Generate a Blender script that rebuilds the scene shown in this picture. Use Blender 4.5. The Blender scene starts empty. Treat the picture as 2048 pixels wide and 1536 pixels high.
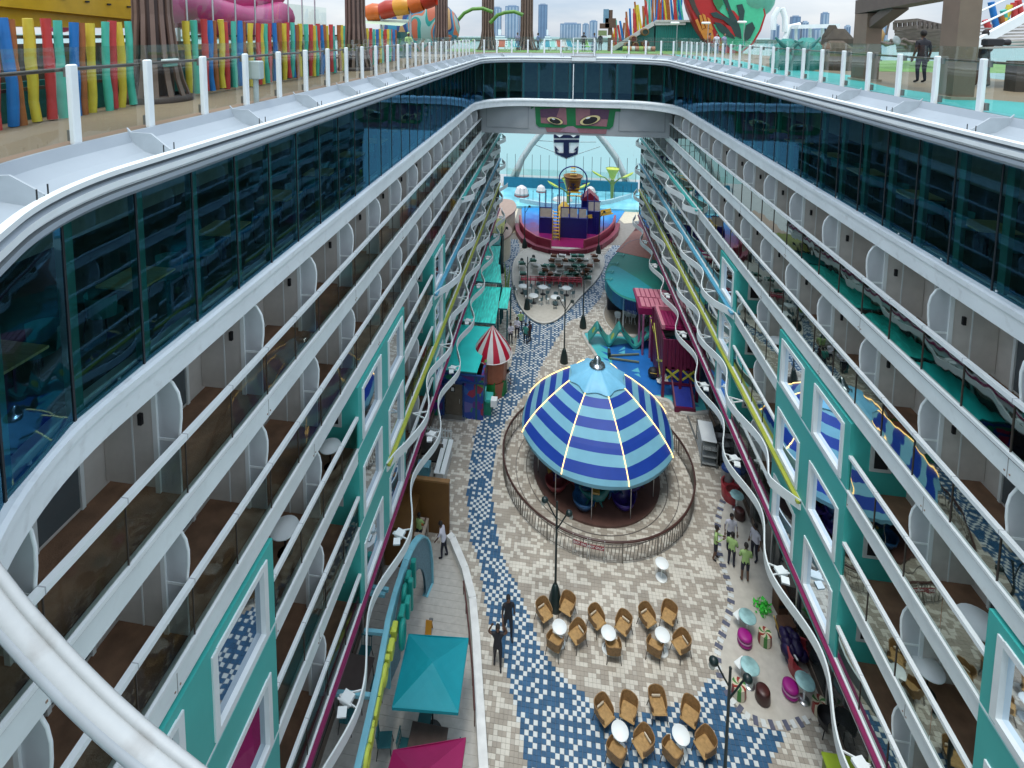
import bpy, bmesh, math, random
from mathutils import Vector, Matrix
random.seed(7)
SC = bpy.context.scene
COL = SC.collection
# ---------------------------------------------------------------- camera, world, light
F, CX, CY = 1047.98, 971.955, 164.77
YAW, PITCH, ROLL = -0.13811, 0.0922525, 0.0057645
CAMZ = 25.0
def _axes():
    cy, sy, cp, sp = math.cos(YAW), math.sin(YAW), math.cos(PITCH), math.sin(PITCH)
    w = Vector((sy*cp, cy*cp, -sp)); r = Vector((cy, -sy, 0)); u = r.cross(w)
    cr, sr = math.cos(ROLL), math.sin(ROLL)
    return cr*r+sr*u, -sr*r+cr*u, w
AR, AU, AW = _axes()
cam = bpy.data.cameras.new('camera'); camo = bpy.data.objects.new('camera', cam); COL.objects.link(camo)
m = Matrix((AR, AU, -AW)).transposed().to_4x4(); m.translation = (0, 0, CAMZ)
camo.matrix_world = m
cam.sensor_fit = 'HORIZONTAL'; cam.sensor_width = 36; cam.lens = F/2048*36
cam.shift_x = (1024-CX)/2048; cam.shift_y = -(768-CY)/2048
cam.clip_start = 0.05; cam.clip_end = 20000
SC.camera = camo
SC.view_settings.view_transform = 'Standard'; SC.view_settings.look = 'None'
SC.view_settings.exposure = 1.22; SC.view_settings.gamma = 1; SC.view_settings.use_curve_mapping = False
SC.cycles.max_bounces = 8; SC.cycles.diffuse_bounces = 6; SC.cycles.glossy_bounces = 4
SC.cycles.transparent_max_bounces = 16; SC.cycles.transmission_bounces = 4
SC.cycles.sample_clamp_indirect = 6
SUN_EL, SUN_AZ = math.radians(76), math.radians(200)
world = bpy.data.worlds.new('World'); SC.world = world; world.use_nodes = True
nt = world.node_tree; nt.nodes.clear()
def wn(t): return nt.nodes.new(t)
wo = wn('ShaderNodeOutputWorld'); bg = wn('ShaderNodeBackground'); sky = wn('ShaderNodeTexSky')
sky.sky_type = 'NISHITA'; sky.sun_disc = False; sky.sun_elevation = SUN_EL; sky.sun_rotation = SUN_AZ
bg.inputs['Strength'].default_value = 0.1
tc = wn('ShaderNodeTexCoord'); mp = wn('ShaderNodeMapping'); nz = wn('ShaderNodeTexNoise'); cr_ = wn('ShaderNodeValToRGB'); mx = wn('ShaderNodeMixRGB'); cl = wn('ShaderNodeMixRGB')
mp.inputs['Scale'].default_value = (1.2, 1.2, 5.0)
nz.inputs['Scale'].default_value = 2.2; nz.inputs['Detail'].default_value = 6; nz.inputs['Roughness'].default_value = .55
nt.links.new(tc.outputs['Generated'], mp.inputs['Vector']); nt.links.new(mp.outputs['Vector'], nz.inputs['Vector'])
nt.links.new(nz.outputs['Fac'], cr_.inputs['Fac'])
cr_.color_ramp.elements[0].position = .35; cr_.color_ramp.elements[1].position = .68
cl.inputs['Color1'].default_value = (4.2, 5.1, 6.4, 1); cl.inputs['Color2'].default_value = (7.4, 7.7, 8.1, 1)
nt.links.new(cr_.outputs['Color'], cl.inputs['Fac'])
mx.inputs['Fac'].default_value = .88
sz_ = wn('ShaderNodeSeparateXYZ'); gm_ = wn('ShaderNodeMapRange'); gv = wn('ShaderNodeVectorMath'); gv.operation = 'SCALE'
nt.links.new(tc.outputs['Generated'], sz_.inputs['Vector']); nt.links.new(sz_.outputs['Z'], gm_.inputs['Value'])
gm_.inputs['From Min'].default_value = 0.0; gm_.inputs['From Max'].default_value = 1.0; gm_.inputs['To Min'].default_value = .49; gm_.inputs['To Max'].default_value = 1.35
nt.links.new(cl.outputs['Color'], gv.inputs[0]); nt.links.new(gm_.outputs['Result'], gv.inputs['Scale'])
nt.links.new(sky.outputs['Color'], mx.inputs['Color1']); nt.links.new(gv.outputs['Vector'], mx.inputs['Color2'])
nt.links.new(mx.outputs['Color'], bg.inputs['Color']); nt.links.new(bg.outputs['Background'], wo.inputs['Surface'])
sl = bpy.data.lights.new('sun', 'SUN'); sl.energy = .9; sl.angle = math.radians(16); sl.color = (1, .96, .9)
so = bpy.data.objects.new('sun', sl); COL.objects.link(so)
_d = Vector((math.sin(SUN_AZ)*math.cos(SUN_EL), math.cos(SUN_AZ)*math.cos(SUN_EL), math.sin(SUN_EL)))
so.rotation_euler = _d.to_track_quat('Z', 'Y').to_euler(); so.location = (0, 20, 60)

# ---------------------------------------------------------------- picture measurements -> real points
def ray(px, py): return (px-CX)/F*AR-(py-CY)/F*AU+AW
def G(px, py, z=0.0):
    d = ray(px, py); return Vector((0, 0, CAMZ))+d*((z-CAMZ)/d.z)
def GX(px, py, x):
    d = ray(px, py); return Vector((0, 0, CAMZ))+d*(x/d.x)
def GY(px, py, y):
    d = ray(px, py); return Vector((0, 0, CAMZ))+d*(y/d.y)
# ---------------------------------------------------------------- materials
MATS = {}
def mat(name, col, rough=.55, metal=0.0, var=.12, scale=3.0, bump=0.0, bscale=40.0, emit=0.0, spec=.5, stretch=None, dirt=0.0, coat=0.0):
    if name in MATS: return MATS[name]
    mt = bpy.data.materials.new(name); mt.use_nodes = True; t = mt.node_tree; N = t.nodes; L = t.links
    b = N['Principled BSDF']; b.inputs['Roughness'].default_value = rough; b.inputs['Metallic'].default_value = metal
    b.inputs['Specular IOR Level'].default_value = spec; b.inputs['Coat Weight'].default_value = coat
    c = (*col, 1)
    tcn = N.new('ShaderNodeTexCoord'); vec = tcn.outputs['Object']
    if stretch:
        mpn = N.new('ShaderNodeMapping'); mpn.inputs['Scale'].default_value = stretch; L.new(vec, mpn.inputs['Vector']); vec = mpn.outputs['Vector']
    if var > 0:
        n = N.new('ShaderNodeTexNoise'); n.inputs['Scale'].default_value = scale; n.inputs['Detail'].default_value = 5; L.new(vec, n.inputs['Vector'])
        mr = N.new('ShaderNodeMapRange'); mr.inputs['From Min'].default_value = .3; mr.inputs['From Max'].default_value = .7
        mr.inputs['To Min'].default_value = 1-var; mr.inputs['To Max'].default_value = 1+var*.6; L.new(n.outputs['Fac'], mr.inputs['Value'])
        mm = N.new('ShaderNodeVectorMath'); mm.operation = 'SCALE'; mm.inputs[0].default_value = col; L.new(mr.outputs['Result'], mm.inputs['Scale'])
        src = mm.outputs['Vector']
        if dirt > 0:
            n2 = N.new('ShaderNodeTexNoise'); n2.inputs['Scale'].default_value = scale*4; n2.inputs['Detail'].default_value = 8; L.new(vec, n2.inputs['Vector'])
            m2 = N.new('ShaderNodeMapRange'); m2.inputs['From Min'].default_value = .56; m2.inputs['From Max'].default_value = .72; m2.inputs['To Max'].default_value = dirt; L.new(n2.outputs['Fac'], m2.inputs['Value'])
            mxx = N.new('ShaderNodeMixRGB'); mxx.inputs['Color2'].default_value = (.16, .13, .10, 1); L.new(m2.outputs['Result'], mxx.inputs['Fac']); L.new(src, mxx.inputs['Color1']); src = mxx.outputs['Color']
        L.new(src, b.inputs['Base Color'])
    else: b.inputs['Base Color'].default_value = c
    if bump > 0:
        n3 = N.new('ShaderNodeTexNoise'); n3.inputs['Scale'].default_value = bscale; n3.inputs['Detail'].default_value = 4; L.new(vec, n3.inputs['Vector'])
        bp = N.new('ShaderNodeBump'); bp.inputs['Strength'].default_value = bump; bp.inputs['Distance'].default_value = .02; L.new(n3.outputs['Fac'], bp.inputs['Height']); L.new(bp.outputs['Normal'], b.inputs['Normal'])
    if emit > 0:
        b.inputs['Emission Color'].default_value = c; b.inputs['Emission Strength'].default_value = emit
    MATS[name] = mt; return mt
def glass(name, tint, ior=1.5, rough=.02, boost=0.0, refl=(1, 1, 1), bump=.12):
    mt = bpy.data.materials.new(name); mt.use_nodes = True; t = mt.node_tree; N = t.nodes; L = t.links; N.clear()
    o = N.new('ShaderNodeOutputMaterial'); tr = N.new('ShaderNodeBsdfTransparent'); gl = N.new('ShaderNodeBsdfGlossy'); fr = N.new('ShaderNodeFresnel'); mi = N.new('ShaderNodeMixShader')
    tr.inputs['Color'].default_value = (*tint, 1); gl.inputs['Color'].default_value = (*refl, 1); gl.inputs['Roughness'].default_value = rough; fr.inputs['IOR'].default_value = ior
    ad = N.new('ShaderNodeMath'); ad.operation = 'ADD'; ad.use_clamp = True; ad.inputs[1].default_value = boost
    L.new(fr.outputs['Fac'], ad.inputs[0]); L.new(ad.outputs['Value'], mi.inputs['Fac']); L.new(tr.outputs['BSDF'], mi.inputs[1]); L.new(gl.outputs['BSDF'], mi.inputs[2]); L.new(mi.outputs['Shader'], o.inputs['Surface'])
    n = N.new('ShaderNodeTexNoise'); n.inputs['Scale'].default_value = .9; tcn = N.new('ShaderNodeTexCoord'); L.new(tcn.outputs['Object'], n.inputs['Vector'])
    bp = N.new('ShaderNodeBump'); bp.inputs['Strength'].default_value = bump; bp.inputs['Distance'].default_value = .02; L.new(n.outputs['Fac'], bp.inputs['Height']); L.new(bp.outputs['Normal'], gl.inputs['Normal'])
    MATS[name] = mt; return mt
WHITE = mat('white_paint', (.80, .87, .86), .42, var=.09, scale=1.2, bump=.06, bscale=8, dirt=.10)
WHITEB = mat('white_bright', (.83, .88, .87), .35, var=.05, scale=2)
OFFW = mat('off_white', (.6, .62, .6), .6)
CABIN = mat('cabin_wall', (.66, .63, .58), .6, var=.08)
CABD = mat('cabin_dark', (.30, .31, .32), .4)
TEAL = mat('teal_paint', (.055, .46, .41), .45, var=.07, scale=.8)
TEALD = mat('teal_dark', (.02, .22, .20), .5)
CARP = mat('balcony_floor', (.24, .13, .075), .75, var=.35, scale=2.2, bump=.3)
SEAM = mat('dark_seam', (.02, .025, .03), .5, var=0)
GLB = glass('balcony_glass', (.82, .90, .86), 1.42, boost=.0, refl=(.36,.41,.39), bump=.25)
GLW = glass('dark_window', (.46, .72, .72), 1.5, rough=.015, boost=.04, refl=(.20, .50, .85), bump=.05)
GLC = glass('clear_glass', (.78, .88, .84), 1.5, boost=.03)
GLM = glass('mirror_glass', (.02, .03, .05), 1.6, rough=.02, boost=.38, refl=(.75, .85, .95))
STEEL = mat('steel', (.55, .57, .58), .28, metal=.9, var=.1)
DARKM = mat('dark_metal', (.03, .033, .035), .45, metal=.4)
POLEG = mat('lamp_green', (.008, .022, .022), .4, var=.1)
BLACK = mat('black', (.012, .012, .014), .6)
SKINM = mat('skin', (.12, .06, .035), .6, var=0)
SKINL = mat('skin_light', (.38, .22, .15), .6, var=0)
HAIR = mat('hair', (.012, .009, .008), .7, var=0)
# ---------------------------------------------------------------- mesh helpers
class MB:
    def __init__(s): s.v = []; s.f = []; s.m = []; s.sm = []
    def add(s, vs, fs, mi=0, smooth=False, tf=None):
        o = len(s.v); s.v += [tuple(tf @ Vector(p)) if tf else tuple(p) for p in vs]
        for f in fs: s.f.append([i+o for i in f]); s.m.append(mi); s.sm.append(smooth)
    def box(s, x0, x1, y0, y1, z0, z1, mi=0, tf=None):
        s.add([(x0,y0,z0),(x1,y0,z0),(x1,y1,z0),(x0,y1,z0),(x0,y0,z1),(x1,y0,z1),(x1,y1,z1),(x0,y1,z1)],
              [(3,2,1,0),(4,5,6,7),(0,1,5,4),(1,2,6,5),(2,3,7,6),(3,0,4,7)], mi, False, tf)
    def cbox(s, c, sx, sy, sz, rz=0, mi=0, rx=0, ry=0):
        tf = Matrix.Translation(c) @ Matrix.Rotation(rz,4,'Z') @ Matrix.Rotation(ry,4,'Y') @ Matrix.Rotation(rx,4,'X')
        s.box(-sx/2,sx/2,-sy/2,sy/2,-sz/2,sz/2,mi,tf)
    def bevbox(s, c, sx, sy, sz, b=.02, rz=0, mi=0):
        x, y, z = sx/2, sy/2, sz/2
        ring = lambda X, Y, bb, Z: [(-X+bb,-Y,Z),(X-bb,-Y,Z),(X,-Y+bb,Z),(X,Y-bb,Z),(X-bb,Y,Z),(-X+bb,Y,Z),(-X,Y-bb,Z),(-X,-Y+bb,Z)]
        vs = ring(x-b,y-b,b,-z)+ring(x,y,b,-z+b)+ring(x,y,b,z-b)+ring(x-b,y-b,b,z)
        fs = [tuple(range(7,-1,-1)), tuple(range(24,32))]
        for k in range(3):
            for i in range(8): j = (i+1)%8; fs.append((k*8+i,k*8+j,k*8+8+j,k*8+8+i))
        s.add(vs, fs, mi, False, Matrix.Translation(c) @ Matrix.Rotation(rz,4,'Z'))
    def bar(s, a, b, w, h=None, mi=0):
        a = Vector(a); b = Vector(b); h = h or w; d = b-a; L = d.length
        q = d.to_track_quat('X','Z').to_matrix().to_4x4(); q.translation = a
        s.box(0,L,-w/2,w/2,-h/2,h/2,mi,q)
    def tube(s, pts, r, n=8, mi=0, cap=True, closed=False):
        pts = [Vector(p) for p in pts]; N = len(pts); rr = r if isinstance(r,(list,tuple)) else [r]*N
        up = Vector((0,0,1)); vs = []; prev = None
        for i,p in enumerate(pts):
            if closed: t = pts[(i+1)%N]-pts[i-1]
            else: t = pts[min(i+1,N-1)]-pts[max(i-1,0)]
            t.normalize()
            if prev is None:
                a = t.cross(up); a = a if a.length>.05 else t.cross(Vector((0,1,0)))
            else: a = prev-t*prev.dot(t)
            a.normalize(); prev = a; b = t.cross(a)
            for k in range(n):
                an = 2*math.pi*k/n; vs.append(p+(a*math.cos(an)+b*math.sin(an))*rr[i])
        fs = []
        for i in range(N if closed else N-1):
            i2 = (i+1)%N
            for k in range(n): k2 = (k+1)%n; fs.append((i*n+k,i*n+k2,i2*n+k2,i2*n+k))
        s.add(vs, fs, mi, True)
        if cap and not closed:
            s.add(vs[:n],[tuple(range(n-1,-1,-1))],mi); s.add(vs[-n:],[tuple(range(n))],mi)
    def lathe(s, prof, c=(0,0,0), n=24, mi=0, smooth=True, a0=0, a1=2*math.pi, tf=None):
        full = abs(a1-a0-2*math.pi)<1e-6; K = n if full else n+1; vs = []
        for r,z in prof:
            for k in range(K): a = a0+(a1-a0)*k/n; vs.append((c[0]+r*math.cos(a), c[1]+r*math.sin(a), c[2]+z))
        fs = []
        for i in range(len(prof)-1):
            for k in range(n): k2 = (k+1)%K; fs.append((i*K+k,i*K+k2,(i+1)*K+k2,(i+1)*K+k))
        s.add(vs, fs, mi, smooth, tf)
    def prism(s, poly, z0, z1, mi=0, tf=None, mt=None):
        n = len(poly); vs = [(x,y,z0) for x,y in poly]+[(x,y,z1) for x,y in poly]
        s.add(vs, [tuple(range(n-1,-1,-1))]+[(i,(i+1)%n,n+(i+1)%n,n+i) for i in range(n)], mi, False, tf)
        s.add(vs[n:], [tuple(range(n))], mi if mt is None else mt, False, tf)
    def sphere(s, c, r, n=12, mi=0, sz=1.0, sx=1, sy=1):
        m_ = n//2; prof = [(max(1e-4,r*math.sin(math.pi*i/m_)), -r*math.cos(math.pi*i/m_)) for i in range(m_+1)]
        s.lathe(prof, (0,0,0), n, mi, True, tf=Matrix.Translation(c) @ Matrix.Diagonal((sx,sy,sz,1)))
    def sweep(s, path, prof, mi=0, mis=None, smooth=False, closed_prof=False):
        """path: list of ((x,y),(nx,ny)); prof: (offset along normal, z)"""
        K = len(prof); vs = []
        for (x,y),(nx,ny) in path:
            for o,z in prof: vs.append((x+nx*o, y+ny*o, z))
        R = K if closed_prof else K-1
        for j in range(R):
            fs = [(i*K+j, i*K+(j+1)%K, (i+1)*K+(j+1)%K, (i+1)*K+j) for i in range(len(path)-1)]
            o = len(s.v) if j==0 else o
            if j==0: s.v += [tuple(v) for v in vs]
            for f in fs: s.f.append([i+o for i in f]); s.m.append(mis[j] if mis else mi); s.sm.append(smooth)
    def mesh(s, name, mats):
        me = bpy.data.meshes.new(name); me.from_pydata(s.v, [], s.f); me.update()
        for m_ in (mats if isinstance(mats,(list,tuple)) else [mats]): me.materials.append(m_)
        me.polygons.foreach_set('material_index', s.m); me.polygons.foreach_set('use_smooth', s.sm)
        return me
    def build(s, name, mats, parent=None, loc=None, rz=0, kind=None, label=None, cat=None, group=None):
        return link(name, s.mesh(name, mats), parent, loc, rz, kind, label, cat, group)
def link(name, me, parent=None, loc=None, rz=0, kind=None, label=None, cat=None, group=None):
    o = bpy.data.objects.new(name, me); COL.objects.link(o)
    if loc is not None: o.location = loc
    if rz: o.rotation_euler = (0,0,rz)
    if parent: o.parent = parent
    if kind: o['kind'] = kind
    if label: o['label'] = label
    if cat: o['category'] = cat
    if group: o['group'] = group
    return o
def thing(name, label, cat, loc=(0,0,0), rz=0, group=None):
    return link(name, None, None, loc, rz, None, label, cat, group)
def dup(root, loc, rz, label=None, group=None, sc=None):
    r = root.copy(); COL.objects.link(r); r.location = loc; r.rotation_euler = (0,0,rz)
    if sc: r.scale = sc
    if label: r['label'] = label
    if group: r['group'] = group
    for ch in list(root.children):
        c = ch.copy(); COL.objects.link(c); c.parent = r
        for g in ch.children: d = g.copy(); COL.objects.link(d); d.parent = c
    return r
def zz(h): return CAMZ-h
# ================================================================ SETTING: ship
XL, XR = -6.38, 8.94
def rrect(xl, xr, y0, y1, r, seg=10, inset=0.0, step=None, yc=6.5):
    """open path from the near left, up the left side, across the far end and down the right side; normal points into the opening"""
    pts = []
    def arc(cx, cy, a0, a1):
        for i in range(seg+1):
            a = a0+(a1-a0)*i/seg; pts.append(((cx+r*math.cos(a), cy+r*math.sin(a)), (-math.cos(a), -math.sin(a))))
    a_ = math.radians(-147); px_, py_ = xl+r+r*math.cos(a_), yc+r*math.sin(a_)
    nx_, ny_ = -math.cos(a_), -math.sin(a_)
    pts.append(((px_+ny_*7, py_-nx_*7), (nx_, ny_)))
    arc(xl+r, yc, a_, -math.pi)
    arc(xl+r, y1-r, math.pi, math.pi/2)
    arc(xr-r, y1-r, math.pi/2, 0)
    pts.append(((xr, y0-9), (-1, 0)))
    if step:
        out = []; acc = 0
        for i in range(len(pts)-1):
            a, b = Vector(pts[i][0]), Vector(pts[i+1][0]); L = (b-a).length
            while acc <= L:
                t = acc/L if L else 0; n = Vector(pts[i][1]).lerp(Vector(pts[i+1][1]), t).normalized()
                out.append((tuple(a.lerp(b,t)), tuple(n))); acc += step
            acc -= L
        return out
    return pts
EDGE = rrect(-6.75, 8.85, 2.0, 44.2, 4.6, 12)
# ---- upper deck sheet
dk = MB()
ring = [p for p,_ in EDGE]
outer = []
for (x,y) in ring:
    dx, dy = x-1, y-22; k = min(30/abs(dx) if dx else 1e9, (18 if dy>0 else 24)/abs(dy) if dy else 1e9, 1e9)
    k = min(60/abs(dx) if dx else 1e9, 34/abs(dy) if dy>0 else 60/max(1e-3,abs(dy)))
    outer.append((1+dx*k, 22+dy*k))
for i in range(len(ring)-1):
    a,b,c,d = ring[i],ring[i+1],outer[i+1],outer[i]
    dk.add([(a[0],a[1],23.4),(b[0],b[1],23.4),(c[0],c[1],23.4),(d[0],d[1],23.4)],[(0,1,2,3)])
    dk.add([(a[0],a[1],23.2),(b[0],b[1],23.2),(c[0],c[1],23.2),(d[0],d[1],23.2)],[(3,2,1,0)])
DECKM = mat('tan_deck', (.24, .17, .11), .6, var=.3, scale=.35, bump=.15, dirt=.3)
dk.build('upper_deck', DECKM, kind='structure')
# turquoise and grass paint on the upper deck
pt = MB()
TURQ = mat('turquoise_deck', (.06, .40, .39), .5, var=.1, scale=.8)
blob = [(9.0,-5),(9.0,46),(11.5,40),(11.2,34),(10.6,28),(11.6,25),(11.9,22.5),(10.8,20.5),(10.3,18),(10.5,15.5),(11.6,14),(12.6,11),(13,5),(13,-5)]
pt.add([(x,y,23.404) for x,y in blob],[tuple(range(len(blob)))])
pt.build('turquoise_floor', TURQ, kind='structure')
gr = MB(); gr.add([(-12,46,23.408),(12,46.0,23.408),(12,55,23.408),(-12,55,23.408)],[(0,1,2,3)])
gr.add([(14,26,23.408),(40,26,23.408),(40,38,23.408),(14.5,38,23.408)],[(0,1,2,3)])
gr.build('green_turf_floor', mat('turf', (.16,.30,.07), .8, var=.3, scale=2), kind='structure')
# ---- coaming round the opening
rim = thing('white_coaming', 'white curved steel coaming with raised lips running round the whole deck opening', 'coaming')
cp = MB()
prof = [(-.02,23.42),(.03,23.42),(.10,23.26),(.3,23.12),(.66,zz(1.98)),(.69,zz(1.87)),(.74,zz(1.85)),(.78,zz(1.88)),(.78,zz(1.95)),(.72,zz(1.965)),(.72,zz(2.01)),(.79,zz(2.03)),(.79,zz(2.12)),(.73,zz(2.14)),(.73,zz(2.17)),(.78,zz(2.19)),(.78,zz(2.26)),(.70,zz(2.33)),(.02,zz(2.33)),(-.02,zz(2.2))]
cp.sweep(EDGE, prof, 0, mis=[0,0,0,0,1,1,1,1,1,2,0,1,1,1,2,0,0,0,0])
cp.build('rim', [mat('coaming_dimmed',(.34,.39,.43),.45,var=.07,scale=.8,bump=.1,bscale=3), WHITEB, mat('groove_grey',(.12,.14,.15),.6)], rim)  # white coaming darkened in its colour to offset the strong light on it
bk = MB()
bq = [(.0,.05),(.07,-.02),(.42,-.03),(.74,-.27),(.66,-.42),(.3,-.32),(.1,-.2)]
bk.add([(a_,-.015,b_) for a_,b_ in bq]+[(a_,.015,b_) for a_,b_ in bq],[tuple(range(7)),tuple(range(13,6,-1))]+[(i,7+i,7+(i+1)%7,(i+1)%7) for i in range(7)])
bk.tube([(.72,-.12,-.33),(.72,-.12,-.18)],.009,5,1); bk.tube([(.72,.1,-.33),(.72,.1,-.18)],.009,5,1)
bkm = bk.mesh('bracket', [mat('coaming_fin',(.42,.47,.50),.4),DARKM])
for (p,n) in rrect(-6.75,8.85,2.0,44.2,4.6,12,step=2.62):
    o = link('bracket', bkm, rim, (p[0],p[1],23.44), math.atan2(n[1],n[0]))
# ---- window wall between the coaming and the balconies
GW = rrect(-6.75,8.85,2.0,44.2,4.6,12)
ww = thing('window_wall', 'tall dark tinted window wall curving round the opening under the white coaming', 'windows')
ends = rrect(-6.55,9.15,1.8,43.6,4.3,12,step=1.27)
ZT, ZB = zz(2.3), zz(5.42)
MULL = mat('mullion_green', (.12,.34,.28), .4)
for i in range(len(ends)-1):
    (a,na),(b,nb) = ends[i], ends[i+1]
    a = Vector(a); b = Vector(b); d = (b-a); L = d.length
    if a.y < 1.9 and a.x > 4: pass
    pm = MB(); q = Matrix.Translation((a.x,a.y,0)) @ Matrix.Rotation(math.atan2(d.y,d.x),4,'Z')
    jit = random.uniform(-.004,.004)
    pm.add([(.02,jit,ZB),(L-.02,-jit,ZB),(L-.02,jit,ZT),(.02,-jit,ZT)],[(0,1,2,3)],0,False,q)
    pm.build('pane', GLW, ww)
    mm = MB(); mm.box(-.015,.015,-.015,.015,ZB,ZT,1,q); mm.box(.03,.21,.06,.16,ZB,ZT,0,q); mm.box(0,L,.03,.1,ZB,ZB+.1,0,q)
    mm.build('mullion', [MULL,SEAM], ww)
# restaurant behind the dark glass
ins = MB()
pth = rrect(-6.55,9.15,1.8,43.6,4.3,12)
ins.sweep(pth, [(-.3,ZB),(-6,ZB),(-6,ZT),(-.3,ZT)], 0, mis=[0,1,1])
ins.build('dining_room', [mat('carpet_dark',(.10,.12,.10),.8,var=.3,scale=1.5), mat('room_wall',(.50,.50,.42),.7)], ww)
tt = MB(); tt.box(-.45,.45,-.45,.45,.72,.76,0); tt.tube([(0,0,0),(0,0,.72)],.05,6,1)
TBW = mat('wood_table',(.75,.62,.30),.4,var=.2,scale=6,stretch=(1,8,1))
ttm = tt.mesh('dining_table',[TBW,DARKM])
dc = MB(); dc.lathe([(.26,.0),(.29,.2),(.3,.38)],(0,0,.45),14,0,True,math.pi*.55,math.pi*1.45); dc.lathe([(.001,0),(.27,0)],(0,0,.45),14,0,False)
for sx in(-1,1):
    for sy in(-1,1): dc.tube([(sx*.2,sy*.2,.45),(sx*.24,sy*.24,0)],.014,5,1)
dcm = dc.mesh('dining_chair',[mat('chair_teal',(.06,.25,.24),.6),DARKM])
TP=[(-7.9,6.0+2.6*i) for i in range(11)]+[(10.6,9+2.6*i) for i in range(9)]
ORDN='first second third fourth fifth sixth seventh eighth ninth tenth eleventh'.split()
for i,(x,y) in enumerate(TP):
    wh_='%s from the near end behind the %s dark window wall'%(ORDN[i if i<11 else i-11],'left' if i<11 else 'right')
    o = link('dining_table', ttm, None, (x,y,ZB+.01), random.uniform(-.1,.1), None, 'wooden dining table '+wh_, 'table', 'dining tables behind the dark window wall')
    for s in (-1,1):
        link('dining_chair', dcm, None, (x+random.uniform(-.05,.05),y+s*.72,ZB+.01), -s*math.pi/2+math.pi*0, None, 'chair at the %s side of table %s'%('far' if s>0 else 'near',wh_.replace(' from the near end','').replace(' dark window wall',' window wall')), 'chair', 'dining chairs behind the dark window wall')
# ---- white ring beam under the window wall
BR = rrect(XL-.03, XR+.03, 2.0, 43.0, 4.0, 12)
rb = thing('ring_beam', 'thick white ring beam running under the dark windows above the balconies', 'beam')
rbm = MB()
rbm.sweep(BR, [(-.55,zz(5.44)),(-.5,zz(5.32)),(-.32,zz(5.30)),(-.3,zz(5.33)),(-.06,zz(5.35)),(0,zz(5.38)),(0,zz(5.50)),(-.05,zz(5.52)),(-.05,zz(5.92)),(-.1,zz(5.95)),(-1.9,zz(5.95))])
rbm.build('beam', mat('white_beam',(.80,.86,.86),.42,var=.08,scale=1,dirt=.18), rb)
lg = MB(); lg.tube([(0,0,0),(0,0,.035)],.03,6); lgm = lg.mesh('stud',WHITEB)
for (p,n) in rrect(XL-.22,XR+.22,1.9,43.2,4.1,12,step=1.6): link('stud', lgm, rb, (p[0],p[1],zz(5.31)))
# ---- upper guard rail
GR = rrect(-6.82,8.92,2.0,44.3,4.6,12,step=1.38)
gl = thing('glass_guard_rail', 'glass guard rail with white posts and bronze handrail round the upper deck opening', 'railing')
pp = MB(); pp.bevbox((0,0,.57),.09,.13,1.14,.015,0,0); pp.box(-.11,-.04,-.03,.1,.96,1.1,1); pp.box(-.11,-.04,-.03,.1,.04,.2,1)
ppm = pp.mesh('post',[WHITEB, mat('clamp_grey',(.22,.22,.21),.4,metal=.5)])
RAILB = mat('bronze_rail',(.09,.07,.055),.3,metal=.6)
GRP = [((p[0]-n[0]*.0, p[1]-n[1]*.0),n) for p,n in GR if not (p[1]<1.2)]
for (p,n) in GRP: link('post', ppm, gl, (p[0],p[1],23.4), math.atan2(n[1],n[0]))
for i in range(len(GRP)-1):
    (a,na),(b,nb) = GRP[i],GRP[i+1]; a = Vector(a)-Vector(na)*.08; b = Vector(b)-Vector(nb)*.08
    gm = MB(); gm.add([(a.x,a.y,23.45),(b.x,b.y,23.45),(b.x,b.y,24.78),(a.x,a.y,24.78)],[(0,1,2,3)])
    gm.build('glass_panel', GLC, gl)
hr = MB(); hr.tube([(p[0]-n[0]*.16,p[1]-n[1]*.16,24.46) for p,n in GRP],.028,8); hr.build('handrail', RAILB, gl)
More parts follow.
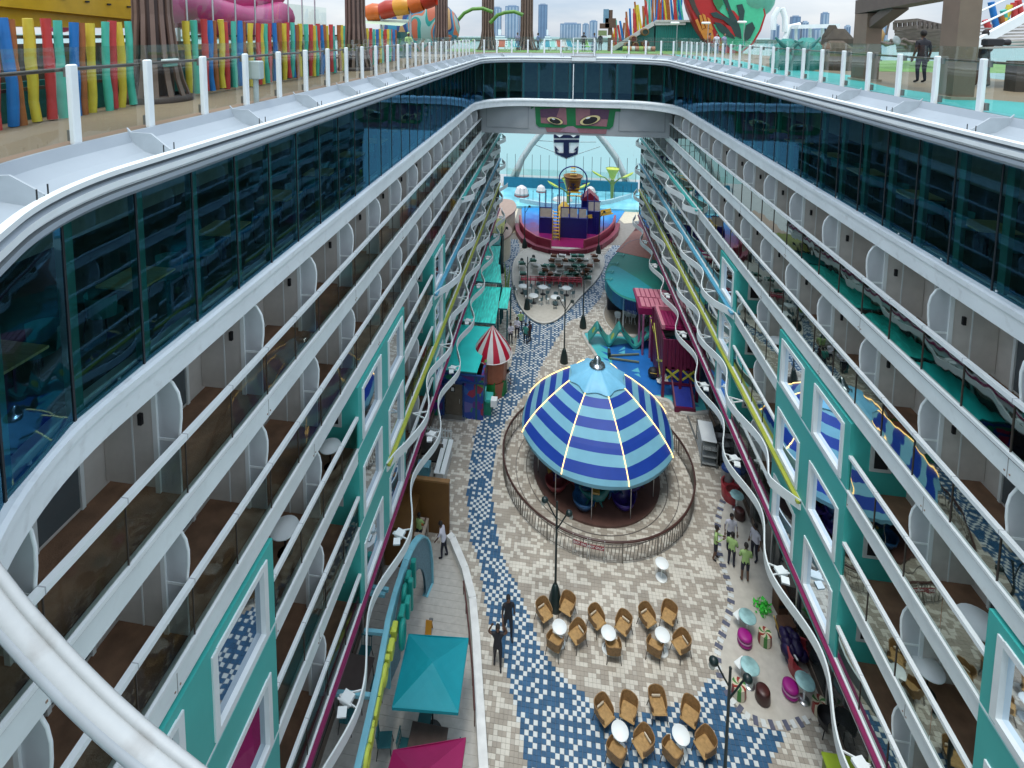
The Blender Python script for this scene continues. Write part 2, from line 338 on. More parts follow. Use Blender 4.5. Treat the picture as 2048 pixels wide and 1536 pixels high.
# ================================================================ balcony facades
FLO = [8.2, 11.0, 13.8, 16.65, 19.5]          # floor heights below the eye
RAI = [7.06, 9.86, 12.66, 15.5, 18.3]
BAY = 2.585
mods = {-1: [(5.13,10.3),(15.5,20.72),(25.9,28.9)], 1: [(5.84,11.01),(16.13,21.3),(26.47,29.05)]}
Y0 = {-1: 20.72-BAY*8, 1: 21.3-BAY*8}
COLS = {1: mat('aqua_trim',(.06,.45,.42),.4), 2: mat('sky_trim',(.10,.38,.54),.4), 3: mat('lime_trim',(.42,.46,.06),.4), 4: mat('magenta_trim',(.24,.014,.09),.4)}
NB = 23
def wavy(side, y, k, ph):
    t = (y-ph)/5.17
    return .16+.62*(.5-.5*math.cos(2*math.pi*t))
for side in (-1, 1):
    X = XL if side<0 else XR; lab = 'left' if side<0 else 'right'
    fa = thing('balcony_facade', 'long white facade of stacked glass balconies on the %s side of the promenade' % ('left' if side<0 else 'right'), 'facade', (0,0,0))
    S = side
    yA = -2.0; yB = 57.2
    y0 = Y0[side]
    # panel meshes (shared)
    rh = 1.1
    q = MB(); q.box(min(-S*.045,S*.075),max(-S*.045,S*.075),-.006,.006,1.068,1.173,1); q.box(min(0,S*.025),max(0,S*.025),-.006,.006,.05,1.07,0); jm_ = q.mesh('rail_joint',[mat('seam_brown',(.06,.045,.035),.5),mat('joint_grey',(.45,.47,.48),.5)])
    pm = MB(); pm.add([(0,.01,.06),(0,BAY/2-.01,.06),(0,BAY/2-.01,rh),(0,.01,rh)],[(0,1,2,3)])
    panel = pm.mesh('glass_panel', GLB)
    dv = MB()
    prof = [(.10,0),(.10,1.35),(.05,1.75),(.10,2.1),(.22,2.27),(.42,2.32),(1.0,2.32),(1.0,0)]
    prof = [(.12,0.02),(.12,1.1),(.07,1.45),(.06,1.72),(.10,1.93),(.2,2.1),(.34,2.18),(.50,2.2),(.50,.02)]
    n = len(prof)
    dv.add([(S*a,-.02,b) for a,b in prof]+[(S*a,.02,b) for a,b in prof],[tuple(range(n)),tuple(range(2*n-1,n-1,-1))]+[(i,n+i,n+(i+1)%n,(i+1)%n) for i in range(n)],0)
    dv.box(min(S*.50,S*.59),max(S*.50,S*.59),-.06,.06,0,2.35,1); dv.box(min(S*.59,S*1.6),max(S*.59,S*1.6),-.03,.03,.1,2.35,2); dv.box(min(S*1.0,S*1.03),max(S*1.0,S*1.03),-.04,.04,.1,2.35,1)
    dv.box(min(S*.13,S*.5),max(S*.13,S*.5),-.028,.028,1.02,1.07,1)
    n = len(prof); dv.tube([(S*a,0,b) for a,b in prof[1:7]],.026,6,1)
    divm = dv.mesh('divider',[mat('divider_pale',(.56,.60,.62),.45,var=.05),WHITEB,CABIN])
    dr = MB()
    w = S*1.6
    dr.box(min(w,w+S*.05),max(w,w+S*.05),.25,1.9,.08,2.15,1)
    for ya in (.2,1.05,1.88): dr.box(min(w-S*.04,w+S*.04),max(w-S*.04,w+S*.04),ya,ya+.07,.03,2.2,0)
    dr.box(min(w-S*.04,w+S*.04),max(w-S*.04,w+S*.04),.2,1.95,2.15,2.22,0)
    dr.box(min(w-S*.07,w-S*.04),max(w-S*.07,w-S*.04),1.0,1.06,.9,1.2,2)
    doorm = dr.mesh('sliding_door',[WHITEB,mat('door_glass',(.10,.12,.13),.08,var=.1),BLACK])
    lamp = MB(); lamp.box(min(S*.78,S*.85),max(S*.78,S*.85),-.09,-.03,1.3,1.5,0); lampm = lamp.mesh('wall_lamp',BLACK)
    def inmod(k, ya, yb=None):
        if k < 2: return False
        c = ya if yb is None else (ya+yb)/2
        return any(a-.05 < c < b+.05 for a,b in mods[side])
    for k in range(5):
        zf = zz(FLO[k])
        # slab with its white face
        sb = MB()
        yE = yB
        sb.box(min(X,X+S*1.75),max(X,X+S*1.75),yA,yE,zf-.5,zf,0)
        sb.build('floor_slab', WHITE, fa)
        q = MB(); q.box(min(X-S*.004,X),max(X-S*.004,X),-.008,.008,zf-.49,zf-.075,0); q.box(min(X-S*.012,X),max(X-S*.012,X),.05,.075,zf-.40,zf-.37,1); q.box(min(X-S*.012,X),max(X-S*.012,X),-.075,-.05,zf-.40,zf-.37,1); smm = q.mesh('plate_seam',[mat('seam_grey',(.34,.34,.33),.6),mat('bolt_rust',(.30,.20,.14),.6)])
        for i in range(-2,14): link('plate_seam', smm, fa, (0,y0+i*5.17+(k%2)*2.1,0))
        cr2 = MB(); cr2.box(min(X+S*.14,X+S*1.6),max(X+S*.14,X+S*1.6),yA,yE,zf+.004,zf+.02,0); cr2.build('balcony_floor', CARP, fa)
        lp = MB(); lp.box(min(X-S*.035,X+S*.10),max(X-S*.035,X+S*.10),yA,yE,zf-.035,zf+.045,0); lp.box(min(X-S*.01,X),max(X-S*.01,X),yA,yE,zf-.07,zf-.035,1); lp.build('edge_lip', [WHITEB,SEAM], fa)
        # back wall of the cabins
        bw = MB(); ztop = zz(FLO[k-1])-.5 if k else zz(5.95)
        bw.box(min(X+S*1.62,X+S*1.8),max(X+S*1.62,X+S*1.8),yA,yE,zf,ztop,0); bw.build('cabin_wall', CABIN, fa)
        # bays
        for i in range(-3,NB):
            ya = y0+i*BAY
            if ya > yE-1: continue
            ins_here = inmod(k, ya+.1, ya+BAY-.1)
            if not ins_here:
                for h in (0,1): link('glass_panel', panel, fa, (X+S*.02, ya+h*BAY/2, zf))
                link('sliding_door', doorm, fa, (X, ya+.15, zf))
                link('wall_lamp', lampm, fa, (X, ya, zf))
                if k>=0 : link('divider', divm, fa, (X, ya, zf))
        # hand rails, interrupted by the window bays
        cuts = [yA]+([v for ab in mods[side] for v in ab] if k>=2 else [])+[yE]
        for j in range(0,len(cuts),2):
            a,b = cuts[j],cuts[j+1]
            if b-a < .5: continue
            r_ = MB(); r_.box(min(X-S*.04,X+S*.07),max(X-S*.04,X+S*.07),a,b,zf+1.07,zf+1.17,0)
            r_.build('hand_rail', WHITEB, fa)
            yy = y0+math.ceil((a-y0)/BAY)*BAY
            while yy < b: link('rail_joint', jm_, fa, (X,yy,zf)); yy += BAY/2
    # teal window bays
    for (a,b) in mods[side]:
        nb = 2 if b-a > 4 else 1
        bay = MB(); zt = zz(11.62); zb = zz(19.98); t = .18
        bw_ = (b-a)/nb; fx0, fx1 = X-S*.03, X+S*t
        wins = []
        for j in range(nb):
            for k in range(2,5):
                ya = a+j*bw_+.34 if j==0 else a+j*bw_+.42
                wins.append((ya, ya+1.86, zz(FLO[k])+.12 if k<4 else zz(FLO[k])+.1, zz(FLO[k])+1.95))
        ys = sorted(set([a,b]+[v for w_ in wins for v in w_[:2]])); zs = sorted(set([zt,zb]+[v for w_ in wins for v in w_[2:]]))
        for i in range(len(ys)-1):
            for j in range(len(zs)-1):
                yc, zc = (ys[i]+ys[i+1])/2, (zs[j]+zs[j+1])/2
                if any(w_[0]<yc<w_[1] and w_[2]<zc<w_[3] for w_ in wins): continue
                bay.box(min(fx0,fx1),max(fx0,fx1),ys[i],ys[i+1],zs[j],zs[j+1],0)
        for yy in (a,b): bay.box(min(fx1,X+S*1.62),max(fx1,X+S*1.62),yy-.08*(yy==b),yy+.08*(yy==a),zb,zt,1)
        for k in range(2,5):
            zf = zz(FLO[k]); bay.box(min(X-S*.036,X-S*.03),max(X-S*.036,X-S*.03),a,b,zf-.03,zf+.0,2)
            for yy,s2 in ((a,-1),(b,1)):
                bay.box(min(X+S*.55,X+S*1.15),max(X+S*.55,X+S*1.15),yy+s2*.0,yy+s2*.03,zf+.75,zf+1.6,3); bay.box(min(X+S*.66,X+S*1.04),max(X+S*.66,X+S*1.04),yy+s2*.03,yy+s2*.035,zf+.86,zf+1.49,4)
        bo = bay.build('window_bay', [TEAL,TEAL,mat('cyan_seam',(.25,.75,.75),.3),OFFW,BLACK], fa)
        for (wa,wb,za,zb_) in wins:
            wf = MB(); x0_,x1_ = min(X-S*.07,X+S*.1),max(X-S*.07,X+S*.1); fw = .13
            wf.box(x0_,x1_,wa-.02,wa+fw,za,zb_); wf.box(x0_,x1_,wb-fw,wb+.02,za,zb_); wf.box(x0_,x1_,wa+fw,wb-fw,za-.02,za+fw); wf.box(x0_,x1_,wa+fw,wb-fw,zb_-fw,zb_+.02)
            wo_ = wf.build('window_frame', WHITEB, bo)
            pn = MB(); pn.add([(X+S*.05,wa+fw,za+fw),(X+S*.05,wb-fw,za+fw),(X+S*.05,wb-fw,zb_-fw),(X+S*.05,wa+fw,zb_-fw)],[(0,1,2,3)]); pn.build('pane', GLM, bo)
    # coloured ledges and wavy white ribbons
    ph = {1: 26.2, 2: 26.2, 3: 28.8 if side<0 else 26.6, 4: 26.0 if side<0 else 26.6}
    st = {1: 33.8, 2: 26.1 if side<0 else 26.47, 3: 18.2 if side<0 else 18.75, 4: yA}
    for k in (1,2,3,4):
        zf = zz(FLO[k]); a = st[k]
        wd_ = {1:.22,2:.22,3:.19,4:.16}[k]; l = MB(); l.box(min(X-S*wd_,X-S*.036),max(X-S*wd_,X-S*.036),a,yB,zf-.10,zf+.0,0); l.build('coloured_ledge', COLS[k], fa)
        rbn = MB(); path = []; y = a; nn = int((yB-a)/.22)
        yst = [a+(yB-a)*i/nn for i in range(nn+1)]
        outs = []
        for y in yst:
            ramp = min(1,(y-a)/1.0) if a>0 else 1
            outs.append(.05+.27*ramp*1.0+ramp*(wavy(side,y,k,ph[k])-.16))
        vs = [];
        for y,o in zip(yst,outs):
            xo = X-S*o
            for dx,dz in ((.026,-.34),(.026,.05),(-.026,.05),(-.026,-.34)): vs.append((xo+dx,y,zf+dz))
        fs = []
        for i in range(nn):
            for j in range(4): j2 = (j+1)%4; fs.append((i*4+j,i*4+j2,i*4+4+j2,i*4+4+j))
        fs += [(0,1,2,3),(nn*4+3,nn*4+2,nn*4+1,nn*4)]
        rbn.add(vs, fs, 0); rbn.build('wavy_ribbon', WHITE, fa)
        y = ph[k]-5.17*8+2.585
        while y < yB:
            if y > a+.5:
                o = .32+.62
                br = MB()
                for s2 in (-1,1): br.bar((X-S*.28,y,zf-.05),(X-S*(o-.03),y+s2*.22,zf-.05),.03,.05)
                br.build('bracket', WHITEB, fa)
                if k==4 and y>8:
                    sl_ = MB(); sl_.cbox((X-S*.55,y-.05,zf-.02),.34,.30,.10,.3*S,0); sl_.cbox((X-S*.52,y-.36,zf-.05),.26,.22,.09,-.2*S,0,.3); sl_.tube([(X-S*.28,y-.1,zf+.0),(X-S*.75,y-.25,zf+.06)],.03,6); sl_.build('flood_lamp', WHITEB, fa, kind=None)
            y += 5.17
    if side<0 or side>0:
        en = MB(); en.box(min(X-S*.02,X+S*1.8),max(X-S*.02,X+S*1.8),yB,yB+.15,zz(FLO[4])-.5,zz(5.95),0); en.build('end_wall', mat('end_green',(.12,.18,.17),.5), fa)
    ms = MB(); ms.box(min(X+S*1.8,X+S*14),max(X+S*1.8,X+S*14),yA-10,yB+.2,-.5,zz(5.5),0); ms.build('hull_block', CABIN, fa)
    # shop level below the balconies
    sh = thing('shop_front', 'dark glazed ground floor shop front under the balconies on the %s side' % lab, 'shop front')
    xs = X+S*1.3
    b_ = MB(); b_.box(min(xs,xs+S*.1),max(xs,xs+S*.1),yA,yB,0,.35,0); b_.box(min(xs,xs+S*.1),max(xs,xs+S*.1),yA,yB,3.6,5.0,0)
    y = yA
    while y < yB: b_.box(min(xs-S*.05,xs+S*.12),max(xs-S*.05,xs+S*.12),y,y+.12,0,5.0,1); y += 2.585
    b_.build('shop_wall', [mat('shop_brown',(.16,.12,.09),.6,var=.2), STEEL], sh)
    pn = MB(); pn.add([(xs+S*.04,yA,.35),(xs+S*.04,yB,.35),(xs+S*.04,yB,3.6),(xs+S*.04,yA,3.6)],[(0,1,2,3)]); pn.build('pane', mat('shop_glass',(.03,.035,.035),.06,var=.2), sh)
# furniture glimpsed on the balconies
bt = MB(); bt.lathe([(.001,.74),(.33,.74),(.34,.72),(.33,.70),(.001,.70)],n=24,mi=0); bt.tube([(0,0,0),(0,0,.7)],.025,6,1); bt.lathe([(.001,.02),(.2,.02),(.2,0)],n=16,mi=1)
btm = [bt]
bc = MB(); bc.bevbox((0,0,.42),.5,.5,.06,.02); bc.bevbox((0,.24,.7),.5,.05,.5,.02)
for sx in (-.22,.22):
    for sy in (-.22,.22): bc.bar((sx,sy,0),(sx,sy,.4),.03)
proto_t = None; proto_c = None
def balc_table(x,y,z,lab,r=1.0):
    t = thing('balcony_table', lab, 'table', (x,y,z), 0, 'round tables on the balconies'); 
    o1 = MB(); o1.lathe([(.001,.74),(.33*r,.74),(.34*r,.72),(.33*r,.70),(.001,.70)],n=24); o1.build('table_top', WHITEB, t)
    o2 = MB(); o2.tube([(0,0,0),(0,0,.7)],.025,6); o2.lathe([(.001,.02),(.2,.02),(.2,0)],n=16); o2.build('leg', DARKM, t)
balc_table(XR+.62,13.3,zz(16.65),'round white table behind the glass at the third rail on the right facade')
balc_table(XR+.62,12.0,zz(13.8),'large pale round table beside the near teal bay on the right facade',1.25)
balc_table(XL-.6,11.9,zz(13.8),'round white table right of the near teal bay on the left facade',1.1)
balc_table(XL-.6,14.7,zz(13.8),'round white table left of the middle teal bay on the left facade',1.0)
balc_table(XR+.62,23.0,zz(13.8),'small white table beyond the middle teal bay on the right facade',1.0)
# ================================================================ bridge at the far end with its mural
bd = thing('bridge_block', 'pale grey bridge block spanning the promenade at the far end under the ring beam', 'bridge')
b = MB(); zt, zb = zz(5.9), zz(8.3); yb = 43.35
b.box(XL-.2,XR+.2,yb,49.5,zb,zt,0)
b.build('front_wall', mat('bridge_grey',(.36,.39,.40),.55,var=.08,scale=1), bd)
for (x0,x1) in ((-6.0,-2.4),(4.9,8.6)):
    fr = MB(); fr.box(x0,x1,yb-.03,yb,zb+.45,zb+.52,0); fr.box(x0,x0+.08,yb-.03,yb,zb+.52,zt,0); fr.box(x1-.08,x1,yb-.03,yb,zb+.52,zt,0)
    fr.build('panel_frame', mat('bridge_shade',(.27,.30,.31),.6), bd)
wp = MB(); wp.box(1.15,1.22,42.9,42.98,zz(5.3),zz(2.4)); wp.build('centre_post', WHITEB, bd)
def flat(poly, y, mt_, name, parent, th=.02):
    f_ = MB(); n = len(poly)
    f_.add([(x,y,z) for x,z in poly]+[(x,y-th,z) for x,z in poly],[tuple(range(n)),tuple(range(2*n-1,n-1,-1))]+[(i,(i+1)%n,n+(i+1)%n,n+i) for i in range(n)],0)
    return f_.build(name, mt_, parent)
def P2(px,py,y=yb): p = GY(px,py,y); return (p.x,p.z)
mu = thing('mural', 'mural of a pink face with green glasses and yellow rimmed eyes on the bridge', 'mural')
PINK = mat('mural_pink',(.30,.14,.16),.6); GRN = mat('mural_green',(.006,.17,.05),.5); PURP = mat('mural_purple',(.10,.045,.09),.5); YEL = mat('mural_cream',(.7,.6,.28),.5); NAVY = mat('navy',(.008,.012,.07),.4)
flat([P2(*q) for q in [(1088,249),(1094,264),(1212,268),(1216,250),(1190,215),(1110,213)]],yb-.01,PINK,'face_shape',mu)
flat([P2(*q) for q in [(1120,263),(1126,257),(1134,253),(1146,252),(1154,257),(1158,266)]],yb-.035,mat('mural_mauve',(.36,.22,.28),.6),'nose_shape',mu)
flat([P2(*q) for q in [(1070,213),(1072,248),(1078,254),(1219,258),(1226,252),(1231,223),(1241,223),(1241,217),(1062,212),(1062,218)]],yb-.03,GRN,'glasses_frame',mu)
for poly in ([(1080,218),(1082,246),(1134,249),(1132,215)],[(1151,216),(1152,250),(1213,253),(1219,219)]):
    flat([P2(*q) for q in poly],yb-.05,PINK,'lens_shape',mu)
for poly in ([(1080,218),(1081,234),(1112,236),(1119,216)],[(1180,217),(1180,236),(1216,238),(1219,219)]):
    flat([P2(*q) for q in poly],yb-.07,PURP,'lens_shade',mu)
def ell(cx,cy,rx,ry,tilt=0,n=20):
    return [(cx+rx*math.cos(a)*math.cos(tilt)-ry*math.sin(a)*math.sin(tilt), cy+rx*math.cos(a)*math.sin(tilt)+ry*math.sin(a)*math.cos(tilt)) for a in [2*math.pi*i/n for i in range(n)]]
for (cx_,cy_,rx,ry,tl) in ((1110,241,16,6.5,.25),(1180,240,21,8.5,-.25)):
    flat([P2(*q) for q in ell(cx_,cy_,rx+1.5,ry+1.5,tl)],yb-.085,PURP,'eye_outline',mu); flat([P2(*q) for q in ell(cx_,cy_,rx,ry,tl)],yb-.10,YEL,'eye_white',mu)
    flat([P2(*q) for q in ell(cx_,cy_+.5,rx*.72,ry*.78,tl)],yb-.115,BLACK,'pupil',mu); flat([P2(*q) for q in ell(cx_-rx*.2,cy_-ry*.55,rx*.22,ry*.18,tl)],yb-.13,WHITEB,'glint',mu)
# diving board like platform on the far coaming
pf = thing('service_platform', 'small white ladder platform standing on the far coaming', 'platform', (2.0,43.6,23.2))
p = MB(); p.box(-.95,.95,-.6,.5,-.35,-.05,0); p.box(-1.0,1.0,-.3,.9,.0,.06,1)
p.build('base', [WHITEB, mat('plat_grey',(.4,.4,.4),.5)], pf)
for sx in (-.85,.85):
    q = MB(); 
    for yy in (-.2,.8): q.tube([(sx,yy,0),(sx,yy,1.5)],.035,6)
    for z_ in (.3,.6,.9,1.2,1.5): q.tube([(sx,-.2,z_),(sx,.8,z_)],.028,6)
    q.build('side_rail', WHITEB, pf)
q = MB()
for z_ in (.3,.6,.9,1.5): q.tube([(-.85,.8,z_),(.85,.8,z_)],.028,6)
q.build('back_rail', WHITEB, pf)
# ================================================================ ground, sea, land
sea = MB(); sea.add([(-9000,-200,-16),(9000,-200,-16),(9000,9000,-16),(-9000,9000,-16)],[(0,1,2,3)])
SEA = mat('sea_water',(.17,.34,.33),.18,var=.10,scale=.01,bump=.35,bscale=.7,spec=.4)
sea.build('sea', SEA, kind='structure')
land = MB(); random.seed(3)
xs = [-4000+i*250 for i in range(33)]
for i in range(len(xs)-1): land.box(xs[i],xs[i+1],2900,3300,-16,-3+random.uniform(0,9))
land.build('far_shore', mat('shore',(.16,.24,.2),.8,var=.3,scale=.02), kind='structure')
# ================================================================ foreground hand rail right below the camera
def RD(px,py,d): v = ray(px,py); v = v/v.length; return Vector((0,0,CAMZ))+v*d
fr_ = thing('foreground_rail','worn pale metal hand rail crossing the lower left corner close to the viewer','railing')
PIPE = mat('worn_pipe',(.42,.44,.43),.38,metal=.3,var=.07,scale=5,bump=.04,bscale=60,dirt=.3)
px_=[(-300,760),(-190,925),(-90,1090),(0,1215),(80,1308),(168,1400),(243,1470),(322,1536),(430,1620),(580,1720)]
pts=[RD(a,b_,1.0) for a,b_ in px_]
# resample smoothly
P4=[]
for i in range(len(pts)-1):
    p0_,p1_,p2_,p3_=pts[max(i-1,0)],pts[i],pts[i+1],pts[min(i+2,len(pts)-1)]
    for k in range(6):
        t=k/6; P4.append(.5*((2*p1_)+(-p0_+p2_)*t+(2*p0_-5*p1_+4*p2_-p3_)*t*t+(-p0_+3*p1_-3*p2_+p3_)*t**3))
q=MB(); q.tube(P4,.0132,24); q.build('pipe',PIPE,fr_)
q=MB(); q.tube([p+Vector((.0102,.0086,.0085)) for p in P4],.0055,12); q.build('upper_bead',PIPE,fr_)
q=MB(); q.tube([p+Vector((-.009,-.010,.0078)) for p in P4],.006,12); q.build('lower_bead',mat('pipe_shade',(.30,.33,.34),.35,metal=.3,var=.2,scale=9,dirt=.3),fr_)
# ================================================================ promenade floor
def pip(x, y, poly):
    c = False; n = len(poly); j = n-1
    for i in range(n):
        xi, yi = poly[i]; xj, yj = poly[j]
        if (yi > y) != (yj > y) and x < (xj-xi)*(y-yi)/(yj-yi)+xi: c = not c
        j = i
    return c
def GP(pts, z=0.0): return [tuple(G(px,py,z)[:2]) for px,py in pts]
def smooth_poly(poly, it=2):
    for _ in range(it):
        q = []
        for i in range(len(poly)):
            a = poly[i]; b = poly[(i+1)%len(poly)]
            q += [(a[0]*.75+b[0]*.25,a[1]*.75+b[1]*.25),(a[0]*.25+b[0]*.75,a[1]*.25+b[1]*.75)]
        poly = q
    return poly
BAND = GP([(1034,463),(1012,471),(1003,512),(1012,572),(1022,612),(1035,633),(1035,684),(1020,734),(1002,768),(970,820),(947,875),(934,985),(940,1075),(960,1125),(962,1152),(974,1232),(1000,1302),(1022,1377),(1034,1427),(1041,1464),(1054,1536),(1050,1700),
  (1560,1700),(1536,1536),(1551,1502),(1571,1465),(1540,1462),(1499,1447),(1470,1410),(1440,1365),(1424,1355),(1394,1387),(1341,1412),(1291,1427),(1250,1432),(1184,1402),(1161,1382),(1116,1342),(1086,1302),(1059,1234),(1034,1167),(1022,1152),(1000,1093),(987,1018),(984,973),(994,898),(1009,850),(1040,800),(1068,768),(1082,734),(1109,684),(1140,640),(1170,633),(1200,597),(1220,555),(1233,512),(1260,485),(1272,445),(1248,447),(1240,471),(1208,512),(1180,560),(1130,625),(1080,645),(1052,625),(1028,560),(1028,520),(1040,500)])
CANDY = smooth_poly(GP([(1560,930),(1490,945),(1452,985),(1436,1030),(1434,1090),(1448,1140),(1462,1180),(1462,1215),(1448,1260),(1434,1300),(1436,1345),(1462,1400),(1500,1440),(1560,1455),(1620,1440),(1680,1400),(1900,1300),(1900,1000),(1700,930)]),2)
TERR = GP([(905,1090),(930,1150),(945,1210),(955,1350),(966,1536),(975,1750),(500,1750),(500,1080),(760,1068)])
ISL = smooth_poly(GP([(1205,505),(1150,498),(1060,495),(1030,515),(1023,550),(1032,600),(1052,632),(1080,650),(1110,645),(1135,622),(1165,590),(1195,560),(1210,530)]),2)
PLAYZ = smooth_poly(GP([(1162,660),(1172,682),(1195,715),(1205,745),(1270,790),(1340,800),(1345,818),(1375,828),(1420,826),(1480,800),(1480,660),(1310,672),(1230,672)]),2)
BARZ = smooth_poly(GP([(1222,600),(1208,615),(1207,635),(1218,655),(1240,672),(1290,682),(1330,680),(1400,640),(1400,590)]),2)
FARL = GP([(1012,471),(1034,463),(1030,440),(1040,405),(1015,395),(990,400),(985,450)])
FARR = GP([(1248,447),(1272,445),(1290,430),(1265,400),(1240,400),(1228,430)])
base = MB(); base.add([(-9,-5,-.012),(12,-5,-.012),(12,90,-.012),(-9,90,-.012)],[(0,1,2,3)])
base.build('promenade_floor_base', mat('grout',(.22,.21,.19),.8), kind='structure')
hl = MB(); hl.box(-14,17,-8,92,-17,-.1,0); hl.build('hull_deck', mat('hull_grey',(.34,.36,.36),.6), kind='structure')
fl = link('tiled_floor', None, kind='structure')
T = .158
M1 = mat('tile_cream',(.60,.575,.50),.55,var=.16,scale=.9,dirt=.16); M2 = mat('tile_taupe',(.36,.325,.27),.55,var=.2,scale=.9,dirt=.1); M3 = mat('tile_blue',(.026,.10,.20),.5,var=.25,scale=3); M4 = mat('tile_white',(.60,.64,.63),.5,var=.08,scale=3); M5 = mat('tile_taupe_light',(.42,.39,.335),.55,var=.12,scale=2.5)
rnd = random.Random(11)
grid = {}
def hsh(i,j,k): 
    v = (i*73856093 ^ j*19349663 ^ k*83492791) & 0xffffffff; v = (v*2654435761) & 0xffffffff; v ^= v>>15; v = (v*2246822519)&0xffffffff; return ((v>>8)&0xffff)/65535
def beige(i,j):
    if (j//1)%2==0: bi, bj = (i+ (j//2)%2)//2, j//2*2
    b = hsh((i+(j%2))//2, j, 1)
    if b > .42: return M1i if hsh((i+(j%2))//2, j, 5) < .42 else M2i
    b = hsh(i, (j+(i%2))//2, 2)
    if b > .2: return M1i if hsh(i,(j+(i%2))//2,6) < .42 else (M2i if hsh(i,j,9)<.9 else M5i)
    return M1i if hsh(i,j,7) < .55 else M2i
M1i,M2i,M3i,M4i,M5i = range(5)
def tile_class(x,y,i,j):
    if pip(x,y,BAND):
        if (i+j)%2==0: return M4i if hsh(i,j,3) < (.9 if i%2 else .42) else M3i
        return M3i
    return beige(i,j)
zones = [CANDY,TERR,ISL,PLAYZ,BARZ]
tmb = MB(); near = []
SEP = 300
g = .006
cands = []
i0,i1 = int(-8/T), int(10.6/T)
for j in range(int(12/T), int(62/T)):
    y = (j+.5)*T
    for i in range(i0,i1):
        x = (i+.5)*T
        if x < -7.6 or x > 10.2: continue
        if any(pip(x,y,zn) for zn in zones): continue
        if (x-2.5)**2+(y-28.6)**2 < 3.5**2: continue
        if y > 56 and (pip(x,y,FARL) or pip(x,y,FARR)): continue
        cands.append((i,j,tile_class(x,y,i,j)))
# the tiles that show largest: front row, single objects
front = [c for c in cands if 13.2 < (c[1]+.5)*T and -1.9 < (c[0]+.5)*T < 6.8][:SEP]
fs_ = set(front)
TM = [M1,M2,M3,M4,M5]
tmesh = []
for m_ in TM:
    t_ = MB(); t_.add([(-T/2+g,-T/2+g,0),(T/2-g,-T/2+g,0),(T/2-g,T/2-g,0),(-T/2+g,T/2-g,0)]+[(-T/2+g*.4,-T/2+g*.4,-.01),(T/2-g*.4,-T/2+g*.4,-.01),(T/2-g*.4,T/2-g*.4,-.01),(-T/2+g*.4,T/2-g*.4,-.01)],[(0,1,2,3),(4,5,1,0),(5,6,2,1),(6,7,3,2),(7,4,0,3)]); tmesh.append(t_.mesh('tile',m_))
for (i,j,c) in front: link('tile', tmesh[c], fl, ((i+.5)*T,(j+.5)*T,hsh(i,j,8)*.0012))
for (i,j,c) in cands:
    if (i,j,c) in fs_: continue
    x,y = (i+.5)*T,(j+.5)*T; h = T/2-g; z = hsh(i,j,8)*.0012
    if y < 30:
        k = T/2-g*.4; tmb.add([(x-h,y-h,z),(x+h,y-h,z),(x+h,y+h,z),(x-h,y+h,z),(x-k,y-k,-.01),(x+k,y-k,-.01),(x+k,y+k,-.01),(x-k,y+k,-.01)],[(0,1,2,3),(4,5,1,0),(5,6,2,1),(6,7,3,2),(7,4,0,3)],c)
    else: tmb.add([(x-h,y-h,z),(x+h,y-h,z),(x+h,y+h,z),(x-h,y+h,z)],[(0,1,2,3)],c)
tmb.build('tiles', TM, fl, kind='stuff')
def sheet(name, poly, z, m_, label=None):
    s_ = MB(); s_.prism(poly,-.011,z,0); return s_.build(name, m_, kind='structure')
sheet('candy_terrace_floor', CANDY, .004, mat('cream_pave',(.50,.48,.42),.6,var=.1,scale=4,bump=.1,dirt=.1))
STONE = mat('terrace_stone',(.44,.43,.39),.6,var=.12,scale=5,bump=.1,dirt=.1)
sheet('terrace_floor', TERR, .0, STONE)
tl = MB(); x=-8.0
for i in range(22):
    for j in range(40):
        x0,y0_ = -9+i*.45, 12.2+j*.3
        if pip(x0+.22,y0_+.15,TERR): tl.box(x0+.004,x0+.446,y0_+.004,y0_+.296,-.005,.008+.002*hsh(i,j,1),0)
tl.build('terrace_paving', STONE, kind='stuff', label='small pale grey stone slabs of the left terrace', cat='paving')
sheet('island_floor', ISL, .12, mat('island_cream',(.48,.46,.40),.6,var=.1,scale=4))
ci = MB(); ci.tube([(x,y,.1) for x,y in ISL],.09,6,closed=True); ci.build('island_curb', mat('curb',(.58,.57,.52),.6), kind='structure')
sheet('play_floor', PLAYZ, .004, mat('play_cyan',(.07,.48,.52),.5,var=.12,scale=1))
ci = MB(); ci.tube([(x,y,.0) for x,y in PLAYZ],.16,6,closed=True); ci.build('play_kerb', mat('kerb_pale',(.52,.52,.48),.6), kind='structure')
PB = mat('play_blue',(.012,.14,.45),.45,var=.2,scale=.7)
pb = MB()
poly = GP([(1218,692),(1230,755),(1300,790),(1390,790),(1400,680),(1300,680)])
pb.add([(x,y,.009) for x,y in poly],[tuple(range(len(poly)))])
for (a,b,c) in [((1200,690),(1216,694),(1216,700)),((1202,702),(1216,706),(1216,712)),((1203,714),(1217,718),(1217,724)),((1345,785),(1372,797),(1345,800)),((1355,800),(1390,806),(1388,796)),((1345,803),(1372,815),(1345,812)),((1382,803),(1400,813),(1384,814))]:
    pb.add([tuple(G(*q,.010)) for q in (a,b,c)],[(2,1,0)])
pb.build('play_blue_floor', PB, kind='structure')
pc = MB()
for (a,b,c) in [((1236,702),(1250,692),(1250,698)),((1236,706),(1250,708),(1250,700)),((1262,700),(1280,695),(1280,700)),((1262,742),(1280,745),(1276,735)),((1268,748),(1282,755),(1278,747))]:
    pc.add([tuple(G(*q,.015)) for q in (a,b,c)],[(0,1,2)])
pc.build('play_triangles', mat('play_light',(.1,.45,.6),.5), kind='structure')
sheet('bar_floor', BARZ, .006, mat('bar_wood',(.26,.23,.18),.6,var=.15,scale=3,stretch=(1,6,1)))
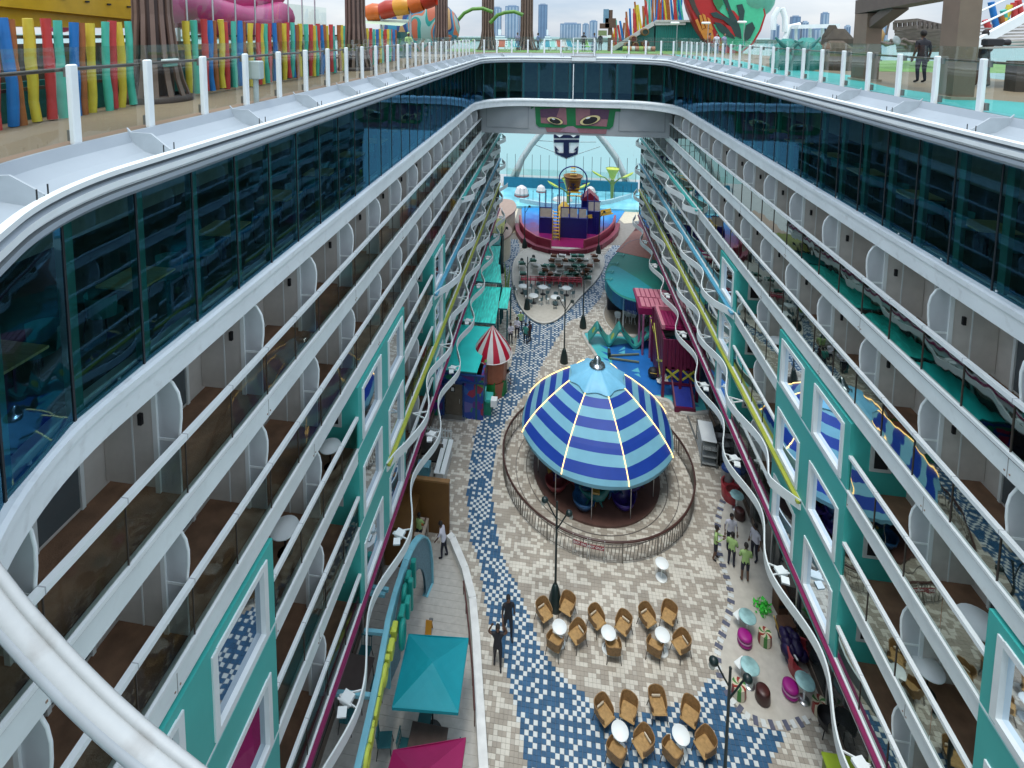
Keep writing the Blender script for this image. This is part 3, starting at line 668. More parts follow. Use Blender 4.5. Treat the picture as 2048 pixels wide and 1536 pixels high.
ci = MB(); ci.tube([(x,y,.01) for x,y in BARZ],.06,6,closed=True); ci.build('bar_kerb', MATS['kerb_pale'], kind='structure')
CREAM = mat('far_cream',(.55,.50,.38),.6,var=.1)
sheet('far_path_left', FARL, .006, CREAM); sheet('far_path_right', FARR, .006, CREAM)
# dark blue-grey border tiles of the candy terrace
bt_ = MB(); DT = mat('border_tile',(.10,.11,.16),.5,var=.2)
acc = 0; nc = len(CANDY); bl = link('border_tiles', None, kind='structure')
dmesh = MB(); dmesh.bevbox((0,0,.008),.30,.17,.02,.006); dme = dmesh.mesh('border_tile',DT)
wmesh = MB(); wmesh.bevbox((0,0,.007),.24,.17,.02,.006); wme = wmesh.mesh('pale_tile',M4)
cnt = 0
for i in range(nc):
    a = Vector(CANDY[i]); b = Vector(CANDY[(i+1)%nc]); d = b-a; L = d.length
    while acc < L:
        p_ = a+d*(acc/L)
        if p_.x < 9.6: link('border_tile' if cnt%2==0 else 'pale_tile', dme if cnt%2==0 else wme, bl, (p_.x,p_.y,.004), math.atan2(d.y,d.x)+math.pi/2)
        cnt += 1; acc += .27
    acc -= L
# terrace kerb with its dark rail
tk = thing('terrace_wall', 'low white curved wall with dark brown rail along the left terrace', 'wall')
pts = [(898,1082),(905,1090),(930,1150),(945,1210),(952,1290),(958,1400),(966,1536),(972,1640)]
w = MB(); P_ = [G(*q) for q in pts]; 
for i in range(len(P_)-1): w.bar(P_[i]+Vector((0,0,.2)),P_[i+1]+Vector((0,0,.2)),.32,.4)
w.build('wall_cap', mat('terrace_white',(.74,.76,.74),.5), tk)
w = MB(); P2_ = [G(*q,.95) for q in [(927,1162),(932,1200),(938,1260),(945,1340),(949,1420)]]
w.tube(P2_,.035,6); 
for p_ in P2_: w.tube([p_,(p_.x,p_.y,.3)],.02,6)
w.build('rail', mat('brown_rail',(.10,.035,.03),.5), tk)
# ================================================================ carousel
CC = Vector((2.5,28.6,0))
LB = mat('tent_light',(.19,.46,.60),.6,var=.06,scale=2,bump=.15,bscale=6); DB = mat('tent_dark',(.008,.05,.34),.55,var=.08,scale=2,bump=.15,bscale=6)
LED = mat('led_strip',(1,.60,.22),.5,var=0,emit=1.25)
ca = thing('carousel', 'blue striped round carousel tent with lit ribs and silver finial', 'carousel', CC)
prof = [(1.30,5.52),(2.15,4.92),(2.92,4.28),(3.55,3.68),(4.0,3.12),(4.28,2.72),(4.38,2.46),(4.28,2.28)]
# arc length resample
def resamp(pr, n):
    L = [0]
    for i in range(len(pr)-1): L.append(L[-1]+math.dist(pr[i],pr[i+1]))
    out = []
    for k in range(n+1):
        t = L[-1]*k/n; i = max(j for j in range(len(L)) if L[j] <= t+1e-9); i = min(i,len(pr)-2)
        f_ = (t-L[i])/(L[i+1]-L[i]); out.append((pr[i][0]*(1-f_)+pr[i+1][0]*f_, pr[i][1]*(1-f_)+pr[i+1][1]*f_))
    return out
PR = resamp(prof, 18)
def band(i): return 1 if (i//2)%2==1 and i < 18 else 0
NG = 8; A0 = math.radians(-72)
rot = math.radians(360/NG)
for g_ in range(NG):
    a0 = A0+g_*rot; mb_ = MB(); K = 8
    vs = []
    for (r,z) in PR:
        for k in range(K+1):
            t = k/K; a = a0+rot*t; 
            rf = r*math.cos(rot/2)/math.cos(rot*(t-.5)); w2 = max(0,(4.6-z)/2.5)**2*.9; rr_ = rf*(1-w2)+r*w2
            vs.append((rr_*math.cos(a),rr_*math.sin(a),z-.05*math.sin(math.pi*t)))
    for i in range(len(PR)-1):
        mb_.add(vs[i*(K+1):(i+2)*(K+1)],[(k,k+1,K+2+k,K+1+k) for k in range(K)],band(i),True)
    mb_.build('canopy_panel',[LB,DB],ca,(0,.45,.08))
    rb_ = MB(); rb_.tube([((r+.03)*math.cos(a0),(r+.03)*math.sin(a0),z+.03) for r,z in PR[:-1]],.026,6,0); rb_.build('light_rib',LED,ca,(0,.45,.08))
sk = MB(); vs=[]
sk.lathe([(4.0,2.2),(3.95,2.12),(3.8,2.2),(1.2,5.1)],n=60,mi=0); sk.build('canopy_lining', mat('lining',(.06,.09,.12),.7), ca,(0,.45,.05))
# upper cap: scalloped light blue
cpb = MB(); N_=NG*8; rings=[(.0,6.14,0),(.35,6.05,0),(.9,5.80,0),(1.35,5.60,.4),(1.72,5.36,1)]
vs=[]
for (r,z,s_) in rings:
    for k in range(N_):
        t=(k%8)/8; a=A0+rot*(k//8+t); sc=1-.16*s_*math.sin(math.pi*t)
        vs.append((r*sc*math.cos(a),r*sc*math.sin(a),z+.05*s_*math.sin(math.pi*t)+.05*(1 if k%8==0 else 0)))
fs=[(i*N_+k,i*N_+(k+1)%N_,(i+1)*N_+(k+1)%N_,(i+1)*N_+k) for i in range(len(rings)-1) for k in range(N_)]
cpb.add(vs,fs,0,True); cpb.build('cap_cloth', mat('cap_blue',(.19,.52,.74),.5,var=.08,scale=3,bump=.4,bscale=4), ca,(0,.45,.05))
fn = MB(); fn.lathe([(.42,6.0),(.46,6.1),(.40,6.2),(.26,6.24),(.22,6.3),(.2,6.48),(.14,6.6),(.02,6.66)],n=24); fn.build('finial', mat('silver',(.62,.66,.68),.18,metal=1,var=.05), ca,(0,.45,.02))
b = MB(); b.lathe([(3.55,0),(3.55,.12),(.001,.12)],n=64,smooth=False); b.build('platform', mat('platform_brown',(.10,.05,.04),.5,var=.25,scale=2), ca)
for r_,h_ in ((3.95,.02),(4.55,.012)):
    b = MB(); b.lathe([(r_-.02,h_-.02),(r_-.02,h_),(r_+.02,h_),(r_+.02,h_-.02)],n=72,smooth=False); b.build('step_ring', mat('ring_dark',(.12,.11,.10),.5), ca)
b = MB(); b.lathe([(.9,.12),(.9,2.6),(1.5,3.4),(1.3,5.0)],n=16,smooth=False); b.build('centre_drum', mat('drum',(.02,.05,.16),.4,var=.5,scale=2), ca)
for k in range(10):
    a = A0+2*math.pi/10*(k+.3); b = MB(); b.tube([(3.3*math.cos(a),3.3*math.sin(a),.1),(3.3*math.cos(a),3.3*math.sin(a),2.6)],.022,6); b.build('pole', STEEL, ca)
CRC = [mat('ride_blue',(.015,.08,.20),.3,var=.6,scale=6), mat('ride_purple',(.03,.015,.16),.3,var=.6,scale=6), mat('ride_red',(.16,.025,.03),.35,var=.4), mat('ride_teal',(.01,.12,.12),.35,var=.4), mat('ride_gold',(.4,.25,.05),.35)]  # animal colours darkened: the dimness under the canopy is put into them
def creature(c):
    b = MB()
    b.tube([(-.7,0,.75),(-.45,0,.62),(-.1,0,.6),(.3,0,.68),(.5,0,.95),(.62,0,1.2)],[.05,.16,.27,.24,.15,.12],12)
    b.sphere((.72,0,1.3),.17,10,0,.8,1.4,.8); b.tube([(-.7,0,.75),(-.85,0,1.0),(-.7,0,1.15)],[.06,.05,.02],8)
    for s in (-1,1): b.tube([(.2,s*.18,.55),(.35,s*.28,.32)],[.07,.03],6); b.tube([(-.35,s*.15,.5),(-.5,s*.25,.28)],[.07,.03],6)
    b.bevbox((.0,0,.88),.4,.34,.1,.03,0,1)
    return b.mesh('ride_body',[c,MATS['ride_gold']])
crm = [creature(c) for c in CRC[:4]]
for k in range(12):
    a = A0+2*math.pi*k/12+.15; r = 2.5 if k%2 else 2.0
    fg = thing('carousel_animal','%s carousel animal figure on the %s of the platform under the blue tent'%(['blue','purple','red','teal'][k%4],['near left','near middle','near right','right front','right','right rear','far right','far middle','far left','left rear','left','left front'][(k+11)%12]),'carousel figure',(CC.x+r*math.cos(a),CC.y+r*math.sin(a),.12),a+math.pi/2,'carousel animals under the tent')
    link('body',crm[k%4],fg); q = MB(); q.tube([(0,0,0),(0,0,3.1)],.018,6); q.build('pole',MATS['ride_gold'],fg)
for (px,py,c) in ((1168,1000,0),(1247,1000,1),(1112,965,2)):
    p_ = G(px,py,.5); g_ = thing('carousel_boat','%s shell shaped tub seat at the front edge of the carousel platform'%['blue glossy','violet','pink and wicker'][c],'carousel seat',(p_.x,p_.y,.12))
    q = MB(); q.lathe([(.1,0),(.35,.05),(.55,.35),(.62,.6),(.56,.6),(.5,.38),(.3,.12),(.001,.1)],n=24); 
    q.build('shell',CRC[[0,1,2][c]],g_); q = MB(); q.lathe([(.5,.6),(.62,1.0),(.5,1.25)],n=12,a0=.6,a1=2.6); q.build('seat_back',CRC[[0,1,4][c]],g_)
# fence
fe = thing('carousel_fence', 'round metal slat fence with dark brown handrail encircling the carousel', 'fence', CC)
RF = 5.3; b = MB(); NN=120
b.tube([(RF*math.cos(2*math.pi*k/NN),RF*math.sin(2*math.pi*k/NN),1.08) for k in range(NN)],.055,8,closed=True); b.build('handrail', mat('fence_brown',(.065,.028,.022),.35,var=.2), fe)
for z_ in (.12,.95):
    b = MB(); b.tube([(RF*math.cos(2*math.pi*k/NN),RF*math.sin(2*math.pi*k/NN),z_) for k in range(NN)],.018,6,closed=True); b.build('ring_bar', mat('fence_grey',(.20,.19,.17),.4,metal=.6), fe)
b = MB(); b.bar((0,-.03,.13),(0,.06,.94),.035,.02); slm = b.mesh('slat',MATS['fence_grey'])
b = MB(); b.bar((0,0,0),(0,0,1.06),.05,.05); pom = b.mesh('post',MATS['fence_grey'])
for k in range(180):
    a = 2*math.pi*k/180; link('post' if k%10==0 else 'slat', pom if k%10==0 else slm, fe, (RF*math.cos(a),RF*math.sin(a),0), a)
def text_mesh(txt, size, m_, ext=.004, name='lettering', bold=False):
    cu = bpy.data.curves.new('t','FONT'); cu.body = txt; cu.size = size; cu.extrude = ext; cu.align_x = 'CENTER'; cu.align_y = 'CENTER'; cu.resolution_u = 2
    o = bpy.data.objects.new('t',cu); COL.objects.link(o); bpy.context.view_layer.update()
    me = bpy.data.meshes.new_from_object(o.evaluated_get(bpy.context.evaluated_depsgraph_get())); bpy.data.objects.remove(o); me.name = name
    me.materials.clear(); me.materials.append(m_); return me
xm = text_mesh('EXIT ONLY',.17,WHITEB)
for px,nm in ((1161,'left'),(1192,'right')):
    p_ = G(px,1097,.72); d = Vector((p_.x,p_.y,0))-CC; d.z=0; d.normalize(); p_ = CC+d*(RF+.03)
    sg = thing('gate_sign','dark red sign with white letters on the carousel gate, %s of the pair'%nm,'sign',(p_.x,p_.y,.72),math.atan2(d.y,d.x)+math.pi/2,)
    q = MB(); q.box(-.38,.38,0,.02,-.1,.1); q.build('board', mat('sign_red',(.26,.02,.03),.5), sg)
    t_ = link('lettering',xm,sg,(0,-.006,0)); t_.rotation_euler=(math.pi/2,0,0); t_.scale=(.85,1,1)
    for sx in (-.4,.4): q = MB(); q.tube([(sx,0.01,-.7),(sx,0.01,.4)],.02,6); q.build('gate_post',STEEL,sg)
# ================================================================ lamp posts
def lamp_post(px,py,label,heads=((-1,.35),(1,-.1)),rz=0):
    p_ = G(px,py); t = thing('lamp_post',label,'lamp post',(p_.x,p_.y,0),rz,None)
    q = MB(); q.lathe([(.30,0),(.31,.06),(.26,.5),(.16,.95),(.08,1.15),(.001,1.16)],n=16); q.build('base',POLEG,t)
    q = MB(); q.tube([(0,0,1.1),(0,0,5.0)],[.055,.042],10); q.sphere((0,0,5.0),.05,8); q.build('pole',POLEG,t)
    for (s,off) in heads:
        q = MB(); z0 = 3.9+off*.6; q.tube([(0,0,z0),(s*.2,0,z0+.35),(s*.38,0,z0+.7),(s*.46,0,z0+.82)],.03,6); q.build('arm',POLEG,t)
        q = MB(); q.sphere((s*.52,-.02,z0+.86),.15,12,0,.9,1.0,.85); q.tube([(s*.46,0,z0+.75),(s*.5,-.01,z0+.8)],.06,8); hd=q.build('head',POLEG,t)
        q = MB(); q.lathe([(.001,0),(.1,0)],(0,0,0),12); ln=q.build('lens',mat('lens',(.25,.27,.25),.2),hd); ln.location=(s*.6,-.1,z0+.78); ln.rotation_euler=(.9,s*.9,0)
    return t
lamp_post(1110,1215,'dark green two headed lamp post in front of the carousel fence',((-1,.5),(1,-.3)))
lamp_post(1128,725,'dark lamp post just behind the striped carousel tent',((-1,.6),(1,.3)))
lamp_post(1166,655,'dark lamp post at the edge of the blue tile band behind the carousel',((-1,.5),(1,.5)))
lamp_post(1054,620,'dark lamp post standing at the near tip of the seating island',((-1,.0),(1,.6)))
lamp_post(1049,495,'dark lamp post at the left end of the red splash pad wall',((1,.4),))
lamp_post(1197,508,'dark lamp post at the right end of the red splash pad wall',((1,.4),))
lamp_post(1446,1610,'dark two headed lamp post at the bottom edge beside the candy terrace',((-1,.7),(1,-.0)))
lamp_post(1003,545,'dark slim lamp post beside the teal booth roofs',((1,.2),))
# ================================================================ rattan chairs and white tables
RAT = mat('rattan',(.27,.155,.06),.6,var=.3,scale=9,bump=.9,bscale=60); LEGM = mat('chair_leg',(.05,.045,.04),.5)
def rattan(label,pos,rz,tag=False):
    t = thing('rattan_chair',label,'armchair',pos,rz,'rattan armchairs round the white tables')
    return t
b = MB(); K=22; vs=[]
for k in range(K+1):
    a = math.radians(-48+276*k/K); u = abs(k/K-.5)*2
    h = .86-.22*u**1.3; sq = (abs(math.cos(a))**4+abs(math.sin(a))**4)**-.25; R_ = .305*sq; lean = .05*(1-u*.6)
    vs += [(R_*math.cos(a),R_*math.sin(a)*1.0,.42),((R_+lean)*math.cos(a),(R_+lean)*math.sin(a),h),((R_+lean-.03)*math.cos(a),(R_+lean-.03)*math.sin(a),h),((R_-.03)*math.cos(a),(R_-.03)*math.sin(a),.42)]
fs=[]
for k in range(K):
    for j in range(4): fs.append((k*4+j,k*4+(j+1)%4,k*4+4+(j+1)%4,k*4+4+j))
b.add(vs,fs,0,False); b.add(vs[:4],[(3,2,1,0)]); b.add(vs[-4:],[(0,1,2,3)])
backm = b.mesh('backrest',RAT)
b = MB(); b.bevbox((0,-.03,.42),.58,.60,.07,.03); seatm = b.mesh('seat',mat('rattan_seat',(.42,.26,.10),.6,var=.25,scale=9,bump=.9,bscale=60))
legs=[]
for sx in (-1,1):
    for sy in (-1,1): b = MB(); b.tube([(sx*.25,sy*.24-.02,.42),(sx*.31,sy*.32-.02,0)],.016,6); legs.append(b.mesh('leg',LEGM))
b = MB(); b.bevbox((0,.20,.56),.34,.05,.09,.015); tagm = b.mesh('pillow',mat('pillow',(.62,.55,.42),.7))
def chair(px,py,rz,label,tag=True):
    p_ = G(px,py,.45); t = thing('rattan_chair',label,'armchair',(p_.x,p_.y,.002),math.radians(rz),'rattan armchairs round the white tables'); t.scale=(.95,.95,.97)
    link('backrest',backm,t); link('seat',seatm,t)
    for l in legs: link('leg',l,t)
    if tag: link('pillow',tagm,t)
# rz: direction of back; 0 = back to far (+y)
CH = [(1088,1224,40,1,'far left chair of the left rear table'),(1135,1212,-25,0,'far right chair of the left rear table'),(1155,1268,-50,1,'right near chair of the left rear table'),(1110,1285,155,1,'near left chair of the left rear table, back to the viewer'),
 (1193,1238,40,1,'far left chair of the middle rear table'),(1247,1250,-35,1,'far right chair of the middle rear table'),(1226,1294,185,1,'near chair of the middle rear table, back to the viewer'),
 (1294,1235,35,1,'far left chair of the right rear table'),(1338,1230,-30,0,'far right tall looking chair of the right rear table'),(1363,1288,-60,1,'right near chair of the right rear table'),(1310,1295,155,1,'near left chair of the right rear table, back to the viewer'),
 (1208,1425,40,1,'far left chair of the left front table'),(1257,1420,-20,0,'far right chair of the left front table'),(1287,1487,-55,1,'right chair of the left front table'),(1233,1505,150,0,'near left chair of the left front table, back to the viewer'),
 (1315,1408,8,1,'lone chair facing the viewer between the two front tables'),(1380,1428,-30,0,'far right chair of the right front table'),(1411,1490,-60,0,'right chair of the right front table'),(1345,1505,140,0,'near left chair of the right front table')]
for (px,py,rz,tg,lb) in CH: chair(px,py,rz,'brown rattan '+lb.replace('of the','of the'),tg)
b = MB(); b.lathe([(.001,.745),(.29,.745),(.30,.73),(.29,.715),(.001,.715)],n=28); ttm2 = b.mesh('table_top',WHITEB)
b = MB(); b.lathe([(.001,.03),(.24,.02),(.26,.0),(.001,.0)],n=24); tbm2 = b.mesh('table_base',WHITEB)
b = MB(); b.tube([(0,0,.02),(0,0,.72)],.03,8); tpm2 = b.mesh('leg',WHITEB)
for (px,py,lb) in [(1119,1253,'white pedestal table of the left rear chair group'),(1217,1265,'white pedestal table of the middle rear chair group'),(1325,1269,'white pedestal table of the right rear chair group'),(1240,1461,'white pedestal table of the left front chair group'),(1362,1469,'white pedestal table of the right front chair group'),(1324,1126,'white pedestal table standing alone beside the carousel fence')]:
    p_ = G(px,py,.74); t = thing('pedestal_table',lb,'table',(p_.x,p_.y,.002),0,'white pedestal tables on the tiled floor')
    link('table_top',ttm2,t); link('table_base',tbm2,t); link('leg',tpm2,t)
# ================================================================ people
def person(pos, rz, label, shirt, pants, pose='stand', skin=SKINM, hair=HAIR, h=1.76, shorts=False, cap=None, dress=False):
    t = thing('person',label,'person',pos,rz)
    s = h/1.76
    V=[];E_=[];R_=[]
    def v(x,y,z,r): V.append((x*s,y*s,z*s)); R_.append(r*s); return len(V)-1
    def e(a,b): E_.append((a,b))
    stride = {'walk':.17,'stand':.0,'arms_up':.12,'crossed':.0,'lean':.1,'reach':.1,'phone':.05}.get(pose,0)
    lean = .16 if pose=='lean' else 0
    pel = v(0,0,.95,.145); ch = v(0,-lean*.3,1.15,.135); up_ = v(0,-lean*.7,1.38,.155); nk = v(0,-lean,1.50,.058); hd_ = v(0,-lean-.02,1.56,.05)
    e(pel,ch); e(ch,up_); e(up_,nk); e(nk,hd_)
    for sd in (-1,1):
        hp = v(sd*.10,0,.88,.10); kn = v(sd*.11,-stride*.5*sd-.02,.48,.062); an = v(sd*.12,-stride*sd+(.04),.09,.042); ft = v(sd*.13,-stride*sd-.12,.035,.04)
        e(pel,hp); e(hp,kn); e(kn,an); e(an,ft)
        shd = v(sd*.19,-lean*.7,1.40,.06)
        if pose=='arms_up': el = v(sd*.36,-.02,1.5,.042); wr = v(sd*.24,-.02,1.74,.03)
        elif pose=='crossed': el = v(sd*.25,-.03,1.12,.045); wr = v(-sd*.02,-.22,1.15,.03)
        elif pose=='phone': el = v(sd*.25,-.05,1.14,.045); wr = v(sd*.10,-.30,1.28,.03)
        elif pose=='reach': el = v(sd*.25,-.12,1.14,.045); wr = v(sd*.2,-.40,1.12,.03)
        elif pose=='walk': el = v(sd*.25,.10*sd,1.13,.042); wr = v(sd*.26,-.10+.22*sd,.90,.03)
        elif pose=='lean': el = v(sd*.24,-.22,1.12,.042); wr = v(sd*.18,-.34,.92,.03)
        else: el = v(sd*.25,.03,1.12,.042); wr = v(sd*.26,-.05,.86,.03)
        e(up_,shd); e(shd,el); e(el,wr)
        # hand with palm, four fingers and thumb
        hb = MB(); d = Vector(V[wr])-Vector(V[el]); d.normalize(); P0 = Vector(V[wr]); side = d.cross(Vector((0,1,.2))).normalized(); side = side if side.length>.1 else Vector((1,0,0))
        hb.tube([P0,P0+d*.09],[.028,.04],6); 
        for fi,(o,l) in enumerate(((-.03,.065),(-.01,.08),(.01,.075),(.03,.055))): 
            q0 = P0+d*.085+side*o; hb.tube([q0,q0+d*l*.5,q0+d*l*.85+Vector((0,-.02,-.01))],[.010,.009,.007],5)
        hb.tube([P0+d*.03+side*.03,P0+d*.06+side*.065,P0+d*.085+side*.07],[.012,.011,.008],5)
        hb.build('hand',skin,t)
    me = bpy.data.meshes.new('sk'); me.from_pydata(V,E_,[]); o = bpy.data.objects.new('sk',me); COL.objects.link(o)
    md = o.modifiers.new('s','SKIN'); 
    for i,sv in enumerate(me.skin_vertices[0].data): sv.radius=(R_[i],R_[i]*(.72 if i in (pel,ch,up_) else 1)); sv.use_root = (i==0)
    md.use_smooth_shade=True; sb_=o.modifiers.new('u','SUBSURF'); sb_.levels=1; sb_.render_levels=1
    bpy.context.view_layer.update()
    bm_ = bpy.data.meshes.new_from_object(o.evaluated_get(bpy.context.evaluated_depsgraph_get())); bpy.data.objects.remove(o); bm_.name='body'
    bm_.materials.clear()
    for m_ in (skin,shirt,pants,BLACK): bm_.materials.append(m_)
    for p in bm_.polygons:
        c = p.center/s
        if c.z>1.50 and abs(c.x)<.1 and pose!='arms_up' or c.z>1.5 and abs(c.x)<.09: mi=0
        elif c.z>.93:
            far = abs(c.x)>.245 or c.y<-.2-lean*.5
            mi = 0 if (far and (c.z<1.22 or pose=='arms_up')) else 1
            if pose=='lean' and c.z<1.0 and abs(c.x)<.16: mi=1
        elif abs(c.x)>.21 and c.z>.8: mi=0
        elif c.z>(.55 if shorts else .08): mi=2
        elif c.z>.1: mi=0
        else: mi=3
        p.material_index = mi; p.use_smooth=True
    link('body',bm_,t)
    hc = Vector((0,(-lean-.03)*s,1.66*s))
    q = MB(); q.sphere(hc,.098*s,14,0,1.25,.82,1.0); q.tube([hc+Vector((0,-.085*s,.02*s)),hc+Vector((0,-.118*s,-.02*s))],[.008*s,.016*s],6)
    for sd in (-1,1): q.sphere(hc+Vector((sd*.082*s,.01,-.005)),.022*s,6,0,1.3,.4,.8); q.sphere(hc+Vector((sd*.032*s,-.088*s,.012*s)),.011*s,6,1)
    q.cbox(hc+Vector((0,-.094*s,-.05*s)),.04*s,.008*s,.01*s,0,2); q.build('head',[skin,BLACK,mat('lips',(.15,.05,.04),.5)],t)
    q = MB(); q.sphere(hc+Vector((0,.018*s,.028*s)),.104*s,14,0,1.18,.88,1.0); q.build('hair',cap or hair,t)
    if dress:
        q = MB(); q.lathe([(.15,1.05),(.2,.9),(.26,.5),(.3,.12)],n=16); q.build('skirt',shirt,t)
    return t
S_WHITE = mat('shirt_white',(.62,.62,.70),.7,var=.05); S_NEON = mat('shirt_neon',(.36,.54,.20),.7,var=.08); P_NAVY = mat('trousers_navy',(.012,.013,.03),.7); S_BLK = mat('clothes_black',(.014,.015,.022),.7); S_TEAL = mat('shirt_teal',(.04,.24,.20),.7); S_LAV = mat('shirt_lavender',(.30,.30,.45),.7); S_BLUE = mat('shirt_blue',(.12,.20,.42),.7)
def pp_(px,py,z=0.0): p_ = G(px,py,z); return (p_.x,p_.y,z+.003)
person(pp_(888,1115),math.radians(-100),'person in white shirt and dark trousers leaning forward beside the light blue arch',S_WHITE,P_NAVY,'lean',h=1.8)
person(pp_(838,1088),math.radians(170),'person in neon green shirt behind the light blue arch at the work table',S_NEON,P_NAVY,'reach',h=1.62)
person(pp_(995,1333),math.radians(5),'person all in black walking with both hands raised to the head',S_BLK,S_BLK,'arms_up',h=1.82)
person(pp_(1016,1272),math.radians(15),'slim person in black walking along the blue tile band',S_BLK,S_BLK,'walk',h=1.85)
person(pp_(1460,1098),math.radians(-5),'officer in white shirt facing the viewer beside the round dark pouf',S_WHITE,P_NAVY,'stand',h=1.85)
person(pp_(1430,1118),math.radians(70),'person in neon shirt and black shorts, hands together, leftmost of the group',S_NEON,P_NAVY,'phone',shorts=True,h=1.72)
person(pp_(1462,1132),math.radians(150),'person in neon shirt and dark trousers, back to the viewer, in the middle',S_NEON,P_NAVY,'crossed',h=1.7)
person(pp_(1489,1162),math.radians(175),'large person in neon shirt and black shorts nearest the viewer in the group',S_NEON,P_NAVY,'crossed',shorts=True,h=1.86)
person(pp_(1508,1120),math.radians(-60),'officer in white shirt standing against the shop wall at the right of the group',S_WHITE,P_NAVY,'stand',h=1.85)
person(pp_(1021,688),math.radians(20),'officer in white shirt standing apart near the striped kiosk',S_WHITE,P_NAVY,'crossed',h=1.8)
person(pp_(1034,676),math.radians(-10),'officer in white shirt with folded arms behind the kiosk group',S_WHITE,P_NAVY,'crossed',h=1.8)
person(pp_(1041,662),math.radians(10),'person in neon shirt and white cap in the group behind the kiosk',S_NEON,P_NAVY,'stand',h=1.8,cap=WHITEB)
person(pp_(1051,688),math.radians(160),'person in teal shirt with back turned in the kiosk group',S_TEAL,S_BLK,'stand',h=1.75)
person(pp_(1059,684),math.radians(-120),'person in dark maroon clothes at the right of the kiosk group',mat('maroon',(.06,.015,.02),.7),S_BLK,'stand',h=1.75)
person(pp_(1011,785),math.radians(90),'person in pale grey clothes bending at the kiosk counter',OFFW,OFFW,'lean',h=1.7)
DZ = zz(1.6)+.0
person(pp_(1840,166,DZ),math.radians(185),'person in black shirt with back turned behind the right guard rail',S_BLK,P_NAVY,'stand',h=1.78)
person(pp_(1757,122,DZ),math.radians(40),'person in blue shirt and shorts holding a phone up by the wooden wreck',S_BLUE,P_NAVY,'phone',h=1.62,skin=SKINL)
person(pp_(1035,100,DZ),math.radians(0),'person in lavender shirt leaning by the palm column on the far deck',S_LAV,S_BLUE,'crossed',h=1.72)
person(pp_(1076,101,DZ),math.radians(-60),'person in blue shirt walking right of the far palm column',S_BLUE,S_BLK,'walk',h=1.7)
person(pp_(1167,103,DZ),math.radians(0),'person in black shirt behind the small white platform',S_BLK,P_NAVY,'stand',h=1.78)
person(pp_(1188,104,DZ),math.radians(0),'person in long slate dress looking over the far rail',mat('slate_dress',(.14,.18,.28),.7),S_BLUE,'phone',h=1.72,dress=True)
person(pp_(1200,102,DZ),math.radians(-30),'person in dark clothes beside the signpost on the far deck',S_BLK,S_BLK,'stand',h=1.75)
person(pp_(817,118,DZ),math.radians(30),'worker in neon shirt and helmet sitting by the left guard rail',S_NEON,S_BLUE,'reach',h=1.65,cap=S_NEON)
cp_ = person(pp_(1962,174,DZ),math.radians(175),'camera operator in dark clothes behind the brown gateway column',S_BLK,mat('grey_shorts',(.12,.16,.18),.7),'reach',h=1.78,shorts=True)
p_ = G(1985,92,24.75); vc = thing('video_camera','black shoulder video camera held by the operator at the right','camera',(p_.x,p_.y,24.85),.2)
q = MB(); q.bevbox((0,0,0),.55,.18,.2,.03); q.build('body',BLACK,vc); q = MB(); q.tube([(.27,0,0),(.45,0,0)],[.07,.09],12); q.build('lens',BLACK,vc)
# ================================================================ left terrace and shops
BROWN = mat('brown_board',(.15,.07,.015),.55,var=.12,scale=2); BROWNE = mat('brown_edge',(.26,.14,.05),.5,var=.2)
p0 = G(898,1070); bwl = thing('brown_screen_wall','tall brown board screen wall standing across the left terrace behind the work table','screen wall',(0,0,0))
q = MB(); q.box(-8.0,p0.x,p0.y,p0.y+.18,0,2.75); q.build('board',BROWN,bwl)
q = MB(); q.box(-8.0,p0.x+.02,p0.y-.02,p0.y+.2,2.75,2.84); q.build('cap',BROWNE,bwl)
q = MB(); q.box(-8.0,-6.5,p0.y-1.9,p0.y,0,2.0); q.build('side_board',BROWN,bwl)
p0 = G(812,1070,.95); wt = thing('work_table','pale wooden work table with an open frame top in front of the brown screen wall','table',(-6.75,22.9,0))
q = MB(); 
for (x0,x1,y0_,y1_) in ((-.75,.75,-.5,-.3),(-.75,.75,.38,.5),(-.75,-.6,-.3,.38),(.6,.75,-.3,.38),(-.6,.6,-.02,.06)): q.box(x0,x1,y0_,y1_,.85,.95,0)
q.box(-.6,.6,.06,.38,.8,.84,1); q.box(-.1,.4,-.3,-.02,.8,.84,2); q.build('table_top',[mat('pale_wood',(.50,.42,.34),.6,var=.15,scale=5),mat('orange_rack',(.45,.16,.05),.6,var=.4,scale=9),DARKM],wt)
for sx in (-.7,.7):
    for sy in (-.45,.45): q = MB(); q.box(sx-.04,sx+.04,sy-.04,sy+.04,0,.85); q.build('leg',MATS['pale_wood'],wt)
# light blue arch sign gantry
AQ = mat('aqua_arch',(.20,.52,.62),.45,var=.05); MESHM = mat('arch_mesh',(.13,.27,.34),.55,var=.25,scale=14,bump=.6,bscale=60)
ar = thing('arch_sign','light blue arched sign beam carrying teal and yellow letters over the left terrace','sign')
# plan curve of the beam (z ~ 3.3 m at top of arch, letters hang on its outer side)
def PZ(px,py,z): v = G(px,py,z); return v
beam = [(716,1536,3.6),(738,1440,3.6),(757,1350,3.6),(777,1240,3.6),(790,1190,3.6),(806,1140,3.55),(824,1095,3.45)]
B_ = [PZ(*b_) for b_ in beam]
q = MB()
for i in range(len(B_)-1): q.bar(B_[i],B_[i+1],.20,.22)
q.bar(B_[0]+(B_[0]-B_[1])*1.5,B_[0],.20,.22)
q.build('beam',AQ,ar)
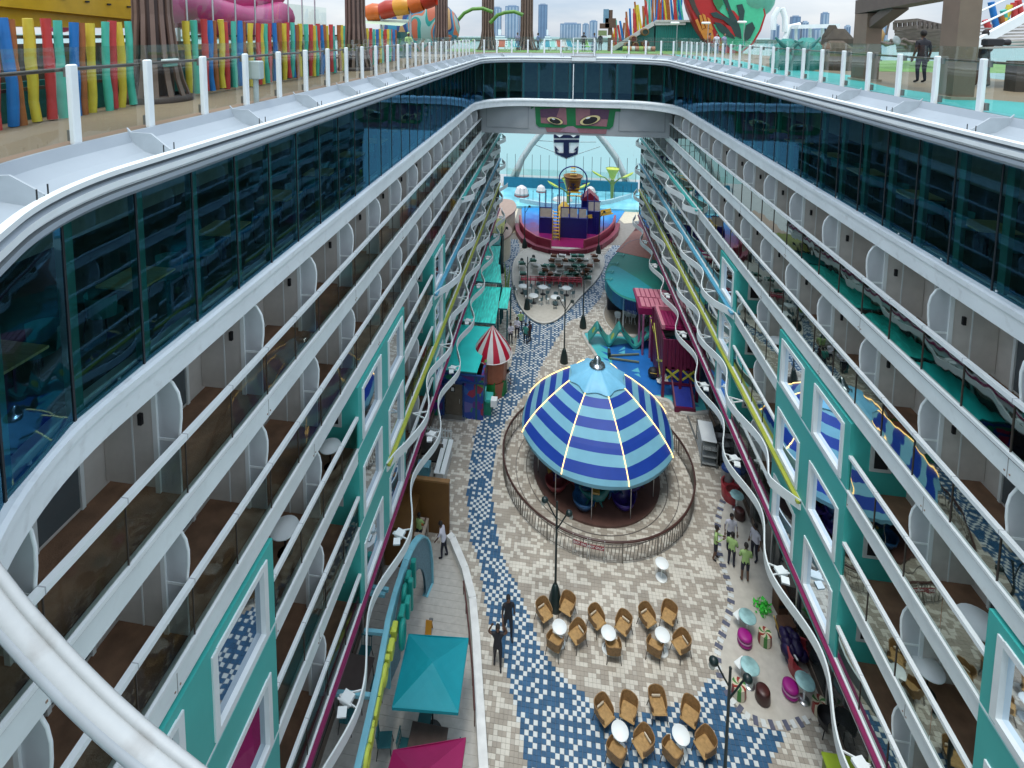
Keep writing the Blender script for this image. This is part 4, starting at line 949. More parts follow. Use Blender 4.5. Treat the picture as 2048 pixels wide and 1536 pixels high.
# perforated arch plate: an upright arch from the beam end down to the terrace foot
foot = G(862,1165); top0 = B_[-2]
vd = Vector((foot.x-top0.x, foot.y-top0.y,0)); 
q = MB(); out=[];inn=[]
A_ = Vector((top0.x,top0.y,3.45)); W = vd.length
def arcp(t,ro,h): 
    return None
n_ = 16
base_far = Vector((foot.x,foot.y,0))
near = Vector((top0.x-.25,top0.y-1.3,0)); axis = base_far-near; 
for i in range(n_+1):
    a = math.pi*i/n_; u = .5-.5*math.cos(a)
    o_ = near+axis*u+Vector((0,0,.0+3.7*math.sin(a)**.75)) ; 
    ui = .5-.30*math.cos(a); i_ = near+axis*(ui+.04)+Vector((0,0,2.35*math.sin(a)**.9))
    out.append(o_); inn.append(i_)
vs=[]; nrm = axis.cross(Vector((0,0,1))).normalized()*.05
for o_,i_ in zip(out,inn): vs += [o_-nrm,i_-nrm,o_+nrm,i_+nrm]
fs=[]
for i in range(n_): a=i*4; fs += [(a,a+1,a+5,a+4),(a+2,a+6,a+7,a+3)]
q.add(vs,fs,0); q.build('arch_plate',MESHM,ar)
q = MB()
for i in range(n_): q.bar(out[i],out[i+1],.26,.07)
q.bar(out[-1],out[-1]+(inn[-1]-out[-1]),.26,.08); q.build('arch_edge',AQ,ar)
for (px1,py1,px2,py2) in [(690,1165,777,1180),(716,1182,770,1190),(728,1262,768,1266),(660,1385,742,1392)]:
    a = PZ(px1,py1,3.55); b_ = PZ(px2,py2,3.55); q = MB(); q.bar(a,b_,.12,.12); q.build('cross_beam',AQ,ar)
# letters: thick letter blocks fixed on the promenade side of the beam, seen from above
LT = mat('letter_teal',(.01,.30,.25),.45,var=.1); LY = mat('letter_yellow',(.55,.62,.08),.45,var=.06)
def letter(px,py,l,hh,m_,round_=False,rzx=0):
    v = PZ(px+9,py,3.5); d = (B_[2]-B_[4]); rz = math.atan2(d.y,d.x); q = MB()
    if round_:
        pts_ = [(l/2*math.cos(a),0,hh/2*math.sin(a)) for a in [2*math.pi*i/14 for i in range(14)]]
        q.tube(pts_,.10,6,closed=True)
    else:
        q.bevbox((0,0,0),l,.20,hh,.03); q.bevbox((l*.15,-.03,hh*.2),l*.6,.24,hh*.25,.03)
    o = q.build('letter',m_,ar,(v.x,v.y,3.45-hh*.35),rz)
for (px,py,l,hh,r_) in [(818,1125,.22,1.2,0),(808,1150,.35,.8,0),(812,1165,.2,1.3,0),(800,1178,.45,.8,1),(806,1200,.35,.7,0),(795,1222,.45,.8,0),(796,1250,.5,.9,1)]: letter(px,py,l,hh,LT,r_)
for (px,py,l,hh,r_) in [(780,1252,.38,.45,0),(773,1288,.42,.45,0),(765,1312,.18,.4,0),(760,1340,.42,.45,1),(750,1372,.50,.45,0),(742,1412,.48,.45,0),(734,1445,.18,.35,0),(731,1468,.34,.4,0),(724,1506,.42,.45,1)]: letter(px,py,l,hh,LY,r_)
# umbrellas
def umbrella(label,cs,cz,apex,m_):
    cx_ = sum(c[0] for c in cs)/4; cy_ = sum(c[1] for c in cs)/4
    t = thing('umbrella',label,'umbrella',(cx_,cy_,0)); q = MB()
    P_ = [(c[0]-cx_,c[1]-cy_,cz) for c in cs]; ap = (apex[0]-cx_,apex[1]-cy_,cz+.5)
    sub = 6; vs=[ap]; 
    for i in range(4):
        a = Vector(P_[i]); b_ = Vector(P_[(i+1)%4])
        for r in range(1,sub+1):
            for k in range(r): pass
        rows=[]
        for r in range(sub+1):
            row=[]
            for k in range(r+1):
                l_ = a.lerp(b_,k/r if r else 0); v = Vector(ap).lerp(l_,r/sub); v.z -= .05*math.sin(math.pi*(k/r if r else 0))*math.sin(math.pi*r/sub/1.6); row.append(v)
            rows.append(row)
        for r in range(sub):
            for k in range(r+1):
                q.add([rows[r][k],rows[r+1][k],rows[r+1][k+1]],[(0,1,2)],0)
                if k<r: q.add([rows[r][k],rows[r+1][k+1],rows[r][k+1]],[(0,1,2)],0)
    q.build('canopy',m_,t)
    q = MB()
    for i in range(4):
        a = Vector(P_[i]); b_ = Vector(P_[(i+1)%4]); q.bar(a-Vector((0,0,.05)),b_-Vector((0,0,.05)),.012,.11)
    q.build('valance',m_,t)
    q = MB(); q.tube([(ap[0],ap[1],0),(ap[0],ap[1],cz+.45)],.035,8); q.build('pole',DARKM,t); q = MB(); q.lathe([(.001,.06),(.32,.05),(.34,0)],(ap[0],ap[1],0),20); q.build('base',DARKM,t)
UT = mat('umbrella_teal',(.0,.27,.33),.65,var=.05,bump=.2,bscale=5); UM = mat('umbrella_magenta',(.28,.005,.085),.65,var=.05,bump=.2,bscale=5)
umbrella('rectangular teal cafe umbrella on the left terrace',[(-5.25,17.32),(-2.98,17.51),(-2.95,15.31),(-5.19,15.13)],2.3,(-4.05,16.2),UT)
umbrella('deep magenta cafe umbrella at the bottom edge of the left terrace',[(-4.82,14.11),(-2.58,14.73),(-2.6,12.4),(-4.9,12.0)],2.3,(-3.8,13.3),UM)
# terrace furniture
CHM = mat('terrace_chair_teal',(.02,.14,.16),.5); TMM = mat('terrace_table',(.10,.07,.06),.5,var=.2)
b = MB(); b.bevbox((0,0,.45),.46,.46,.04,.015); csm = b.mesh('seat',CHM)
b = MB()
for x in (-.2,-.1,0,.1,.2): b.bar((x,.22,.45),(x,.27,.86),.02,.03)
b.bar((-.23,.27,.87),(.23,.27,.87),.05,.03); cbm = b.mesh('backrest',CHM)
lgs=[]
for sx in (-1,1):
    for sy in (-1,1): b=MB(); b.tube([(sx*.2,sy*.2,.45),(sx*.25,sy*.26,0)],.014,5); lgs.append(b.mesh('leg',DARKM))
def tchair(x,y,rz,lb):
    t = thing('terrace_chair',lb,'chair',(x,y,.01),math.radians(rz),'teal slatted chairs of the left terrace'); link('seat',csm,t); link('backrest',cbm,t)
    for l in lgs: link('leg',l,t)
def ttable(x,y,lb,m_=TMM,sx=1.3,sy=.8):
    t = thing('terrace_table',lb,'table',(x,y,.01)); b=MB(); b.bevbox((0,0,.74),sx,sy,.04,.012); b.build('table_top',m_,t)
    for a in (-1,1):
        for c in (-1,1): b=MB(); b.tube([(a*(sx/2-.08),c*(sy/2-.08),.72),(a*(sx/2-.05),c*(sy/2-.05),0)],.018,6); b.build('leg',DARKM,t)
ttable(-4.05,15.5,'brown rectangular table under the teal umbrella')
for (dx,dy,rz,lb) in [(-.75,-.1,90,'left of the table under the teal umbrella'),(.85,-.1,-90,'right of the table under the teal umbrella'),(0,-.75,180,'at the near side of the table under the teal umbrella'),(-.3,.75,0,'at the far side of the table under the teal umbrella')]: tchair(-4.05+dx,15.5+dy,rz,'dark teal slatted chair '+lb)
v = G(705,1350,.74); ttable(v.x,v.y,'brown table half hidden behind the arched sign beam, left part of the terrace',mat('table_brown',(.13,.10,.09),.5,var=.15),1.3,1.3)
for (dx,dy,rz,lb) in [(-.95,.2,90,'left of the brown table behind the sign beam'),(.95,.1,-90,'right of the brown table behind the sign beam'),(.1,.98,0,'at the far side of the brown table behind the sign beam'),(.2,-.98,180,'at the near side of the brown table behind the sign beam')]: tchair(v.x+dx,v.y+dy,rz,'dark teal slatted chair '+lb)
v = G(770,1480,.45); tchair(v.x,v.y,100,'lone dark teal slatted chair below the yellow letters at the bottom edge'); 
dr_ = thing('floor_drain','small dark square floor drain on the stone terrace','drain',tuple(G(862,1240,.012)))
q=MB(); q.bevbox((0,0,.0),.16,.16,.01,.003); q.build('grate',DARKM,dr_); q=MB()
for k in range(4): q.box(-.06,.06,-.06+k*.035,-.045+k*.035,.005,.009)
q.build('bars',STEEL,dr_,kind='stuff')
wf_ = thing('wet_floor_sign','small folding orange floor sign beside the teal umbrella','floor sign',tuple(G(858,1265,0.01)))
q=MB(); q.cbox((0,.1,.28),.26,.015,.56,0,0,.3); q.build('front_board',mat('sign_orange',(.6,.28,.02),.5),wf_); q=MB(); q.cbox((0,-.1,.28),.26,.015,.56,0,0,-.3); q.build('back_board',MATS['sign_orange'],wf_)
# white counter and picket fence, blue bins
v = G(884,940,.95); wc = thing('service_counter','long white service counter between the brown screen wall and the picket fence','counter',(-6.1,27.3,0))
q=MB(); q.bevbox((0,0,.95),.62,2.5,.06,.02); q.build('counter_top',WHITEB,wc); q=MB(); q.box(-.22,.22,-1.2,1.2,0,.92); q.build('body',OFFW,wc); q=MB(); q.box(.02,.06,-1.2,1.2,.98,1.12); q.build('glass_lip',GLC,wc)
pf_ = thing('picket_fence','white picket fence beside the multicoloured booth','fence',(-7.0,29.3,0))
for r_,yo in ((0,0),(1,-.75)):
    q=MB(); q.box(-.95,.95,yo-.015,yo+.015,.35,.42); q.box(-.95,.95,yo-.015,yo+.015,.82,.89); q.build('cross_rail',WHITEB,pf_)
    b=MB(); b.prism([(-.03,0),(.03,0),(.03,.98),(0,1.06),(-.03,.98)],-.01,.01,tf=Matrix.Translation((0,0,0)) @ Matrix.Rotation(math.pi/2,4,'X')); pk=b.mesh('picket',WHITEB)
    for k in range(11): link('picket',pk,pf_,(-.9+k*.18,yo-.03,0))
cb = thing('cool_box','light blue cool box beside the white counter','box',tuple(G(848,948)))
q=MB(); q.bevbox((0,0,.3),.7,.5,.6,.04); q.build('body',mat('coolbox',(.15,.45,.55),.4),cb); q=MB(); q.bevbox((0,0,.63),.74,.54,.08,.02); q.build('lid',mat('coolbox_lid',(.22,.52,.62),.4),cb)
for k,(px,py) in enumerate(((850,910),(870,925))):
    v=G(px,py); gp=thing('glass_screen','%s grey glass panel standing behind the white counter'%('left','right')[k],'screen',(v.x,v.y,0)); q=MB(); q.box(-.5,.5,0,.02,.1,1.2); q.build('pane',mat('dim_glass',(.12,.11,.10),.1),gp); q=MB(); q.box(-.54,.54,-.01,.03,.0,.1); q.build('foot',DARKM,gp)
# ---- multicoloured ticket booth
bo = thing('ticket_booth','booth painted with blue, green and purple mosaic with a steel door and teal roof','booth')
y_ = 31.55; xa,xb = -8.3,-4.45
q=MB(); q.box(xa,-7.05,y_,y_+.15,0,3.0,0); q.box(-5.75,xb,y_,y_+.15,0,3.0,0); q.box(-7.05,-5.75,y_,y_+.15,2.35,3.0,0)
q.box(xb-.15,xb,y_+.15,y_+3.6,0,3.0,0)
MOS = bpy.data.materials.new('mosaic'); MOS.use_nodes=True; t_=MOS.node_tree; bs=t_.nodes['Principled BSDF']; vo=t_.nodes.new('ShaderNodeTexVoronoi'); vo.inputs['Scale'].default_value=2.2; tcn=t_.nodes.new('ShaderNodeTexCoord'); t_.links.new(tcn.outputs['Object'],vo.inputs['Vector'])
sp=t_.nodes.new('ShaderNodeSeparateColor'); t_.links.new(vo.outputs['Color'],sp.inputs['Color']); rp=t_.nodes.new('ShaderNodeValToRGB'); rp.color_ramp.interpolation='CONSTANT'
cols=[(.0,(.012,.05,.28)),(.25,(.01,.18,.10)),(.4,(.09,.02,.20)),(.52,(.25,.02,.06)),(.62,(.02,.10,.32)),(.78,(.10,.28,.05)),(.9,(.10,.10,.30))]
rp.color_ramp.elements[0].color=(*cols[0][1],1); rp.color_ramp.elements[1].position=cols[1][0]; rp.color_ramp.elements[1].color=(*cols[1][1],1)
for p_,c_ in cols[2:]: el=rp.color_ramp.elements.new(p_); el.color=(*c_,1)
t_.links.new(sp.outputs['Red'],rp.inputs['Fac']); t_.links.new(rp.outputs['Color'],bs.inputs['Base Color']); bs.inputs['Roughness'].default_value=.3
q.build('wall',MOS,bo)
q=MB(); q.box(-7.12,-7.0,y_-.06,y_+.02,0,2.5,0); q.box(-5.8,-5.68,y_-.06,y_+.02,0,2.5,0); q.box(-7.12,-5.68,y_-.06,y_+.02,2.35,2.5,0); q.box(xa,xb+.05,y_-.08,y_,2.5,2.6,0); q.box(xa,xb+.08,y_-.1,y_+.05,3.0,3.08,0); fr_=q.build('frame',mat('frame_navy',(.008,.04,.16),.4),bo)
q=MB(); q.box(-6.95,-5.85,y_+.06,y_+.12,.1,2.3); do=q.build('door',mat('door_bronze',(.16,.14,.11),.35,metal=.6),bo); q=MB(); q.tube([(-6.0,y_,1.0),(-6.0,y_,1.3)],.025,6); q.build('handle',STEEL,do)
q=MB(); q.box(-6.62,-6.32,y_+.03,y_+.055,1.75,2.1,0); q.box(-6.56,-6.38,y_+.02,y_+.03,1.81,2.04,1); q.build('door_emblem',[BLACK,OFFW],do)
q=MB(); q.box(-6.75,-6.3,y_-.1,y_-.07,2.4,2.5); q.build('name_plate',WHITEB,bo)
q=MB(); q.box(-7.15,-5.6,y_-.35,y_+.1,.0,.12); q.build('step',STEEL,bo)
q=MB(); q.box(xb,xb+.5,y_+.6,y_+1.4,.85,1.0,0); q.box(xb,xb+.45,y_+.5,y_+1.6,0,.85,1); q.box(xb+.45,xb+.85,y_+.3,y_+.75,.75,1.2,2); q.box(xb+.05,xb+.1,y_+.4,y_+.8,1.0,1.8,3); q.build('service_hatch',[TEAL,mat('hatch_green',(.01,.2,.12),.5),WHITEB,mat('aqua2',(.1,.5,.48),.4)],bo)
# teal tin roofs, each a run of narrow strips
TR = [mat('roof_teal',(.03,.68,.62),.45,var=.1,scale=1), mat('roof_teal_streaked',(.05,.78,.66),.5,var=.4,scale=3.0,stretch=(3,.35,3)), mat('roof_olive',(.20,.22,.01),.55,var=.35,scale=3,stretch=(3,.4,3)), mat('roof_deep',(.01,.30,.29),.5,var=.4,scale=3,stretch=(3,.4,3))]
def roof(label,poly,z0,z1,m_,strip=.42):
    """poly: near-left, near-right, far-right, far-left in plan; sloped strips with standing seams"""
    t=thing('tin_roof',label,'roof'); a,b_,c,d=[Vector((*p,0)) for p in poly]; n=max(2,int((b_-a).length/strip))
    for i in range(n):
        t0,t1=i/n,(i+1)/n; q=MB(); v=[a.lerp(b_,t0),a.lerp(b_,t1),d.lerp(c,t1),d.lerp(c,t0)]; dz=hsh(i,3,5)*.02
        zs=[z0,z0,z1,z1]; vs=[(p.x,p.y,z+dz) for p,z in zip(v,zs)]+[(p.x,p.y,z-.05) for p,z in zip(v,zs)]
        q.add(vs,[(0,1,2,3),(7,6,5,4),(0,4,5,1),(1,5,6,2),(2,6,7,3),(3,7,4,0)],0); q.build('roof_strip',m_,t)
    q=MB(); q.bar((a.x,a.y,z0+.02),(b_.x,b_.y,z0+.02),.08,.08); q.build('gutter',mat('gutter_dark',(.01,.10,.12),.5),t)
    w=MB(); 
    for p,z in ((a,z0),(b_,z0),(c,z1),(d,z1)): w.box(p.x-.06,p.x+.06,p.y-.06,p.y+.06,0,z-.08)
    w.build('posts',MATS['gutter_dark'],t,kind='stuff')
roof('smooth turquoise roof of the multicoloured booth',[(-8.2,31.6),(-4.9,31.6),(-4.6,37.0),(-8.2,37.0)],3.12,3.2,TR[0],1.7)
roof('streaked teal tin roof behind the striped kiosk',[(-8.0,37.2),(-4.35,37.2),(-4.6,43.0),(-8.0,43.0)],3.3,3.3,TR[1])
roof('streaked teal tin roof with a raised right corner beyond the palms',[(-8.0,43.2),(-4.55,43.2),(-5.1,47.0),(-8.0,47.0)],3.55,3.5,TR[1])
roof('narrow deeper teal tin roof next in the row',[(-8.0,47.1),(-5.3,47.1),(-5.6,52.0),(-8.0,52.0)],3.3,3.2,TR[1])
roof('dark teal tin roof before the olive one',[(-8.0,52.1),(-5.7,52.1),(-5.8,54.3),(-8.0,54.3)],3.2,3.4,TR[3])
roof('olive yellow tin roof at the far end of the row',[(-8.0,54.4),(-5.6,54.4),(-5.9,59.8),(-8.0,59.8)],3.5,3.3,TR[2])
roof('small teal awning on the promenade side of the roof row',[(-4.5,40.2),(-3.75,40.2),(-3.8,43.9),(-4.5,43.9)],2.9,2.9,TR[1],.38)
# striped kiosk
ki = thing('striped_kiosk','round kiosk with red and white striped cone roof and orange and green walls','kiosk',(-4.25,34.6,0))
RW=[mat('stripe_red',(.42,.005,.03),.5,var=.05),mat('stripe_white',(.66,.64,.62),.5,var=.05)]
NS=18; prof=[(.02,4.75),(.5,4.15),(1.0,3.5),(1.32,2.95),(1.36,2.75)]
for k in range(NS):
    q=MB(); q.lathe(prof,n=3,a0=2*math.pi*k/NS,a1=2*math.pi*(k+1)/NS,smooth=True); q.build('roof_stripe',RW[k%2],ki)
q=MB(); q.tube([(1.37*math.cos(2*math.pi*i/40),1.37*math.sin(2*math.pi*i/40),2.74) for i in range(40)],.035,6,closed=True); q.build('rim',RW[1],ki)
KC=[mat('kiosk_orange',(.38,.12,.06),.5),mat('kiosk_green',(.01,.20,.04),.5),mat('kiosk_salmon',(.42,.20,.14),.5)]
for k in range(10):
    a0=2*math.pi*k/10; a1=2*math.pi*(k+1)/10; q=MB()
    for (z0_,z1_,c) in ((0,1.1,[1,1,0][k%3]),(1.1,2.75,[2,0,0][k%3])): q.lathe([(1.05,z0_),(1.1,z1_)],n=3,a0=a0,a1=a1,mi=c,smooth=False)
    q.add([(1.09*math.cos(a0),1.09*math.sin(a0),.4),(1.09*math.cos(a1),1.09*math.sin(a1),0.02),(1.1*math.cos(a1),1.1*math.sin(a1),1.3)],[(0,1,2)],1)
    q.build('wall_panel',KC,ki)
# yellow green grass-like plant and far curved parapets
gp_=thing('grass_sculpture','bright yellow green reed sculpture beside the teal roofs','plant',tuple(G(1014,580)))
for k in range(9):
    q=MB(); a=hsh(k,1,1)*6.28; h=1.2+hsh(k,2,1)*1.6; q.tube([(.12*math.cos(a),.12*math.sin(a),0),(.2*math.cos(a),.2*math.sin(a),h*.6),(.3*math.cos(a),.3*math.sin(a),h)],[.05,.04,.01],5); q.build('blade',mat('reed',(.32,.50,.06),.5),gp_)
cw=thing('curved_parapet','tan wavy topped parapet curving past the teal roofs','wall')
q=MB(); po=[(-6.0,69),(-5.3,67.5),(-5.0,65.5),(-5.35,63.5),(-6.0,62),(-6.1,60.8),(-5.7,59.8),(-5.0,58.4),(-4.85,57),(-5.2,55.6),(-6.2,54.2),(-7.9,54),(-7.9,69)]
q.prism(smooth_poly(po,2),2.55,2.75,0); q.build('roof_top',mat('parapet_tan',(.33,.24,.19),.6,var=.1),cw)
q=MB(); sp_=smooth_poly([(x-.15,y) for x,y in po],2); q.prism(sp_,0,2.5,0); q.build('wall',CREAM,cw)
# ================================================================ seating island
isl = GP([(1060,575),(1160,575)])
CL=[mat('deck_brown',(.16,.06,.025),.6,var=.15),mat('deck_green',(.02,.14,.10),.6,var=.15),mat('deck_white',(.5,.5,.48),.6,var=.1)]
lbm=[]
for c in CL:
    b=MB(); b.bar((-.0,.55,.75),(0,.1,.36),.56,.05); b.bar((0,.1,.36),(0,-.55,.40),.56,.05); lbm.append(b.mesh('sling',c))
b=MB()
for sx in (-.29,.29): b.bar((sx,.58,.78),(sx,-.1,.3),.04,.04); b.bar((sx,-.1,.3),(sx,-.58,.42),.04,.04); b.bar((sx,.3,.55),(sx,.42,0),.035,.035); b.bar((sx,-.35,.36),(sx,-.3,0),.035,.035)
lfm=b.mesh('frame',WHITEB)
k=0; IS=[]; ORD='first second third fourth fifth sixth seventh eighth'.split()
for row,(py,xs_) in enumerate([(512,(1108,1124,1148,1162,1188)),(521,(1066,1104,1116,1132,1144,1158,1170,1192)),(532,(1072,1090,1104,1118,1134,1150,1164,1180)),(541,(1090,1120,1142,1154,1174)),(548,(1046,1084,1100,1116,1136,1150,1168)),(556,(1082,1098,1112,1128,1142,1156,1176)),(527,(1044,))]):
    for i,px in enumerate(xs_):
        if row==6: pass
        v=G(px,py+4,.4); c=[0,1,2,0,1,2,1,0][(i*2+row)%8]
        t=thing('lounge_chair','%s sling lounge chair, %s from left in %s row of seating island'%(('brown','green','white')[c],ORD[i],('first','second','third','fourth','fifth','nearest','left end')[row]),'lounge chair',(v.x,v.y,.12),math.pi+hsh(i,row,2)*.5-.25,'sling lounge chairs facing the splash pad'); t.scale=(1.15,1.15,1.15); link('sling',lbm[c],t); link('frame',lfm,t)
for (px,py) in [(1045,528),(1047,545),(1039,558)]:
    pass
PKM=mat('bench_pink',(.50,.06,.09),.5)
b=MB()
for sx in (-.24,.24): b.box(sx-.025,sx+.025,-.025,.025,0,.95); b.box(sx-.025,sx+.025,.35,.40,0,.5)
for z_ in (.55,.75,.92): b.box(-.24,.24,-.02,.02,z_-.03,z_+.03)
b.bevbox((0,.2,.48),.5,.45,.05,.015); bm2=b.mesh('seat_frame',PKM)
for i in range(13):
    v=G(1047+i*9.3,570+i*.35,.1); t=thing('pink_chair','pink open backed chair, %s from the left in the island row'%('first second third fourth fifth sixth seventh eighth ninth tenth eleventh twelfth thirteenth'.split()[i]),'chair',(v.x,v.y,.12),0,'pink chairs in a row'); link('frame',bm2,t)
b=MB(); b.lathe([(.001,.76),(.44,.75),(.46,.72),(.001,.70)],n=28); it=b.mesh('table_top',WHITEB); b=MB(); b.tube([(0,0,0),(0,0,.7)],.04,8); b.lathe([(.001,.04),(.25,.03),(.26,0)],n=16); il=b.mesh('leg',DARKM)
b=MB(); b.lathe([(.001,.0),(.17,.0),(.17,.05),(.001,.06)],(0,0,.45),16,0); sst=b.mesh('seat',WHITEB); b=MB(); b.lathe([(.19,.45),(.22,.62),(.21,.8)],n=14,a0=.2,a1=2.9); 
for a in range(4): b.tube([(.12*math.cos(a*1.57+.78),.12*math.sin(a*1.57+.78),.45),(.2*math.cos(a*1.57+.78),.2*math.sin(a*1.57+.78),0)],.014,5)
ssb=b.mesh('frame',mat('chair_slate',(.10,.18,.20),.4))
for n_,(px,py) in enumerate([(1046,572),(1086,574),(1133,576),(1067,591),(1111,594)]):
    v=G(px,py,.85); w_=('left rear','middle rear','right rear','left front','right front')[n_]
    t=thing('island_table','round white table with blue trim, %s on the seating island'%w_,'table',(v.x,v.y,.12),0,'round white tables on the seating island'); link('table_top',it,t); link('leg',il,t)
    for a,sd_ in ((20,'right'),(110,'far'),(200,'left'),(290,'near')):
        A=math.radians(a+n_*17); t=thing('island_chair','slate chair with white seat on the %s side of the %s white island table'%(sd_,w_),'chair',(v.x+.72*math.cos(A),v.y+.72*math.sin(A),.12),A-math.pi/2,'slate chairs round the island tables'); link('seat',sst,t); link('frame',ssb,t)
# small wall mounted star thing and planter
# ================================================================ splash pad
def arcpts(pts): return [G(*q) for q in pts]
RED=mat('splash_red',(.17,.008,.03),.4,var=.1); 
padL=[(1033,455),(1036,470),(1046,485),(1070,500),(1100,508),(1135,511),(1170,508),(1200,498),(1222,482),(1232,470),(1236,455)]
W_=[G(*q) for q in padL]
spl=thing('splash_pad_wall','curved deep red double wall round the front of the splash pad','wall')
q=MB()
for i in range(len(W_)-1): q.bar(W_[i]+Vector((0,0,.3)),W_[i+1]+Vector((0,0,.3)),.5,.6)
q.build('outer_wall',RED,spl)
W2=[G(px*.94+1135*.06,py*.985+6-6.5,0) for px,py in padL]; q=MB()
for i in range(len(W2)-1):
    if i in (4,5): continue
    q.bar(W2[i]+Vector((0,0,.6)),W2[i+1]+Vector((0,0,.6)),.22,1.2)
q.build('inner_wall',mat('splash_rose',(.26,.03,.06),.4),spl)
PADM=bpy.data.materials.new('pad_paint'); PADM.use_nodes=True; t_=PADM.node_tree; bs=t_.nodes['Principled BSDF']; bs.inputs['Roughness'].default_value=.25; tcn=t_.nodes.new('ShaderNodeTexCoord'); sx=t_.nodes.new('ShaderNodeSeparateXYZ'); t_.links.new(tcn.outputs['Object'],sx.inputs['Vector'])
nn=t_.nodes.new('ShaderNodeTexNoise'); nn.inputs['Scale'].default_value=.5; nn.inputs['Detail'].default_value=5; t_.links.new(tcn.outputs['Object'],nn.inputs['Vector'])
ma=t_.nodes.new('ShaderNodeMath'); ma.operation='MULTIPLY_ADD'; ma.inputs[1].default_value=7; t_.links.new(nn.outputs['Fac'],ma.inputs[0]); t_.links.new(sx.outputs['Y'],ma.inputs[2])
mr=t_.nodes.new('ShaderNodeMapRange'); mr.inputs['From Min'].default_value=66.5; mr.inputs['From Max'].default_value=80; t_.links.new(ma.outputs['Value'],mr.inputs['Value']); rp=t_.nodes.new('ShaderNodeValToRGB'); t_.links.new(mr.outputs['Result'],rp.inputs['Fac'])
rp.color_ramp.elements[0].color=(.26,.015,.10,1); rp.color_ramp.elements[1].color=(.05,.30,.62,1); e_=rp.color_ramp.elements.new(.22); e_.color=(.10,.01,.12,1); e_=rp.color_ramp.elements.new(.38); e_.color=(.015,.06,.32,1); e_=rp.color_ramp.elements.new(.65); e_.color=(.02,.22,.55,1)
t_.links.new(rp.outputs['Color'],bs.inputs['Base Color'])
pad=[G(*q)[:2] for q in [(1045,455),(1050,480),(1075,495),(1110,503),(1160,503),(1195,493),(1218,478),(1228,455),(1245,430),(1268,395),(1230,402),(1180,408),(1130,410),(1085,406),(1050,400),(1043,420)]]
q=MB(); q.prism([tuple(p) for p in pad],.0,.10,0); q.build('splash_pad_floor',PADM,kind='structure')
# pool behind with its teal wall
po=[G(*q)[:2] for q in [(1020,395),(1050,402),(1090,409),(1135,412),(1180,410),(1230,404),(1268,392),(1275,384),(1240,388),(1140,386),(1050,380),(1015,382)]]
POOLM=mat('pool_water',(.20,.55,.64),.08,var=.25,scale=.5)
q=MB(); q.prism([(-9,73),(-4,73.6),(0,74.2),(6,74.2),(12,74.5),(14,83),(-9,83)],0,.35,0); q.build('pool_water',POOLM,kind='structure')
PR_=thing('pool_border_wall','pale curved rim wall with slender posts between the splash pad and the pool','wall')
q=MB(); rr=[G(px,py,.5) for px,py in [(1040,402),(1060,406),(1090,411),(1130,414),(1175,412),(1220,405),(1262,393)]]
for i in range(len(rr)-1): q.bar(rr[i],rr[i+1],.35,.9)
q.build('rim',mat('pool_rim_blue',(.35,.55,.6),.4),PR_)
b=MB(); b.tube([(0,0,0),(0,0,1.9)],.03,5); b.sphere((0,0,1.95),.07,6); psm=b.mesh('post',DARKM)
for i in range(16):
    u=i/15*(len(rr)-1); k=min(int(u),len(rr)-2); p_=rr[k].lerp(rr[k+1],u-k); link('post',psm,PR_,(p_.x,p_.y,.4))
PW=thing('pool_back_wall','dark teal back wall of the stern pool with tall thin posts','wall')
q=MB(); q.box(-8.5,12.6,82.6,83.0,0,2.0); q.build('wall',mat('wall_petrol',(.01,.16,.26),.4),PW)
b=MB(); b.tube([(0,0,0),(0,0,3.9)],.035,5); psm2=b.mesh('post',DARKM)
for i in range(16): link('post',psm2,PW,(-8.0+i*1.35,82.8,1.9))
q=MB(); q.add([(-8,82.8,2.0),(12.4,82.8,2.0),(12.4,82.8,3.4),(-8,82.8,3.4)],[(0,1,2,3)]); q.build('glass_panel',GLC,PW)
for n_,(px,py,s_) in enumerate([(1043,392,1.1),(1082,384,.75),(1181,388,.8)]):
    v=G(px,py,.3); t=thing('rock_mound','white and red %s rock mound in the stern pool'%('large left','small middle','right')[n_],'rock',(v.x,v.y,.3)); q=MB(); q.lathe([(.9*s_,0),(1.0*s_,.5*s_),(.7*s_,1.2*s_),(.25*s_,1.5*s_),(.001,1.55*s_)],n=9,smooth=False); q.build('rock',mat('rock_white',(.6,.58,.58),.6),t); q=MB(); q.lathe([(1.02*s_,.0),(1.05*s_,.25*s_)],n=9,smooth=False); q.build('base_band',mat('rock_red',(.4,.08,.08),.5),t)
v=G(1125,399,.4); t=thing('pool_island','flat white oval island in the stern pool','island',(v.x,v.y,.36)); q=MB(); q.lathe([(1.5,0),(1.4,.12),(.001,.16)],n=20); q.build('slab',OFFW,t)
